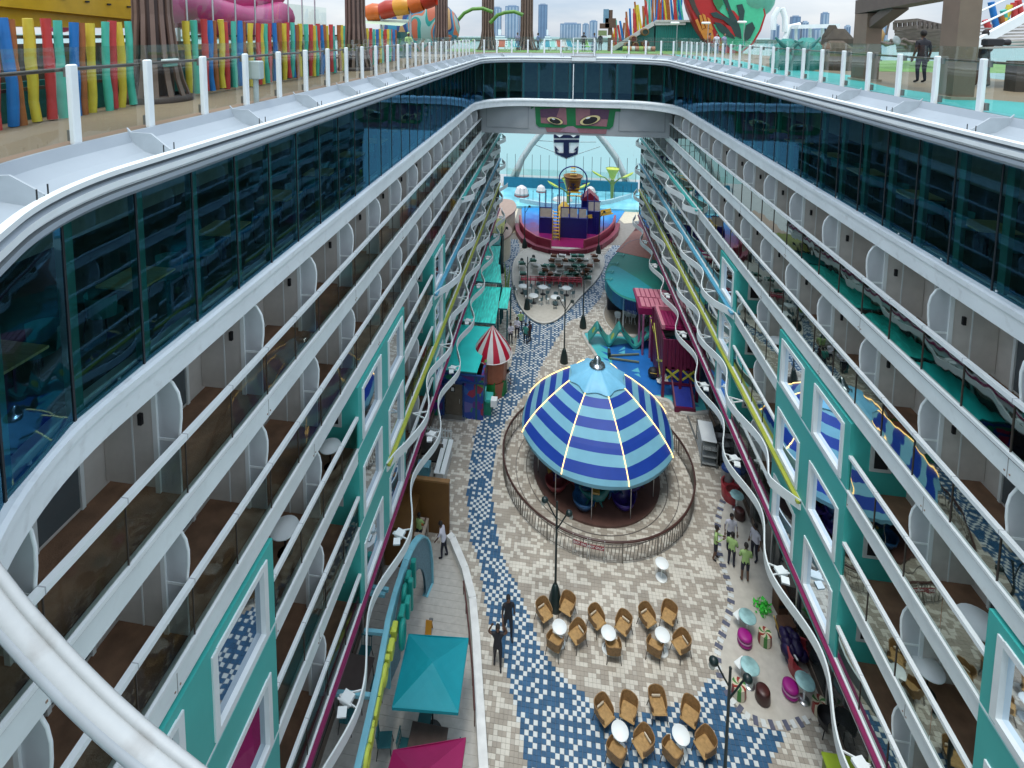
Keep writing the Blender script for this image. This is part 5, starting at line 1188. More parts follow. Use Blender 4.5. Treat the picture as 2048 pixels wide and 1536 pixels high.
# play structure
PSN=mat('play_navy',(.006,.012,.16),.35,var=.1); PSY=mat('play_yellow',(.55,.36,.04),.4,var=.1); PSW=mat('play_panel',(.52,.50,.46),.5)
ps=thing('splash_playhouse','navy blue climbing playhouse with pale window panels, yellow stairs and slides on the splash pad','playhouse')
c0=G(1135,468); X0,Yp=c0.x,c0.y   # front face
towers=[(1078,1104,468,2.1),(1120,1173,478,2.6),(1174,1200,470,3.0)]
def gx(px,py=470): return G(px,py).x
q=MB()
for (pa,pb_,py,h) in towers:
    x0,x1=gx(pa,py),gx(pb_,py); y_=G((pa+pb_)/2,py).y; q.box(x0,x1,y_,y_+1.6,0,h,0)
q.build('tower_walls',PSN,ps)
for (pa,pb_,py,h) in towers:
    x0,x1=gx(pa,py),gx(pb_,py); y_=G((pa+pb_)/2,py).y; n=max(1,int((x1-x0)/1.05))
    for i in range(n):
        a=x0+(x1-x0)*i/n; w_=(x1-x0)/n; q=MB(); q.box(a+.1,a+w_-.1,y_-.06,y_-.01,h+.15,h+1.25,0); q.build('window_panel',PSW,ps)
        q=MB(); q.box(a,a+.1,y_-.07,y_+.05,h,h+1.4); q.box(a,a+w_,y_-.07,y_+.05,h+1.28,h+1.38); q.build('panel_frame',PSN,ps)
xs0,xs1=gx(1106),gx(1118)
sy=G(1112,472).y
q=MB()
q.box(xs0-.1,xs0,sy-1.6,sy+1.2,0,2.9); q.box(xs1,xs1+.1,sy-1.6,sy+1.2,0,2.9); q.build('stair_side',PSY,ps)
for i in range(9): q=MB(); q.box(xs0,xs1,sy-1.4+i*.28,sy-1.1+i*.28,.3+i*.3,.36+i*.3); q.build('stair_tread',PSY,ps)
# upper stairs to the bucket
xa,xb_=X0+.1,X0+1.5
for i in range(9): q=MB(); q.box(xa-.2+i*.06,xb_+.2-.09*i,Yp+1.5+i*.3,Yp+1.8+i*.3,4.4+i*.38,4.48+i*.38); q.build('upper_tread',PSY,ps)
q=MB()
for i in range(10):
    q.tube([(gx(1078)+i*.75,Yp+.1+(i%3)*.7,0),(gx(1078)+i*.75,Yp+.1+(i%3)*.7,5.0+(i%3)*.3)],.06,6)
q.build('column',PSN,ps,kind='stuff')
q=MB(); a=GY(1176,434,Yp+.3); b_=GY(1222,425,Yp+2.4); q.bar(a,b_,.9,.10); q.bar(a+Vector((0,-.45,.2)),b_+Vector((0,-.45,.2)),.06,.4); q.bar(a+Vector((0,.45,.2)),b_+Vector((0,.45,.2)),.06,.4); q.build('yellow_slide',PSY,ps)
q=MB(); v1=GY(1128,418,Yp+2); q.lathe([(.9,-.8),(.85,.2),(.3,.9),(.001,1.0)],tuple(v1),16); q.build('yellow_dome',PSY,ps)
q=MB(); v1=GY(1180,398,Yp+3); q.box(v1.x-1,v1.x+1,v1.y,v1.y+1.6,v1.z-1.5,v1.z,0); q.prism([(-1.2,-.2),(1.2,-.2),(0,.9)],-.2,1.8,1,tf=Matrix.Translation(v1) @ Matrix.Rotation(math.pi/2,4,'X') @ Matrix.Scale(-1,4,(0,0,1))); q.build('hut',[PSN,RED],ps)
q=MB(); q.tube([(gx(1200)-.5,Yp,0),(gx(1200)-.5,Yp,2.2)],.06,6); q.tube([(gx(1214)-.5,Yp,0),(gx(1214)-.5,Yp,2.6)],.06,6); q.build('slide_support',PSN,ps)
# bucket
bu=thing('tipping_bucket','big brown tipping water bucket in an arched frame above the playhouse','bucket',tuple(GY(1146,366,Yp+3)))
q=MB(); q.lathe([(.75,-1.1),(1.15,.9),(1.25,.9),(1.25,1.0),(1.1,1.0),(.72,-1.0),(.001,-1.0)],n=20,mi=0); q.build('bucket',mat('bucket_brown',(.22,.11,.03),.5,var=.2),bu)
q=MB(); 
q.lathe([(1.18,.62),(1.22,.7)],n=20); q.build('hoop',mat('hoop_gold',(.45,.28,.06),.4),bu)
q=MB(); pts_=[(-1.55,0,-7.5),(-1.75,0,-1.2),(-1.8,0,.3)]+[(-1.8*math.cos(a),0,.5+1.7*math.sin(a)) for a in [math.pi*i/12 for i in range(1,12)]]+[(1.8,0,.3),(1.4,0,-1.5),(1.2,0,-3.0)]
q.tube(pts_,.09,8); q.tube([(-1.75,0,.0),(-1.15,0,.0)],.07,6); q.tube([(1.75,0,.0),(1.15,0,.0)],.07,6); q.build('arched_frame',PSN,bu)
q=MB(); q.box(-.08,.08,-1.0,-.96,-.5,.35); q.box(-.3,.3,-1.06,-1.0,.1,.2); q.tube([(-.35,-.92,-.2),(-.2,-.92,-.5),(0,-.92,-.6),(.2,-.92,-.5),(.35,-.92,-.2)],.06,5); q.build('anchor_mark',NAVY,bu)
# flower fountains
FLY=mat('flower_yellow',(.50,.60,.10),.4,var=.1); FLG=mat('flower_stem',(.18,.28,.08),.5)
for n_,(px,py,yy,sc_) in enumerate(((1225,357,79,1.0),(1137,378,76,.95))):
    v=GY(px,py,yy); t=thing('flower_fountain','flower fountain','fountain',(v.x,v.y,.3))
    if n_==0: t['label']='tall yellow green flower shaped water fountain standing right of the bucket'
    else: t['label']='yellow green flower shaped water fountain half hidden behind the bucket'
    H_=v.z-.3; q=MB(); q.tube([(0,0,0),(0,0,H_*.95)],[.22,.3],8); q.build('stem',FLG,t)
    q=MB(); q.lathe([(.35,H_),(.7,H_+1.2),(1.05,H_+1.55),(1.0,H_+1.5),(.4,H_+.4)],n=16); q.build('cup',FLY,t)
    for s_ in (-1,1):
        q=MB(); q.tube([(0,0,H_*.55),(s_*.35,0,H_*.8),(s_*1.1,0,H_+.1),(s_*1.9,0,H_+.3)],[.12,.11,.10,.08],6); q.build('branch',FLG,t)
        q=MB(); q.lathe([(.001,0),(.5,.1),(.75,.35)],(0,0,0),12); c_=q.build('petal_cup',FLY,t); c_.location=(s_*2.3,0,H_+.35); c_.rotation_euler=(0,-s_*.5,0); c_.scale=(1.4,.6,.8)
# ================================================================ arch with emblem at the stern
YA=83.5
def arch_side(pts): return [GY(px,py,YA) for px,py in pts]
aw=thing('white_arch','tall white tapering arch rising over the stern and carrying the dark emblem','arch')
Lp=[(1012,420),(1020,385),(1030,350),(1044,318),(1062,290),(1084,264),(1110,243),(1150,232)]
Rp=[(1268,420),(1258,380),(1246,345),(1232,315),(1214,290),(1194,265),(1172,245),(1150,232)]
q=MB(); q.tube(arch_side(Lp)+arch_side(Rp[::-1])[1:],[.66]*3+[.5]*4+[.4]*2+[.5]*4+[.66]*2,4); q.build('arch',mat('arch_white',(.40,.47,.47),.5),aw)
for s_,(a,b_) in enumerate((((1074,281),(1108,283)),((1066,288),(1111,305)),((1160,284),(1192,284)),((1156,308),(1200,293)))):
    q=MB(); q.tube([GY(*a,YA),GY(*b_,YA)],.07,5); q.build('stay_cable',mat('cable',(.35,.45,.45),.5),aw)
em=thing('crown_anchor_emblem','navy crown and anchor emblem with white outline hanging in the stern arch','emblem')
def shape(name,pts,y,m_,par): return flat([P2(px,py,y) for px,py in pts],y,m_,name,par,.12)
EN=mat('emblem_navy',(.004,.010,.05),.4,var=0); EW=mat('emblem_white',(.72,.76,.76),.5,var=0)
shape('outline',[(1106,262),(1162,262),(1159,277),(1158,291),(1157,303),(1155,310),(1133,318.5),(1110,309),(1108,303),(1107,291)],YA+.15,EW,em)
shape('crown',[(1107.5,263),(1160,263),(1158.5,276),(1108,276)],YA-.02,EN,em)
for cx_ in (1119.5,1147):
    shape('jewel',[(cx_-7.5,269),(cx_-3,264.5),(cx_+3.5,264.5),(cx_+7,269.5),(cx_,274.5)],YA-.16,EW,em)
shape('crown_base',[(1108,279.5),(1158,279.5),(1158,285),(1108,285)],YA-.02,EN,em)
shape('anchor_shank',[(1127,285),(1138,285),(1138,306),(1127,306)],YA-.03,EN,em)
shape('anchor_flukes',[(1109,291),(1118,301),(1113,300),(1114,304),(1118,306),(1127,306),(1138,306),(1147,306),(1151,304),(1152.5,300),(1147,301),(1156.5,291.5),(1155,308),(1133,316.5),(1111,307)],YA-.02,EN,em)
# ================================================================ right side of the promenade
cn=thing('round_canopy','big teal rounded bar canopy with fringed blue edge and a curved two tone top','canopy')
cl=[(1238,502),(1222,518),(1211,540),(1210,556),(1218,574),(1234,590),(1255,600),(1280,606),(1305,604),(1322,594),(1334,585),(1400,590),(1400,480),(1330,478),(1262,478)]
zc=3.3; CP=smooth_poly([tuple(G(px,py,zc)[:2]) for px,py in cl],2); CP=[(min(x,9.9),y) for x,y in CP]
TG=mat('canopy_green',(.0,.19,.145),.6,var=.08); TB2=mat('canopy_teal',(.0,.25,.29),.6,var=.08)
q=MB(); q.prism(CP,zc-.06,zc,0); q.build('roof_green',TG,cn)
lo=[(1222,530),(1212,545),(1212,560),(1224,578),(1245,592),(1275,600),(1300,599),(1322,588),(1300,574),(1275,556),(1255,545),(1238,534)]
q=MB(); q.prism(smooth_poly([tuple(G(px,py,zc)[:2]) for px,py in lo],2),zc,zc+.012,0); q.build('roof_teal',TB2,cn)
for (nm,lo2,m_) in (('roof_coral',[(1232,503),(1252,480),(1267,462),(1400,462),(1400,535),(1318,522)],mat('canopy_coral',(.33,.13,.09),.6)),('roof_maroon',[(1267,463),(1280,440),(1290,425),(1400,425),(1400,463)],mat('canopy_maroon',(.16,.015,.03),.6))):
    pl_=[tuple(G(px,py,zc)[:2]) for px,py in lo2]; pl_=[(min(x,9.9),y) for x,y in pl_]
    q=MB(); q.prism(pl_,zc-.05,zc+.02,0); q.build(nm,m_,cn)
FM=[mat('fringe_navy',(.006,.035,.16),.6),mat('fringe_blue',(.01,.13,.28),.6),mat('fringe_aqua',(.05,.33,.42),.6),mat('fringe_petrol',(.005,.15,.24),.6)]
segs=[]
for i in range(len(CP)):
    a,b_=Vector(CP[i]),Vector(CP[(i+1)%len(CP)]); 
    if a.x>9.7 or a.y>60: continue
    segs.append((a,b_))
tot=0; q=[MB() for _ in range(4)]; cnt_=0
for a,b_ in segs:
    L=(b_-a).length; n=max(1,int(L/.09))
    for k in range(n):
        u=a+(b_-a)*((k+.5)/n); s_=tot+L*(k+.5)/n; c=[3,0,1,2,3,1,0][int(s_/1.6)%7]; ln=1.05+.06*hsh(cnt_,1,1)
        ang=math.atan2(b_.y-a.y,b_.x-a.x); q[c].cbox((u.x,u.y,zc-ln/2+.03),.075,.03,ln,ang,0); cnt_+=1
    tot+=L
for c in range(4): q[c].build('fringe',FM[c],cn,kind='stuff')
v=G(1246,655); q=MB(); q.tube([(v.x,v.y,0),(v.x,v.y,zc)],.075,10); q.build('post',WHITEB,cn)
for (px,py) in ((1218,545),(1228,528),(1240,512),(1215,560)):
    v=G(px,py,zc); q=MB(); q.bar((v.x-.4,v.y-.1,zc+.1),(v.x+.5,v.y+.1,zc+.1),.05,.05); q.bar((v.x+.2,v.y-.3,zc+.1),(v.x+.4,v.y+.3,zc+.12),.04,.04); q.build('clip',mat('clip_teal',(.05,.35,.33),.5),cn)
bar_=thing('bar_counter','dark bar counter in the shade under the round teal canopy','counter',(7.0,47.2,0)); q=MB(); q.box(-2.2,2.4,-.4,.4,0,1.05,0); q.bevbox((.1,0,1.09),4.8,1.0,.07,.02,0,1); q.build('counter',[mat('bar_dark',(.02,.03,.05),.5),DARKM],bar_)
b=MB(); b.lathe([(.22,.0),(.27,.18),(.28,.38)],(0,0,.62),16,0,True,math.pi*-.1,math.pi*1.1); b.lathe([(.001,0),(.23,0)],(0,0,.63),16); stm=b.mesh('seat',WHITEB)
b=MB()
for a in range(4): A=a*1.57+.78; b.tube([(.14*math.cos(A),.14*math.sin(A),.62),(.24*math.cos(A),.24*math.sin(A),0)],.018,5)
stl=b.mesh('legs',WHITEB)
for n_,(px,py) in enumerate(((1235,648),(1255,645),(1266,647),(1285,650),(1294,646))):
    v=G(px,py); t=thing('bar_chair','white bar chair, %s, under the teal canopy'%('leftmost, left of the post','just right of the post','second right of the post','fourth from the left','rightmost')[n_],'bar chair',(v.x,v.y,.01),.2*(n_-2),'white bar chairs under the canopy'); link('seat',stm,t); link('legs',stl,t)
# wavy bench
wb=thing('wavy_bench','tall wavy teal ribbon climbing bench with coloured holes on the play floor','play bench')
PT=[(1178,686,0.5),(1186,676,.9),(1197,664,1.5),(1204,672,1.1),(1218,687,.35),(1228,676,.8),(1241,662,1.6),(1248,668,1.2),(1262,686,.5),(1272,692,.3),(1284,680,.8),(1296,668,1.3),(1310,656,1.6),(1322,654,1.6)]
ys_=41.3; TW=mat('wave_teal',(.03,.27,.25),.4,var=.15,scale=1.5)
pr=[]
for px,py,z in PT:
    v=G(px,py,z); pr.append((v.x,z))
# smooth by Catmull-like sampling
sm=[]
for i in range(len(pr)-1):
    p0_,p1_,p2_,p3_=pr[max(i-1,0)],pr[i],pr[i+1],pr[min(i+2,len(pr)-1)]
    for k in range(5):
        t=k/5; sm.append(tuple(.5*((2*p1_[j])+(-p0_[j]+p2_[j])*t+(2*p0_[j]-5*p1_[j]+4*p2_[j]-p3_[j])*t*t+(-p0_[j]+3*p1_[j]-3*p2_[j]+p3_[j])*t**3) for j in (0,1)))
sm.append(pr[-1]); q=MB(); vs=[]
for x,z in sm: vs += [(x,40.9,z),(x,42.1,z),(x,42.1,z-.22),(x,40.9,z-.22)]
fs=[]
for i in range(len(sm)-1): a=i*4; fs += [(a,a+1,a+5,a+4),(a+1,a+2,a+6,a+5),(a+2,a+3,a+7,a+6),(a+3,a,a+4,a+7)]
q.add(vs,fs,0,False); q.build('ribbon',TW,wb)
HOLE=[mat('hole_lime',(.30,.40,.08),.5),mat('hole_maroon',(.12,.03,.09),.5),mat('hole_navy',(.01,.03,.1),.5)]
for k,(ix,c) in enumerate(((6,0),(14,2),(24,0),(34,1),(42,2),(52,1))):
    x,z=sm[ix]; x2,z2=sm[ix+1]; q=MB(); q.lathe([(.001,0),(.26,0),(.3,-.02)],n=18); o=q.build('porthole',HOLE[c],wb,(x,41.45,z+.02)); o.rotation_euler=(0,-math.atan2(z2-z,x2-x),0)
# magenta playhouse
MG=mat('play_magenta',(.13,.004,.045),.45,var=.15,scale=2); MGR=mat('play_magenta_roof',(.22,.006,.07),.45,var=.1); PK=mat('play_pink',(.55,.20,.26),.5,var=.08); LM=mat('play_lime',(.45,.45,.05),.5)
ph_=thing('magenta_playhouse','magenta wooden playhouse with pink roof slats, yellow crosses and a blue slide','playhouse')
v=G(1372,800); x1=8.95; x0=v.x-1.5
x0,x1=7.5,9.75; ya,yb_=35.4,39.6
n=9
for i in range(n): 
    a=x0+(x1-x0)*i/n; q=MB(); q.box(a+.012,a+(x1-x0)/n-.012,ya-.02*(i%2),ya+.08,2.2,4.3); q.build('plank',MG,ph_)
for j in range(12):
    a=ya+.2+(yb_-ya-.2)*j/12; q=MB(); q.box(x0-.02*(j%2),x0+.08,a+.01,a+(yb_-ya)/12-.01,.3 if j>4 else 1.2,4.3); q.build('side_plank',MG,ph_)
for (x,y) in ((x0,ya),(x1,ya),(x0,yb_),(x1,yb_),((x0+x1)/2,ya)): q=MB(); q.box(x-.09,x+.09,y-.09,y+.09,0,4.35); q.build('post',MG,ph_)
for cx_ in (8.1,9.15):
    for s_ in (-1,1): q=MB(); q.bar((cx_-.4,ya-.06-.02*s_,1.5+(.3 if s_<0 else 1.0)-.3),(cx_+.4,ya-.06-.02*s_,1.5+(1.0 if s_<0 else .3)-.3),.05,.12); q.build('cross_board',LM,ph_)
q=MB(); q.box(x0,x1,ya,ya+.1,2.15,2.35); q.box(x0,x1,ya,ya+.1,1.05,1.2); q.build('beam',MG,ph_)
q=MB(); q.add([(8.15,34.4,.12),(9.3,34.4,.12),(9.3,36.2,1.6),(8.15,36.2,1.6)],[(0,1,2,3)],0); q.build('slide_bed',mat('slide_blue',(.01,.03,.30),.25),ph_)
for x in (8.1,9.32): q=MB(); q.bar((x,34.2,.3),(x,36.2,1.85),.08,.35); q.build('slide_side',MG,ph_)
q=MB(); q.box(8.05,9.4,34.15,34.3,0,.35); q.build('slide_foot',MG,ph_)
# upper box with pink rim, and rear roof with pink slats
q=MB(); q.box(x0+.15,x1,36.6,39.0,4.3,4.45); q.build('upper_roof',MGR,ph_)
for i in range(8): q=MB(); a=x0+.3+i*.26; q.box(a,a+.2,36.8,38.8,4.46,4.52+.02*(i%2)); q.build('roof_plank',MGR,ph_)
q=MB(); q.box(x0+.0,x0+.22,36.4,39.0,4.45,4.75); q.box(x0,x1,39.0,39.2,4.45,4.75); q.build('pink_rim',PK,ph_)
q=MB(); q.box(6.6,9.6,40.9,44.2,3.0,3.5); q.build('rear_block',MGR,ph_)
for i in range(7):
    for j in range(2): q=MB(); q.box(6.75+i*.38+j*.12,7.05+i*.38+j*.12,41.1+(1-j)*1.6,42.55+(1-j)*1.6,3.5,3.56+.015*((i+j)%2)); q.build('roof_slat',PK,ph_)
for (x,y) in ((6.75,41.2),(6.9,40.3),(7.4,40.0)): q=MB(); q.tube([(x,y,0),(x,y,3.3)],.09,6); q.build('pink_pole',mat('pole_mauve',(.30,.10,.20),.5),ph_)
for (a,b_) in (((7.35,40.2,3.3),(7.6,38.6,2.2)),((7.45,36.2,1.2),(7.45,39.0,3.4)),((7.42,35.6,2.6),(7.42,37.4,1.5))): q=MB(); q.bar(a,b_,.05,.13); q.build('lime_brace',LM,ph_)
# dark bag and sheet on the play floor
v=G(1306,755); t=thing('dark_bag','round black bag with a gold band lying on the blue play floor','bag',(v.x,v.y,.0)); q=MB(); q.sphere((0,0,.38),.38,14,0,1.05); q.build('bag',BLACK,t); q=MB(); q.tube([(-.25,-.25,.5),(0,-.36,.55),(.2,-.3,.5)],.025,6); q.build('band',mat('gold',(.5,.35,.05),.4),t)
v=G(1322,760); t=thing('white_sheet','crumpled white cloth beside the black bag on the play floor','cloth',(v.x,v.y,.02)); q=MB(); 
for i in range(9):
    for j in range(9):
        f_=lambda a,b: (-.35+a*.09,-.6+b*.13,.05+.16*hsh(a,b,4)); q.add([f_(i,j),f_(i+1,j),f_(i+1,j+1),f_(i,j+1)],[(0,1,2,3)],0,True)
q.build('cloth',WHITEB,t)
v=G(1318,722); t=thing('dark_pot','low black round pot near the magenta playhouse','pot',(v.x,v.y,0)); q=MB(); q.lathe([(.3,0),(.42,.3),(.3,.5),(.001,.5)],n=16); q.build('pot',BLACK,t)
for k,(px,py) in enumerate(((1322,698),(1325,705),(1323,711),(1328,702))):
    v=G(px,py,.5); t=thing('red_float','small %s ball, %s of four beside the magenta playhouse'%(('red','white')[k%2],('top left','upper middle','lower left','top right')[k]),'ball',(v.x,v.y,.6+.1*k),0,'red and white balls on the playhouse'); q=MB(); q.sphere((0,0,0),.13,10); q.build('ball',(RED,WHITEB)[k%2],t)
# seesaw-like wooden beams
t=thing('wooden_slats','two long greenish wooden slats crossing the blue play floor','slats'); 
for a,b_ in (((1218,711),(1278,708)),((1219,716),(1278,724))): q=MB(); A=G(*a,.12); B2=G(*b_,.12); q.bar(A,B2,.12,.1); q.build('slat',mat('slat_olive',(.16,.2,.14),.6),t)
q=MB(); A=G(1218,713,0); q.box(A.x-.1,A.x+.1,A.y-.3,A.y+.3,0,.5); q.build('pivot',DARKM,t)
# ---- shop clutter: shelf rack, crates, bins
v=G(1416,935); rk=thing('metal_shelf_rack','grey metal shelf rack with a white top standing on the tiles at the right','shelf',(v.x+.05,v.y+.0,0),-.1)
RG=mat('rack_grey',(.22,.24,.24),.45,metal=.4)
for (x,y) in ((-.42,0),(.42,0),(-.42,1.9),(.42,1.9)): q=MB(); q.box(x-.03,x+.03,y-.03,y+.03,0,1.5); q.build('leg',RG,rk)
for z_ in (.15,.6,1.05): q=MB(); q.box(-.42,.42,0,1.9,z_,z_+.04); q.build('shelf',mat('rack_shelf',(.33,.36,.36),.5),rk)
q=MB(); q.bevbox((0,1.0,1.48),.84,1.7,.06,.02); q.build('top',WHITEB,rk)
q=MB(); q.bevbox((0,-.0,1.3),.9,.04,.04,.01); 
for x in (-.3,-.1,.1,.3): q.bar((x,0,1.05),(x,0,1.3),.025,.025)
q.build('guard',RG,rk)
v=G(1392,880); t=thing('floor_plank','long thin grey plank lying on the tiles left of the shelf rack','plank',(v.x,v.y,.02),.02); q=MB(); q.box(-.05,.05,-1.6,2.0,0,.06); q.build('plank',RG,t)
for n_,(px,py,c) in enumerate(((1438,905,'dark'),(1446,925,'dark'),(1437,890,'grey'))):
    v=G(px,py); t=thing('stacked_frame','%s metal trolley frame leaning by the shelf rack, %s'%(c,('middle','nearest','rear')[n_]),'trolley',(v.x,v.y,0),.3*n_)
    for z_ in (.1,.35,.6,.85,1.1): q=MB(); q.box(-.35,.35,-.2,.2,z_,z_+.03); q.build('tray',(STEEL,RG,DARKM)[n_],t)
    for x in (-.35,.35): q=MB(); q.box(x-.02,x+.02,-.2,.2,0,1.25); q.build('side',DARKM,t)
for n_,(px,py) in enumerate(((1453,972),(1476,976))):
    v=G(px,py); t=thing('lidded_bin','tall grey bin with round blue lid, %s of the pair'%('left','right')[n_],'bin',(v.x,v.y,0)); q=MB(); q.lathe([(.001,.02),(.27,0),(.3,.2),(.3,1.05)],n=24); q.build('body',mat('bin_grey',(.28,.29,.29),.5),t); q=MB(); q.lathe([(.31,1.03),(.32,1.12),(.26,1.2),(.001,1.22)],n=24); q.build('lid',mat('bin_blue',(.005,.05,.22),.4),t)
# ---- candy furniture
CT=mat('candy_glass',(.30,.52,.52),.15,var=.45,scale=2.5)
for n_,(px,py,z_) in enumerate(((1474,990,.8),(1495,1233,.8),(1500,1332,.8),(1610,1362,.8))):
    v=G(px,py,z_); t=thing('candy_table','round table with swirled pale blue glass top, %s'%('beside the blue lidded bins','farthest on the candy terrace','above the striped candy stool','beside the shop wall under the ribbon')[n_],'table',(v.x,v.y,.004))
    q=MB(); q.lathe([(.001,z_+.02),(.32,z_+.02),(.34,z_),(.32,z_-.03),(.001,z_-.03)],n=28); q.build('table_top',CT,t)
    q=MB(); q.tube([(0,0,0),(0,0,z_)],.04,8); q.build('leg',WHITEB,t); q=MB(); q.lathe([(.001,.04),(.2,.03),(.22,0)],n=18); q.build('foot',STEEL,t)
    if n_ in (1,2): q=MB(); q.bevbox((-.2,.35,.45),.5,.28,.06,.02,.6); q.tube([(-.2,.35,0),(-.2,.35,.42)],.03,6); q.build('side_seat',WHITEB,t)
for n_,(px,py) in enumerate(((1466,985),(1608,1330))):
    v=G(px,py,.3); t=thing('red_booth_seat','red and white curved booth seat %s'%('behind the table by the blue lidded bins','behind the table beside the shop wall')[n_],'seat',(v.x,v.y,0)); q=MB(); q.lathe([(.55,0),(.6,.45),(.35,.45),(.35,.02)],n=20,a0=.5,a1=4.6,smooth=False); q.build('seat',mat('booth_red',(.35,.04,.05),.4),t); q=MB(); q.lathe([(.58,.45),(.62,.8),(.55,.8)],n=20,a0=.6,a1=3.6); q.build('seat_back',MATS['booth_red'],t)
MAC=mat('macaron',(.33,.008,.21),.45,var=.06); MAF=mat('macaron_fill',(.5,.25,.42),.6)
for n_,(px,py) in enumerate(((1489,1288),(1580,1390))):
    v=G(px,py); t=thing('macaron_stool','magenta macaron shaped stool, %s'%('left of the green and red candy pouf','right of the dark brown pouf')[n_],'stool',(v.x,v.y,.004))
    for z0_ in (.02,.27): q=MB(); q.lathe([(.001,z0_),(.22,z0_),(.28,z0_+.08),(.27,z0_+.16),(.2,z0_+.20),(.001,z0_+.21)],n=24); q.build('shell',MAC,t)
    q=MB(); q.lathe([(.26,.2),(.29,.25),(.26,.29)],n=24); q.build('filling',MAF,t)
CH_=mat('choc',(.04,.012,.010),.4,var=.1)
for n_,(px,py) in enumerate(((1479,1036),(1525,1400),(1580,1310),(1478,0))[:3]):
    v=G(px,py); t=thing('chocolate_pouf','round dark brown pouf, %s'%('behind the officer in white','right of the striped candy stool','beside the purple display')[n_],'pouf',(v.x,v.y,.004)); q=MB(); q.lathe([(.001,0),(.24,0),(.27,.06),(.25,.42),(.22,.47),(.001,.48)],n=24); q.build('body',CH_,t); q=MB(); q.lathe([(.001,.485),(.2,.482),(.21,.47)],n=24); q.build('top',mat('choc_top',(.07,.02,.018),.4),t)
CG=[mat('candy_green',(.05,.22,.04),.4),mat('candy_cream',(.6,.55,.4),.4),mat('candy_red',(.28,.03,.02),.4),mat('candy_cream2',(.6,.55,.4),.4)]
for n_,(px,py) in enumerate(((1529,1285),(1477,1390),(1638,1425))):
    v=G(px,py); t=thing('candy_stool','green, red and cream striped candy stool, %s'%('right of the magenta stool','behind the two headed lamp','at the near end of the candy terrace')[n_],'stool',(v.x,v.y,.004))
    for k in range(12):
        a0=2*math.pi*k/12; a1=2*math.pi*(k+1)/12; q=MB()
        q.lathe([(.24,0),(.27,.1),(.25,.45)],n=2,a0=a0,a1=a1); 
        vs=[(0,0,.47)]+[(.25*s_*math.cos(a0+tw),.25*s_*math.sin(a0+tw),.455+.0*s_) for s_,tw in ((.33,.5),(.66,.25),(1,0))]+[(.25*s_*math.cos(a1+tw),.25*s_*math.sin(a1+tw),.455) for s_,tw in ((1,0),(.66,.25),(.33,.5))]
        q.add(vs,[tuple(range(7))]); q.build('stripe',CG[k%4],t)
v=G(1525,1220); t=thing('green_flower_pile','bright green plastic film heap at the edge of the candy terrace','film',(v.x,v.y,.01)); q=MB(); rnd=random.Random(4)
for k in range(160):
    a=rnd.random()*6.28; r=rnd.random()*.34; z_=rnd.random()*.4*(1-r*2); c=Vector((r*math.cos(a),r*math.sin(a),z_+.02)); d=[Vector((rnd.uniform(-1,1),rnd.uniform(-1,1),rnd.uniform(-1,1)))*.1 for _ in range(2)]
    q.add([c,c+d[0],c+d[0]+d[1],c+d[1]],[(0,1,2,3)])
q.build('film',mat('film_green',(.06,.60,.06),.35),t)
v=G(1600,1300); t=thing('purple_display','large glossy dark purple sculpted display against the shop wall','display',(9.75,20.7,0)); q=MB(); 
rnd=random.Random(9)
for k in range(16): q.sphere((rnd.uniform(-.4,.5),rnd.uniform(-.7,.6),rnd.uniform(.3,1.3)),rnd.uniform(.25,.38),12)
t.scale=(.7,.75,.7); q.build('body',mat('purple_gloss',(.010,.003,.05),.5,var=.4),t)
cb_=[(1553,1180,.9),(1560,1240,.6),(1568,1270,.35)]
for n_,(px,py,z_) in enumerate(cb_):
    v=G(px,py,z_); t=thing('brown_crate','brown wooden crate %s beside the purple display'%('at the top of the row','in the middle','lowest')[n_],'crate',(v.x+.25,v.y,0),.15); q=MB(); q.bevbox((0,0,z_/2),.6,.5,z_,.02); q.build('box',mat('crate_brown',(.11,.05,.025),.6,var=.25,scale=5),t); q=MB(); q.box(-.28,.28,-.26,-.25,z_*.4,z_*.55); q.build('band',DARKM,t)
v=G(1555,1245,1.0); t=thing('yellow_rod','thin yellow pole leaning on the brown crates','pole',(0,0,0)); q=MB(); q.tube([G(1548,1232,1.4),G(1567,1290,.1)],.03,6); q.build('rod',mat('rod_yellow',(.55,.36,.06),.4),t)
v=G(1560,1290,.3); t=thing('barrier_board','low white edged barrier board in front of the purple display','barrier',(0,0,0)); q=MB(); a=G(1565,1290,.35); b_=G(1595,1335,.35); q.bar(a,b_,.04,.55,0); q.bar(a+Vector((0,0,.3)),b_+Vector((0,0,.3)),.06,.05,1); q.build('board',[BLACK,WHITEB],t)
v=G(1655,1470); t=thing('garden_chair','black wire chair tipped beside the lime cushion at the bottom right','chair',(v.x,v.y,0),.6)
q=MB(); q.lathe([(.001,.42),(.3,.42),(.34,.5),(.36,.75)],n=20,a0=0,a1=3.6); q.build('seat',BLACK,t); q=MB()
for a in range(4): q.tube([(.18*math.cos(a*1.57),.18*math.sin(a*1.57),.42),(.3*math.cos(a*1.57),.3*math.sin(a*1.57),0)],.018,5)
q.build('frame',BLACK,t)
t=thing('lime_bench','lime green cushioned bench block at the bottom right edge','bench',(9.7,16.2,0)); q=MB(); q.bevbox((0,0,.96),1.05,1.5,.1,.03); q.build('cushion',mat('lime',(.36,.50,.03),.5),t); q=MB(); q.box(-.48,.48,-.7,.7,0,.9); q.build('base',mat('lime_dark',(.12,.18,.02),.5),t)
for n_,(px,py) in enumerate(((1000+621,1360),)):
    pass
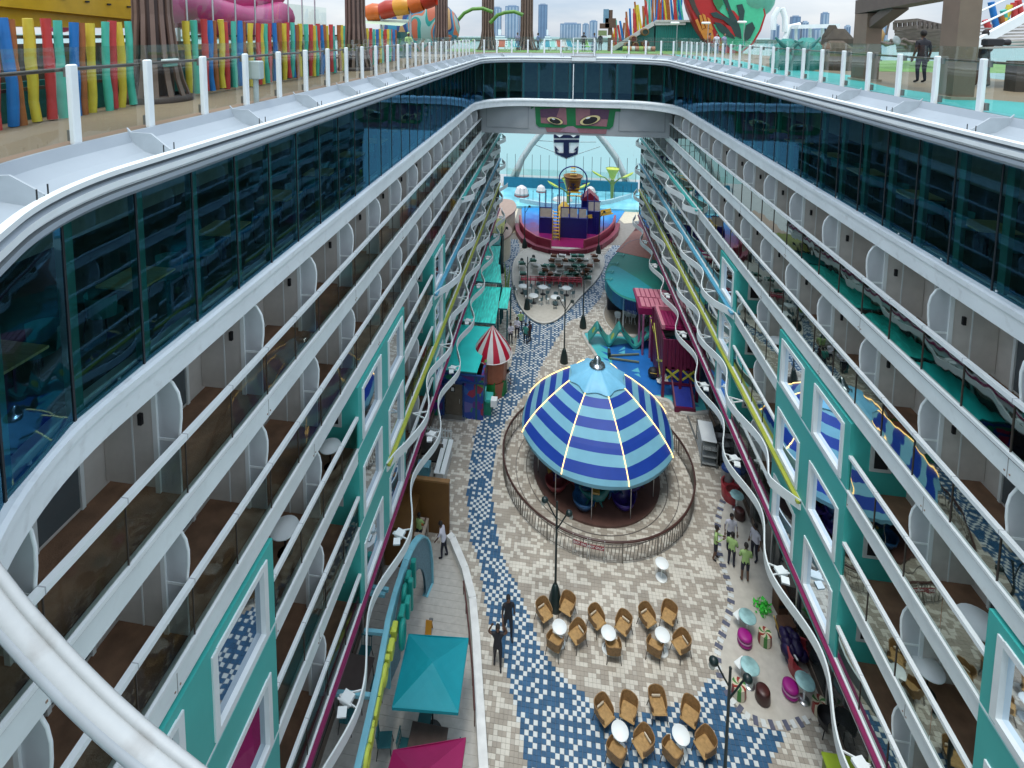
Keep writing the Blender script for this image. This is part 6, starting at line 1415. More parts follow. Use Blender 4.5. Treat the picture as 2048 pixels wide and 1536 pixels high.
# ================================================================ upper deck, left
DK=zz(1.6)
NC=[mat('stick_yellow',(.68,.55,.05),.5,var=.15),mat('stick_teal',(.07,.50,.38),.5,var=.15),mat('stick_red',(.55,.05,.05),.5,var=.2),mat('stick_blue',(.01,.17,.50),.5,var=.15),mat('stick_orange',(.38,.12,.03),.55,var=.25)]
WOODB=mat('dark_boards',(.09,.065,.045),.6,var=.25,scale=2,stretch=(1,1,5)); TDK=mat('teal_skirt',(.01,.13,.12),.5)
def stick_mesh(c,h,seed):
    rn=random.Random(seed); b=MB(); n=5; pts=[(rn.uniform(-.012,.012)+.02*math.sin(i+seed),rn.uniform(-.012,.012),h*i/n) for i in range(n+1)]; b.tube(pts,[.078*rn.uniform(.85,1.1) for _ in pts],7); return b.mesh('stick',c)
SM=[[stick_mesh(c,2.05,i*7+k) for k in range(3)] for i,c in enumerate(NC)]
order=[0,1,2,3,4,0,2,1,3,4,0,1,2]
def stick_fence(label,p0,p1,n,seed,tilt=.022,z0=.15,h=1.0):
    t=thing('stick_fence',label,'fence'); a=Vector(p0); b_=Vector(p1); rn=random.Random(seed)
    for i in range(n):
        p_=a.lerp(b_,i/(n-1)); o=link('stick',SM[order[i%13]][rn.randrange(3)],t,(p_.x+rn.uniform(-.06,.06),p_.y+rn.uniform(-.05,.05),DK+z0+rn.uniform(-.04,.04)),rn.uniform(0,6)); o.rotation_euler=(rn.uniform(-tilt,tilt),rn.uniform(-tilt,tilt),rn.uniform(0,6)); o.scale=(1,1,h)
    for z_ in (.6,1.5):
        q=MB(); q.bar((a.x-.12,a.y,DK+z_),(b_.x-.12,b_.y,DK+z_),.05,.06); q.build('cross_rail',WOODB,t)
    q=MB(); q.bar((a.x-.5,a.y,DK+.35),(b_.x-.5,b_.y,DK+.35),.1,.7); q.build('skirt_wall',TDK,t); return t
stick_fence('nearest fence of coloured wooden sticks at the far left of the upper deck',(-9.0,6.7,0),(-9.15,10.15,0),15,1,z0=.0,h=.88)
stick_fence('long fence of coloured wooden sticks between the first two slatted columns',(-9.1,11.9,0),(-8.8,20.6,0),38,2,z0=.06,h=.9)
stick_fence('short fence of coloured wooden sticks beyond the second slatted column',(-9.2,22.6,0),(-9.6,30.0,0),18,3,z0=.02,h=.88)
# slatted palm columns with flared feet
CB1=mat('column_brown',(.17,.11,.085),.5,var=.1); CB2=mat('column_dark',(.055,.032,.026),.5)
def column(x,y,r,h,label,flare=True,n=14,z0=None):
    z0=DK if z0 is None else z0; t=thing('slatted_column',label,'column',(x,y,z0)); q=MB(); q.lathe([(r*.92,0),(r*.92,h)],n=20); q.build('core',CB2,t)
    b=MB(); pts=[(r*1.75,.12),(r*1.45,.5),(r*1.2,1.1),(r*1.02,2.0),(r,h)] if flare else [(r*1.1,0),(r,h)]
    w_=.5*2*math.pi*r/n
    vs=[]
    for rr_,z_ in pts: vs += [(rr_,-w_/2*(rr_/r)**.6,z_),(rr_,w_/2*(rr_/r)**.6,z_),(rr_-.06,w_/2,z_),(rr_-.06,-w_/2,z_)]
    fs=[]
    for i in range(len(pts)-1): a=i*4; fs+=[(a,a+1,a+5,a+4),(a+1,a+2,a+6,a+5),(a+3,a,a+4,a+7)]
    b.add(vs,fs); me=b.mesh('slat',CB1)
    for k in range(n): link('slat',me,t,(0,0,0),2*math.pi*k/n)
    if flare: q=MB(); q.lathe([(r*1.9,0),(r*1.9,.12),(r*1.5,.16)],n=24); q.build('foot_ring',CB2,t)
    return t
column(-9.3,11.0,.40,6,'nearest brown slatted column with flared foot beside the coloured sticks')
column(-8.75,21.8,.42,7,'second brown slatted column standing behind the left guard rail')
column(-9.3,41.0,.5,9,'third brown slatted column at the end of the painted wall',True,14)
column(-7.0,51.5,.6,9,'fourth brown slatted column right of the green arches',True)
column(-3.3,53.5,.62,9,'fifth brown slatted column by the loungers at the far rail',True)
# yellow and dark ride machinery at top left
ym=thing('yellow_slide_trough','large yellow slide trough with bolts hanging over the nearest coloured sticks','slide')
YM=mat('slide_yellow',(.60,.36,.01),.35,var=.12)
q=MB(); q.box(-13.0,-11.2,8,13.2,DK+1.7,DK+2.2,0); q.build('trough',YM,ym); q=MB(); q.bar((-11.1,7.5,DK+2.45),(-11.1,13.2,DK+2.15),.2,.55); q.build('side_panel',YM,ym)
for i in range(9): q=MB(); q.cbox((-10.98,8+i*.6,DK+2.45-.03*i),.03,.1,.04); q.build('bolt',BLACK,ym)
q=MB(); q.box(-11.3,-10.9,12.9,13.2,DK,DK+2.6); q.build('support',mat('support_orange',(.3,.08,.01),.5),ym)
bwall=thing('boarded_wall','dark boarded wall behind the coloured sticks on the left of the upper deck','wall')
for i in range(22): q=MB(); q.box(-10.6,-10.45,6+i*.36,6.34+i*.36,DK,DK+1.35); q.build('board',WOODB,bwall)
bw2=thing('pink_slide_glazing','clear glazed screen in thin steel frames in front of the pink slides','screen')
PKS=mat('slide_pink',(.45,.03,.17),.3,var=.25,scale=1)
for i in range(9):
    q=MB(); q.tube([(-10.2,12.2+i*1.1,DK),(-10.2,12.2+i*1.1,DK+3.0)],.03,5); q.build('frame_post',STEEL,bw2)
    q=MB(); q.add([(-10.2,12.2+i*1.1,DK+1.2),(-10.2,13.3+i*1.1,DK+1.2),(-10.2,13.3+i*1.1,DK+2.7),(-10.2,12.2+i*1.1,DK+2.7)],[(0,1,2,3)]); q.build('pane',GLC,bw2)
q=MB(); q.box(-10.6,-10.4,11.9,22,DK+1.1,DK+1.25); q.build('sill',YM,bw2)
q=MB(); q.box(-10.9,-10.7,11.9,22,DK,DK+1.1); q.build('lower_wall',WOODB,bw2)
for n_,(z_,y0_) in enumerate(((2.3,12),(3.2,13))):
    t=thing('pink_water_slide','thick glossy pink water slide tube, %s'%('lower','upper')[n_],'water slide'); q=MB(); q.tube([(-13-n_,y0_+i*1.6,DK+z_+.35*math.sin(i*.9+n_)) for i in range(8)],[.75]*8,14); q.build('tube',PKS,t)
    for i in range(6): q=MB(); q.tube([(-13-n_,y0_+.9+i*1.8,DK),(-13-n_,y0_+.9+i*1.8,DK+z_)],.07,6); q.build('support',STEEL,t)
# orange slide snake and coloured sculpture
osn=thing('orange_water_slide','orange and red sectioned water slide tube crossing at the top left','water slide'); OR=[mat('slide_orange',(.55,.12,.015),.35),mat('slide_red',(.38,.03,.01),.35),mat('slide_amber',(.6,.27,.02),.35)]
PA=[GY(735,28,34),GY(762,24,34),GY(790,16,34),GY(820,12,34),GY(845,4,34),GY(870,-6,34)]
for i in range(len(PA)-1): q=MB(); q.tube([PA[i],PA[i].lerp(PA[i+1],.5)+Vector((0,0,.05)),PA[i+1]],[.55,.62,.55],14,cap=False); q.build('section',OR[i%3],osn)
q=MB(); q.tube([(PA[1].x,34,DK),(PA[1].x,34,PA[1].z)],.1,6); q.tube([(PA[3].x,34,DK),(PA[3].x,34,PA[3].z)],.1,6); q.build('support',STEEL,osn)
def patch_mat(name,cols,scale,seed=0):
    m_=bpy.data.materials.new(name); m_.use_nodes=True; t_=m_.node_tree; bs=t_.nodes['Principled BSDF']; bs.inputs['Roughness'].default_value=.35
    tcn=t_.nodes.new('ShaderNodeTexCoord'); mpn=t_.nodes.new('ShaderNodeMapping'); mpn.inputs['Location'].default_value=(seed,seed,0); mpn.inputs['Scale'].default_value=(1,1,.55); t_.links.new(tcn.outputs['Object'],mpn.inputs['Vector'])
    nn=t_.nodes.new('ShaderNodeTexNoise'); nn.inputs['Scale'].default_value=scale; nn.inputs['Detail'].default_value=0; nn.inputs['Distortion'].default_value=1.0; t_.links.new(mpn.outputs['Vector'],nn.inputs['Vector'])
    rp=t_.nodes.new('ShaderNodeValToRGB'); rp.color_ramp.interpolation='CONSTANT'; k=len(cols); rp.color_ramp.elements[0].color=(*cols[0],1); rp.color_ramp.elements[1].position=.36; rp.color_ramp.elements[1].color=(*cols[1],1)
    for i,c in enumerate(cols[2:]): e_=rp.color_ramp.elements.new(.42+.3*i/max(1,k-2)); e_.color=(*c,1)
    t_.links.new(nn.outputs['Fac'],rp.inputs['Fac']); t_.links.new(rp.outputs['Color'],bs.inputs['Base Color']); return m_
sc_=thing('painted_slide_bowl','big round slide bowl painted in orange, teal and blue patches behind the third column','slide'); 
v=GY(842,56,46); q=MB(); q.sphere(v,3.1,24,0,.85,1.15,.5); q.build('bowl',patch_mat('bowl_paint',[(.45,.12,.06),(.01,.25,.22),(.25,.42,.38),(.50,.16,.08),(.03,.22,.35),(.02,.05,.18),(.4,.25,.1)],.55),sc_)
q=MB(); v2=GY(790,78,36); q.box(v2.x-.5,v.x,36,37,DK,DK+.8); q.build('base',mat('bowl_base',(.16,.05,.04),.5),sc_)
gb=thing('green_dark_pavilion','small pavilion with pale green roof beyond the short stick fence','pavilion'); v=GY(762,52,33); 
q=MB(); q.box(v.x-1.2,v.x+1.3,33,35,DK,DK+1.7); q.build('wall',TDK,gb); q=MB(); q.add([(v.x-1.4,32.6,v.z+.2),(v.x+1.5,32.6,v.z),(v.x+1.5,35,v.z+.45),(v.x-1.2,35,v.z+.55)],[(0,1,2,3)]); q.build('roof',mat('roof_pale',(.45,.58,.42),.5),gb)
for i in range(14): q=MB(); q.tube([(v.x-1.1+i*.17,32.7,DK),(v.x-1.1+i*.17,32.7,DK+1.75)],.05,5); q.build('stick',NC[[0,1,3,4,2][i%5]],gb)
ga=thing('green_arches','pair of green curved arch ribs between the slatted columns','arch')
for a,b_,c in (((912,45),(945,18),(985,24)),((980,46),(1010,25),(1046,30)),((820,28),(860,24),(888,45))):
    A,B2,C2=GY(*a,49),GY(*b_,49),GY(*c,49); q=MB(); q.tube([A,A.lerp(B2,.5)+Vector((0,0,.25)),B2,B2.lerp(C2,.5)+Vector((0,0,.2)),C2],.17,8); q.build('rib',mat('arch_green',(.10,.26,.04),.5,var=.3,scale=3),ga)
for n_,(px,py) in enumerate(((850,96),(880,93),(910,92),(935,90))):
    v=G(px,py,DK); t=thing('lime_lounger','lime green lounger behind the left guard rail, %s from the left'%('first','second','third','fourth')[n_],'lounger',(v.x,v.y,DK),.3,'lime green loungers'); q=MB(); q.bar((-.9,0,.35),(.3,0,.35),.7,.06); q.bar((.3,0,.35),(.9,0,.85),.7,.06); q.build('sling',mat('lounger_lime',(.38,.62,.10),.5),t); q=MB()
    for x in (-.8,.5): q.box(x-.03,x+.03,-.33,.33,0,.33)
    q.build('legs',WHITEB,t)
for n_,(px,c) in enumerate(((1003,'coral'),(1022,'aqua'),(1094,'teal'),(1105,'aqua'),(1121,'coral'),(1131,'white'),(1141,'teal'),(1175,'lime'),(1030,'teal'))):
    v=G(px,101.5,DK); cc={'coral':(.45,.10,.05),'aqua':(.3,.6,.55),'teal':(.02,.28,.38),'white':(.6,.6,.6),'lime':(.2,.5,.1)}[c]
    t=thing('sun_chair','%s sling seat behind the far rail, near %s'%(c,('the fifth column','the standing person in lavender','the walking person in blue','the walking person, second','the sunny middle','the middle, small and pale','the white platform, left','the white platform, right','the fifth column, behind')[n_]),'deck chair',(v.x,v.y,DK),.1*n_,'sling seats along the far rail')
    q=MB(); q.bar((0,.1,.4),(0,-.5,.38),.62,.05); q.bar((0,.1,.4),(0,.45,1.05),.62,.05); q.build('sling',mat('seat_'+c,cc,.5),t); q=MB()
    for sx in (-.33,.33): q.bar((sx,.15,.4),(sx,.3,0),.05,.05); q.bar((sx,-.45,.38),(sx,-.4,0),.05,.05); q.bar((sx,.1,.4),(sx,.45,1.05),.05,.05)
    q.build('frame',WHITEB,t)
eb=thing('electric_box','pale grey electric box on a short post behind the left guard rail','box',tuple(G(513,205,DK))); q=MB(); q.bevbox((0,0,.75),.32,.2,.42,.02); q.build('box',mat('box_grey',(.42,.50,.48),.4),eb); q=MB(); q.tube([(0,0,0),(0,0,.55)],.06,8); q.build('post',MATS['box_grey'],eb)
fl_=thing('flood_light','small white flood light on the nearest slatted column','light',tuple(GX(340,120,-8.7))); q=MB(); q.bevbox((0,0,0),.12,.42,.05,.01); q.bevbox((.0,0,-.09),.1,.36,.12,.01,0,1); q.build('housing',[WHITEB,mat('lamp_teal',(.05,.22,.18),.4)],fl_)
# far guard rail beyond, planters on the horizon
# ================================================================ upper deck, right
tb=thing('teal_board_building','teal boarded stair building with pale edges behind the right corner of the rail','building')
TBM=mat('teal_boards',(.01,.19,.17),.5,var=.2,scale=4,stretch=(4,4,.3)); YB=54.5
def PB2(px,py,y=YB): return GY(px,py,y)
a=PB2(1310,106); b_=PB2(1420,106); zt_=PB2(1350,44).z
n=26
for i in range(n):
    x0=a.x+(b_.x-a.x)*i/n; q=MB(); q.box(x0+.01,x0+(b_.x-a.x)/n-.01,YB,YB+.12+.02*(i%2),DK-.1,zt_); q.build('board',TBM,tb)
q=MB(); q.box(a.x,b_.x+3,YB+.2,YB+5,DK-.1,zt_-.05); q.build('core',TDK,tb)
q=MB(); q.box(a.x-.1,b_.x,YB-.2,YB+3,zt_,zt_+.2); q.build('roof_edge',OFFW,tb)
q=MB(); c1,c2,c3=PB2(1224,104),PB2(1308,48),PB2(1308,106); q.add([(c1.x,YB,DK),(c2.x,YB,c2.z),(c3.x,YB,DK-.1),(c1.x,YB+2,DK),(c2.x,YB+2,c2.z),(c3.x,YB+2,DK-.1)],[(0,2,1),(3,4,5),(0,1,4,3)]); q.build('stair_side',TDK,tb)
q=MB(); q.bar((c1.x,YB-.05,DK+.1),(c2.x,YB-.05,c2.z+.1),.2,.42); q.bar((c2.x,YB-.05,c2.z+.1),(c2.x+3.0,YB-.05,c2.z+.15),.2,.45); q.build('stringer',OFFW,tb)
rn=random.Random(5); 
st_=thing('stair_stick_fence','fan of coloured wooden sticks leaning along the stairs of the teal building','fence')
for i in range(46):
    u=i/45; px=1226+u*140+rn.uniform(-2,2); base=PB2(px,104-56*min(1,u*1.7)-2+rn.uniform(-3,2)); h=rn.uniform(2.4,3.4)*(1-.35*abs(u-.55)); q=MB(); ln=rn.uniform(-.5,.15); q.tube([base,base+Vector((ln*.5,rn.uniform(-.1,.1),h*.5)),base+Vector((ln,0,h))],[.13,.12,.10],6); q.build('stick',NC[rn.choice([0,1,2,2,3,4,4,1])],st_)
pi_=thing('barrel_stack','stack of open wooden barrels in front of the stairs','barrels')
for n_,(px,py,r) in enumerate(((1266,78,6.5),(1289,64,7),(1290,88,7),(1254,90,5.5),(1270,90,6))):
    v=PB2(px,py,YB-1.5); R_=r/1048*52; q=MB(); q.lathe([(R_*.75,.0),(R_,.0),(R_*1.12,.6),(R_,1.2)],n=16,tf=Matrix.Translation((v.x,v.y-.6,v.z)) @ Matrix.Rotation(-math.pi/2,4,'X')); q.build('barrel',[mat('barrel_wood',(.22,.12,.05),.6,var=.3)],pi_)
    q=MB(); q.lathe([(.001,0),(R_*.76,0)],n=16,tf=Matrix.Translation((v.x,v.y-.5,v.z)) @ Matrix.Rotation(-math.pi/2,4,'X')); q.build('barrel_mouth',(mat('mouth_red',(.2,.03,.02),.6),mat('mouth_dark',(.03,.06,.05),.6))[n_%2],pi_)
for i,(px) in enumerate((1250,1258,1266,1274,1282,1290,1298,1305)):
    v=PB2(px,101,YB-2.2); t=thing('buoy_float','small rounded float, %s from the left in the row before the barrels'%ORD[i],'float',(v.x,v.y,DK+.25),0,'row of coloured floats'); q=MB(); q.tube([(-.22,0,0),(.22,0,0)],.26,10); q.build('float',[mat('float_lime',(.3,.42,.1),.5),mat('float_orange',(.5,.2,.06),.5),OFFW,mat('float_rose',(.4,.16,.1),.5)][i%4],t)
# totem sign post
tp=thing('sign_totem','tall wooden totem of stacked signs with a blue figure by the stairs','sign post'); v=PB2(1219,106,YB-3)
q=MB(); q.tube([(v.x,v.y,DK),(v.x,v.y,PB2(1219,20,YB-3).z)],.2,8); q.build('post',mat('totem_brown',(.11,.06,.04),.6),tp)
for (px,py,w_,h_,c) in ((1209,52,.9,.5,0),(1221,46,1.0,.9,0),(1212,32,.5,1.3,1),(1205,66,.8,.5,2),(1218,73,.4,.25,3)):
    p_=PB2(px,py,YB-3.2); q=MB(); q.cbox((p_.x,p_.y,p_.z),w_,.15,h_,0,0); q.build('board',[MATS['totem_brown'],mat('totem_blue',(.15,.28,.4),.5),mat('totem_olive',(.2,.25,.12),.5),WHITEB][c],tp)
# big painted slide (red, green, mint) at the upper right
bsl=thing('painted_slide_chute','huge red and green painted slide chute with leaf and hand shapes','slide')
YS=50
def poly3(name,pts,y,m_,th,par): return flat([P2(px,py,y) for px,py in pts],y,m_,name,par,th)
RDM=mat('chute_red',(.42,.012,.012),.35,var=.06); MIN=mat('chute_mint',(.06,.50,.27),.35,var=.08); DKG=mat('chute_dark',(.015,.05,.045),.4); LF=mat('chute_green',(.02,.20,.07),.35); ORH=mat('chute_orange',(.55,.22,.03),.4)
q=MB()
out_=[(1366,-15),(1372,10),(1384,40),(1398,66),(1414,88),(1445,108),(1480,108),(1505,88),(1520,62),(1530,30),(1520,-15)]
P3=[P2(px,py,YS) for px,py in out_]; cxm=sum(p[0] for p in P3)/len(P3); czm=sum(p[1] for p in P3)/len(P3)
vs=[(x,YS,z) for x,z in P3]+[(cxm+(x-cxm)*.96,YS-.6,czm+(z-czm)*.96) for x,z in P3]+[(cxm+(x-cxm)*.8,YS+3,czm+(z-czm)*.8) for x,z in P3]; n=len(P3)
q.add(vs,[tuple(range(2*n-1,n-1,-1))]+[(i,(i+1)%n,n+(i+1)%n,n+i) for i in range(n)]+[((i+1)%n,i,2*n+i,2*n+(i+1)%n) for i in range(n)],0); q.build('chute',RDM,bsl)
poly3('mint_field',[(1448,-14),(1519,-14),(1528,30),(1518,60),(1503,86),(1480,104),(1462,98),(1440,74),(1426,48),(1445,52),(1462,62),(1462,40),(1440,24),(1432,6)],YS-.62,MIN,.06,bsl)
poly3('green_stripe',[(1420,-14),(1440,-14),(1446,8),(1436,22),(1428,8)],YS-.70,LF,.06,bsl)
for pl in ([(1440,-14),(1450,-14),(1462,20),(1476,44),(1481,60),(1483,78),(1470,72),(1462,54),(1446,40),(1426,34),(1420,26),(1432,24),(1446,32),(1460,38),(1455,20)],[(1428,44),(1440,46),(1456,58),(1470,78),(1456,74),(1438,62)],[(1473,10),(1484,8),(1489,22),(1486,42),(1477,46),(1478,28)],[(1492,50),(1504,44),(1510,56),(1500,76),(1490,84),(1488,68)]): poly3('leaf',pl,YS-.72,DKG,.08,bsl)
poly3('red_leaf',[(1448,48),(1466,54),(1474,68),(1470,74),(1460,64)],YS-.74,RDM,.05,bsl)
poly3('red_leaf',[(1452,16),(1468,22),(1478,34),(1476,44),(1464,36)],YS-.74,RDM,.05,bsl)
for pl in ([(1400,62),(1412,56),(1424,60),(1428,76),(1420,84),(1408,78)],[(1390,40),(1395,38),(1404,60),(1399,62)],[(1398,30),(1403,30),(1410,56),(1404,58)],[(1404,27),(1410,30),(1418,56),(1412,57)],[(1414,34),(1420,38),(1426,60),(1419,58)]): poly3('hand_shape',pl,YS-.74,ORH,.06,bsl)
poly3('stripe_dark',[(1372,-14),(1384,-14),(1392,12),(1406,40),(1400,42),(1384,16)],YS-.64,mat('chute_stripe',(.05,.04,.03),.5),.05,bsl)
q=MB(); v=PB2(1510,-5,YS); q.sphere((v.x,YS+1,v.z),2.0,20); q.build('mint_ball',mat('mint_ball',(.12,.42,.3),.4),bsl)
for n_,(px,py) in enumerate(((1350,46),(1412,46),(1484,44))):
    v=PB2(px,py,YS-1.4); t=thing('wall_light','flat white oblong lamp %s'%('on the teal boarded wall','before the orange hand shape','before the mint part of the chute')[n_],'lamp',tuple(v)); q=MB(); q.bevbox((0,0,0),.75,.3,.2,.06); q.build('housing',WHITEB,t); q=MB(); q.tube([(.2,0,-.1),(.2,0,-(v.z-DK))],.03,5); q.build('stand',STEEL,t)
for n_,(px,c) in enumerate(((1432,S_WHITE),(1447,S_LAV),(1418,mat('rust_figure',(.3,.09,.05),.6)))):
    v=G(px,108,DK); person((v.x,v.y,DK),.5*n_,'person standing in front of the painted chute in %s'%('white','lavender','rust red')[n_],c,S_BLUE,'stand',skin=SKINL)
# gateway frame
gt=thing('brown_gateway','massive brown gateway frame of square slatted columns behind the right guard rail','gateway')
GB=mat('gate_brown',(.19,.13,.09),.6,var=.1,bump=.3,bscale=80); GB2=mat('gate_shade',(.12,.085,.065),.6,var=.1)
for (x,y,w_,d_,h_) in ((10.95,20.6,.5,.8,2.4),(10.17,15.05,.5,.6,3.6)):
    q=MB(); q.box(x-w_/2,x+w_/2,y-d_/2,y+d_/2,DK,DK+h_,0); 
    q.build('column',GB,gt)
    q=MB(); q.box(x-w_/2-.07,x+w_/2+.07,y-d_/2-.07,y+d_/2+.07,DK,DK+.08); q.build('plinth',mat('plinth_tan',(.32,.26,.19),.6),gt)
q=MB(); 
a=GY(1706,0,20.8); b2=GY(1960,-25,15.0)
q.bar((11.0,21.05,DK+2.65),(10.4,14.8,DK+2.95),.55,.5); q.build('header',GB2,gt)
q=MB(); q.bar((11.0,20.3,DK+2.0),(10.85,18.7,DK+2.6),.45,.3); q.build('corner_brace',GB2,gt)
# shipwreck
sw=thing('wreck_playship','grey brown wooden wreck ship prop with a railed deck behind the gateway','ship prop')
WG=mat('wreck_wood',(.15,.125,.11),.7,var=.35,scale=3,stretch=(1,1,4),bump=.4)
YW=30
hull=[(1792,62),(1800,80),(1812,100),(1850,112),(1885,108),(1888,70),(1886,52),(1835,46)]
rows=9
for i in range(rows):
    f0,f1=i/rows,(i+1)/rows; a=GY(1790+6*f0,58+50*f0,YW); b_=GY(1888,62+44*f0,YW-2); a2=GY(1790+6*f1,58+50*f1,YW); q=MB(); q.bar(a,b_,.15,(a-a2).length*.92); q.build('hull_plank',WG,sw)
for (A,B2) in (((1790,44),(1835,40)),((1835,40),(1888,52)),((1790,58),(1835,54)),((1835,54),(1888,62))):
    q=MB(); q.bar(GY(*A,YW),GY(*B2,YW-1),.12,.16); q.build('deck_rail',WG,sw)
for i in range(11): u=i/10; q=MB(); A=GY(1790+98*u,44-4*(1-abs(u-.45)*2)+8*max(0,u-.45),YW-u); B2=GY(1790+98*u,60-4*(1-abs(u-.45)*2)+4*max(0,u-.45),YW-u); q.bar(A,B2,.12,.14); q.build('baluster',WG,sw)
q=MB(); A=[GY(*p_,y) for p_,y in (((1812,56),YW+1),((1882,66),YW-1),((1855,50),YW+5),((1815,50),YW+5))]; q.add([tuple(p_) for p_ in A],[(0,1,2,3)]); q.build('ship_deck',mat('deck_sand',(.34,.30,.24),.6),sw)
q=MB(); q.tube([GY(1772,70,YW),GY(1785,15,YW)],.05,6); q.build('mast',WG,sw)
q=MB()
for k in range(7): a=GY(1790-10,84,YW); q.tube([GY(1745+k*12,78+((k*7)%5)*3,YW-1),GY(1760+k*13,92-((k*5)%4)*3,YW-1)],.10,5)
q.build('timber',WG,sw,kind='stuff')
t=thing('yellow_barrel_pump','small ochre prop standing behind the person with the phone','prop',tuple(GY(1757,68,YW-.5))); q=MB(); q.lathe([(.2,-.5),(.28,0),(.1,.35),(.001,.4)],n=10); q.build('body',mat('ochre',(.4,.25,.1),.6),t)
t=thing('satellite_disc','white and grey disc leaning on the wreck','disc',tuple(GY(1793,81,YW-2))); q=MB(); q.lathe([(.001,0),(.2,.05),(.24,.0)],n=18); o=q.build('disc',mat('disc_grey',(.25,.30,.30),.4),t); o.rotation_euler=(1.3,0,.4)
# golf course rocks and turf, white deck canopy
for n_,(px,py,s_,c) in enumerate(((1672,94,.9,0),(1620,88,.8,1),(1585,90,.7,1),(1698,70,.8,2),(1690,62,.5,2))):
    v=GY(px,py,27); t=thing('scenery_rock','%s rounded scenery rock on the mini golf course'%('brown low','turquoise coiled','teal small','dark brown tall','dark brown upper')[n_],'rock',(v.x,27+n_*.3,DK)); q=MB(); r_=v.z-DK+.3
    rn=random.Random(n_); q.lathe([(s_,0),(s_*1.05,r_*.3),(s_*.8,r_*.75),(s_*.3,r_),(.001,r_)],n=9,smooth=False); q.build('rock',(mat('rock_brown',(.10,.075,.05),.8,var=.4),mat('rock_teal',(.03,.25,.21),.6,var=.3),mat('rock_dark',(.055,.045,.03),.8,var=.3))[c],t)
t=thing('octopus_sculpture','dark teal curling tentacle sculpture on the mini golf course','sculpture'); 
for k in range(4):
    v=GY(1568+k*18,96,26.0); q=MB(); q.tube([(v.x,26,DK),(v.x+.2*math.sin(k*2),26,DK+.7),(v.x+.5*math.cos(k*3),26,DK+1.2),(v.x+.8*math.cos(k*3),26,DK+1.35+.2*math.sin(k))],[.22,.16,.1,.04],8); q.build('tentacle',mat('tentacle',(.02,.16,.14),.5),t)
cnp=thing('white_deck_canopy','white curved canopy arms and roof on the distant deck','canopy'); YC=60
for (p1,p2,p3) in (((1546,60),(1548,32),(1558,16)),((1570,64),(1570,34),(1564,16)),((1570,80),(1578,54),(1600,50))):
    q=MB(); q.tube([GY(*p1,YC),GY(*p2,YC),GY(*p3,YC)],.3,8); q.build('arm',WHITEB,cnp)
q=MB(); a=GY(1580,54,YC); b_=GY(1660,52,YC); q.bar(a,b_,4,.4); q.build('roof',WHITEB,cnp)
for px in (1592,1620,1645): q=MB(); q.tube([GY(px,54,YC),GY(px,84,YC)],.15,6); q.build('post',WHITEB,cnp)
# far right stairs with sticks
sr=thing('deck_staircase','pale staircase with railings at the right edge of the upper deck','staircase')
for i in range(9): 
    a=GY(1958+i*2,96-i*6.5,18.5+i*.25); b_=GY(2100,92-i*6.5,18.5+i*.25); q=MB(); q.bar(a,b_,.5,.05); q.build('tread',mat('tread',(.42,.40,.36),.6),sr)
for y0_,dy in ((0,0),(-26,0)): q=MB(); q.tube([GY(1905,75+y0_*1.0,18),GY(2048,8+y0_,19.5)],.03,6); q.build('railing',WHITEB,sr)
q=MB(); a=GY(1930,100,18.3); b_=GY(2060,28,19.5); q.bar(a,b_,.1,.3); q.build('stringer',WHITEB,sr)
sf=thing('right_stick_fence','leaning coloured sticks behind the right staircase','fence')
for n_,(a,b_,c) in enumerate((((1995,66),(1982,4),3),((2005,55),(2020,10),0),((2018,52),(2006,20),1),((1984,72),(1970,40),2),((2030,50),(2028,5),2),((2044,40),(2036,0),2),((2012,60),(2000,30),4))):
    q=MB(); q.tube([GY(*a,20),GY(*b_,20)],.09,6); q.build('stick',NC[c],sf)
wl=thing('brown_planter_wall','dark brown planter wall behind the camera operator','wall',); q=MB(); q.box(13.2,20,17.2,17.6,DK,DK+.9); q.build('wall',mat('planter',(.06,.045,.035),.7,var=.3),wl)
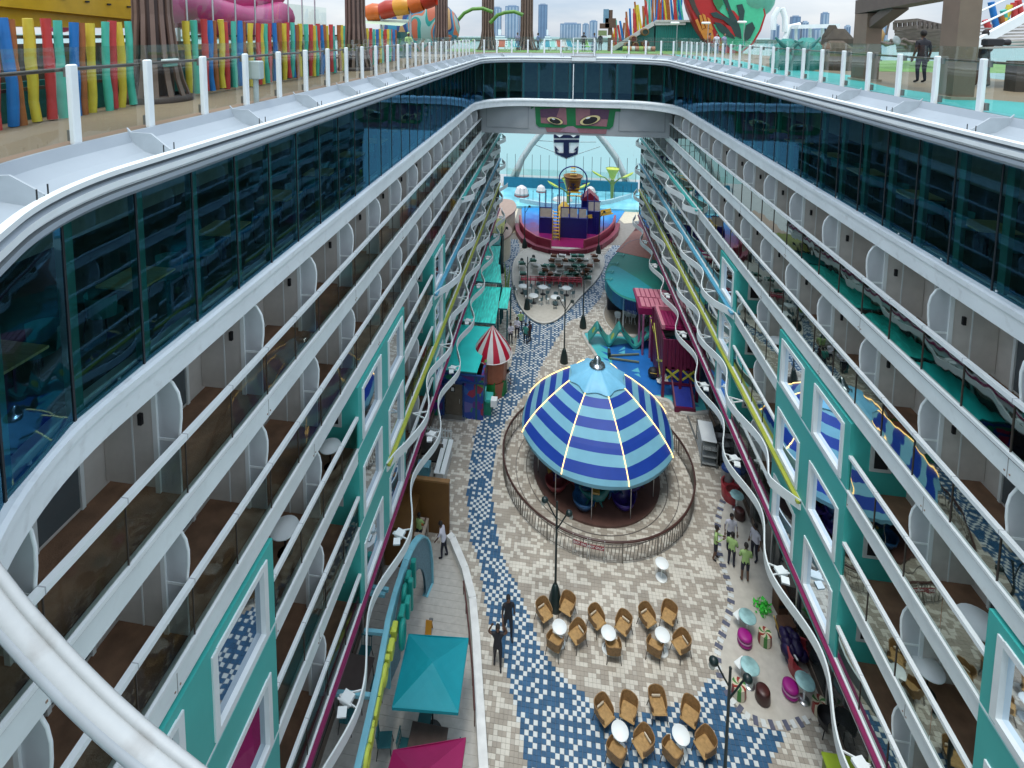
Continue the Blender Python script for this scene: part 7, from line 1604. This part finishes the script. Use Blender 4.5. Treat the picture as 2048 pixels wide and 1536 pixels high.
# ================================================================ skyline
BG=[mat('tower_hazy_glass',(.18,.27,.40),.3,var=.12,scale=.02),mat('tower_pale',(.36,.44,.54),.5,var=.1,scale=.02),mat('tower_deep',(.13,.20,.32),.3,var=.1,scale=.02)]  # distance haze is put into these bluish tower colours
YT=2950
def tower(px0,px1,pyt,c,label,steps=1):
    a=GY(px0,72,YT); b_=GY(px1,pyt,YT); t=thing('tower',label,'tower',((a.x+b_.x)/2,YT,-10),0); w_=b_.x-a.x; h_=b_.z+10
    q=MB(); q.box(-w_/2,w_/2,0,w_*.8,0,h_); q.build('shaft',BG[c],t)
    n=max(2,int(w_/16)); m_=MB()
    for i in range(n): m_.box(-w_/2+w_*(i+.2)/n,-w_/2+w_*(i+.75)/n,-1.2,0,8,h_-6)
    m_.build('window_band',BG[(c+1)%3],t,kind='stuff')
    q=MB(); q.box(-w_*.3,w_*.3,w_*.1,w_*.6,h_,h_+6); q.build('roof_block',BG[1],t)
TW_=[(1076,1095,9,2,'tallest slender dark blue tower right of the fifth column'),(1010,1037,12,0,'wide blue tower left of the fifth column'),(984,1002,15,0,'blue tower beside the fourth column'),(1038,1044,30,1,'thin pale tower between two blue ones'),
(1120,1162,47,0,'broad low block of towers, left one of the middle pair'),(1165,1178,48,0,'short tower left of the taller right block'),(1179,1195,42,0,'taller right tower of the middle pair'),(1643,1659,26,0,'blue tower above the white deck canopy'),(1628,1688,58,0,'low wide glassy block behind the white deck canopy'),(1583,1602,33,2,'distant dark blue tower left of the white canopy'),
(1764,1778,40,0,'slim blue tower seen through the gateway'),(1750,1756,40,1,'very thin pale tower beside the gateway column'),(1545,1560,50,1,'low pale tower behind the mint chute'),(1691,1702,52,1,'low dim tower left of the gateway column'),(1604,1618,44,1,'pale tower between the canopy arms')]
for a in TW_: tower(*a)
# white cruise ships in the harbour
for n_,(px,py,w_) in enumerate(((1005,72,56),(1098,72,34))):
    a=GY(px-w_/2,py,800); b_=GY(px+w_/2,py,800); t=thing('distant_ship','white cruise ship moored in the harbour %s'%('left of the fifth column','right of the fifth column')[n_],'ship',((a.x+b_.x)/2,800,-16)); L=(b_.x-a.x)
    q=MB(); q.prism([(-L/2,-6),(L/2*.8,-6),(L/2,0),(L/2*.8,6),(-L/2,6)],0,22); q.build('hull',WHITE,t)
    for k in range(5): q=MB(); q.box(-L/2*(.95-.12*k),L/2*(.75-.14*k),-5.5,5.5,22+k*3.4,24.6+k*3.4,0); q.build('deck_tier',WHITEB,t); q=MB(); q.box(-L/2*(.93-.12*k),L/2*(.73-.14*k),-5.3,5.3,24.6+k*3.4,25.4+k*3.4,0); q.build('window_strip',BG[2],t)
    q=MB(); q.box(-L*.15,-L*.05,-3,3,39,48); q.build('funnel',WHITEB,t)
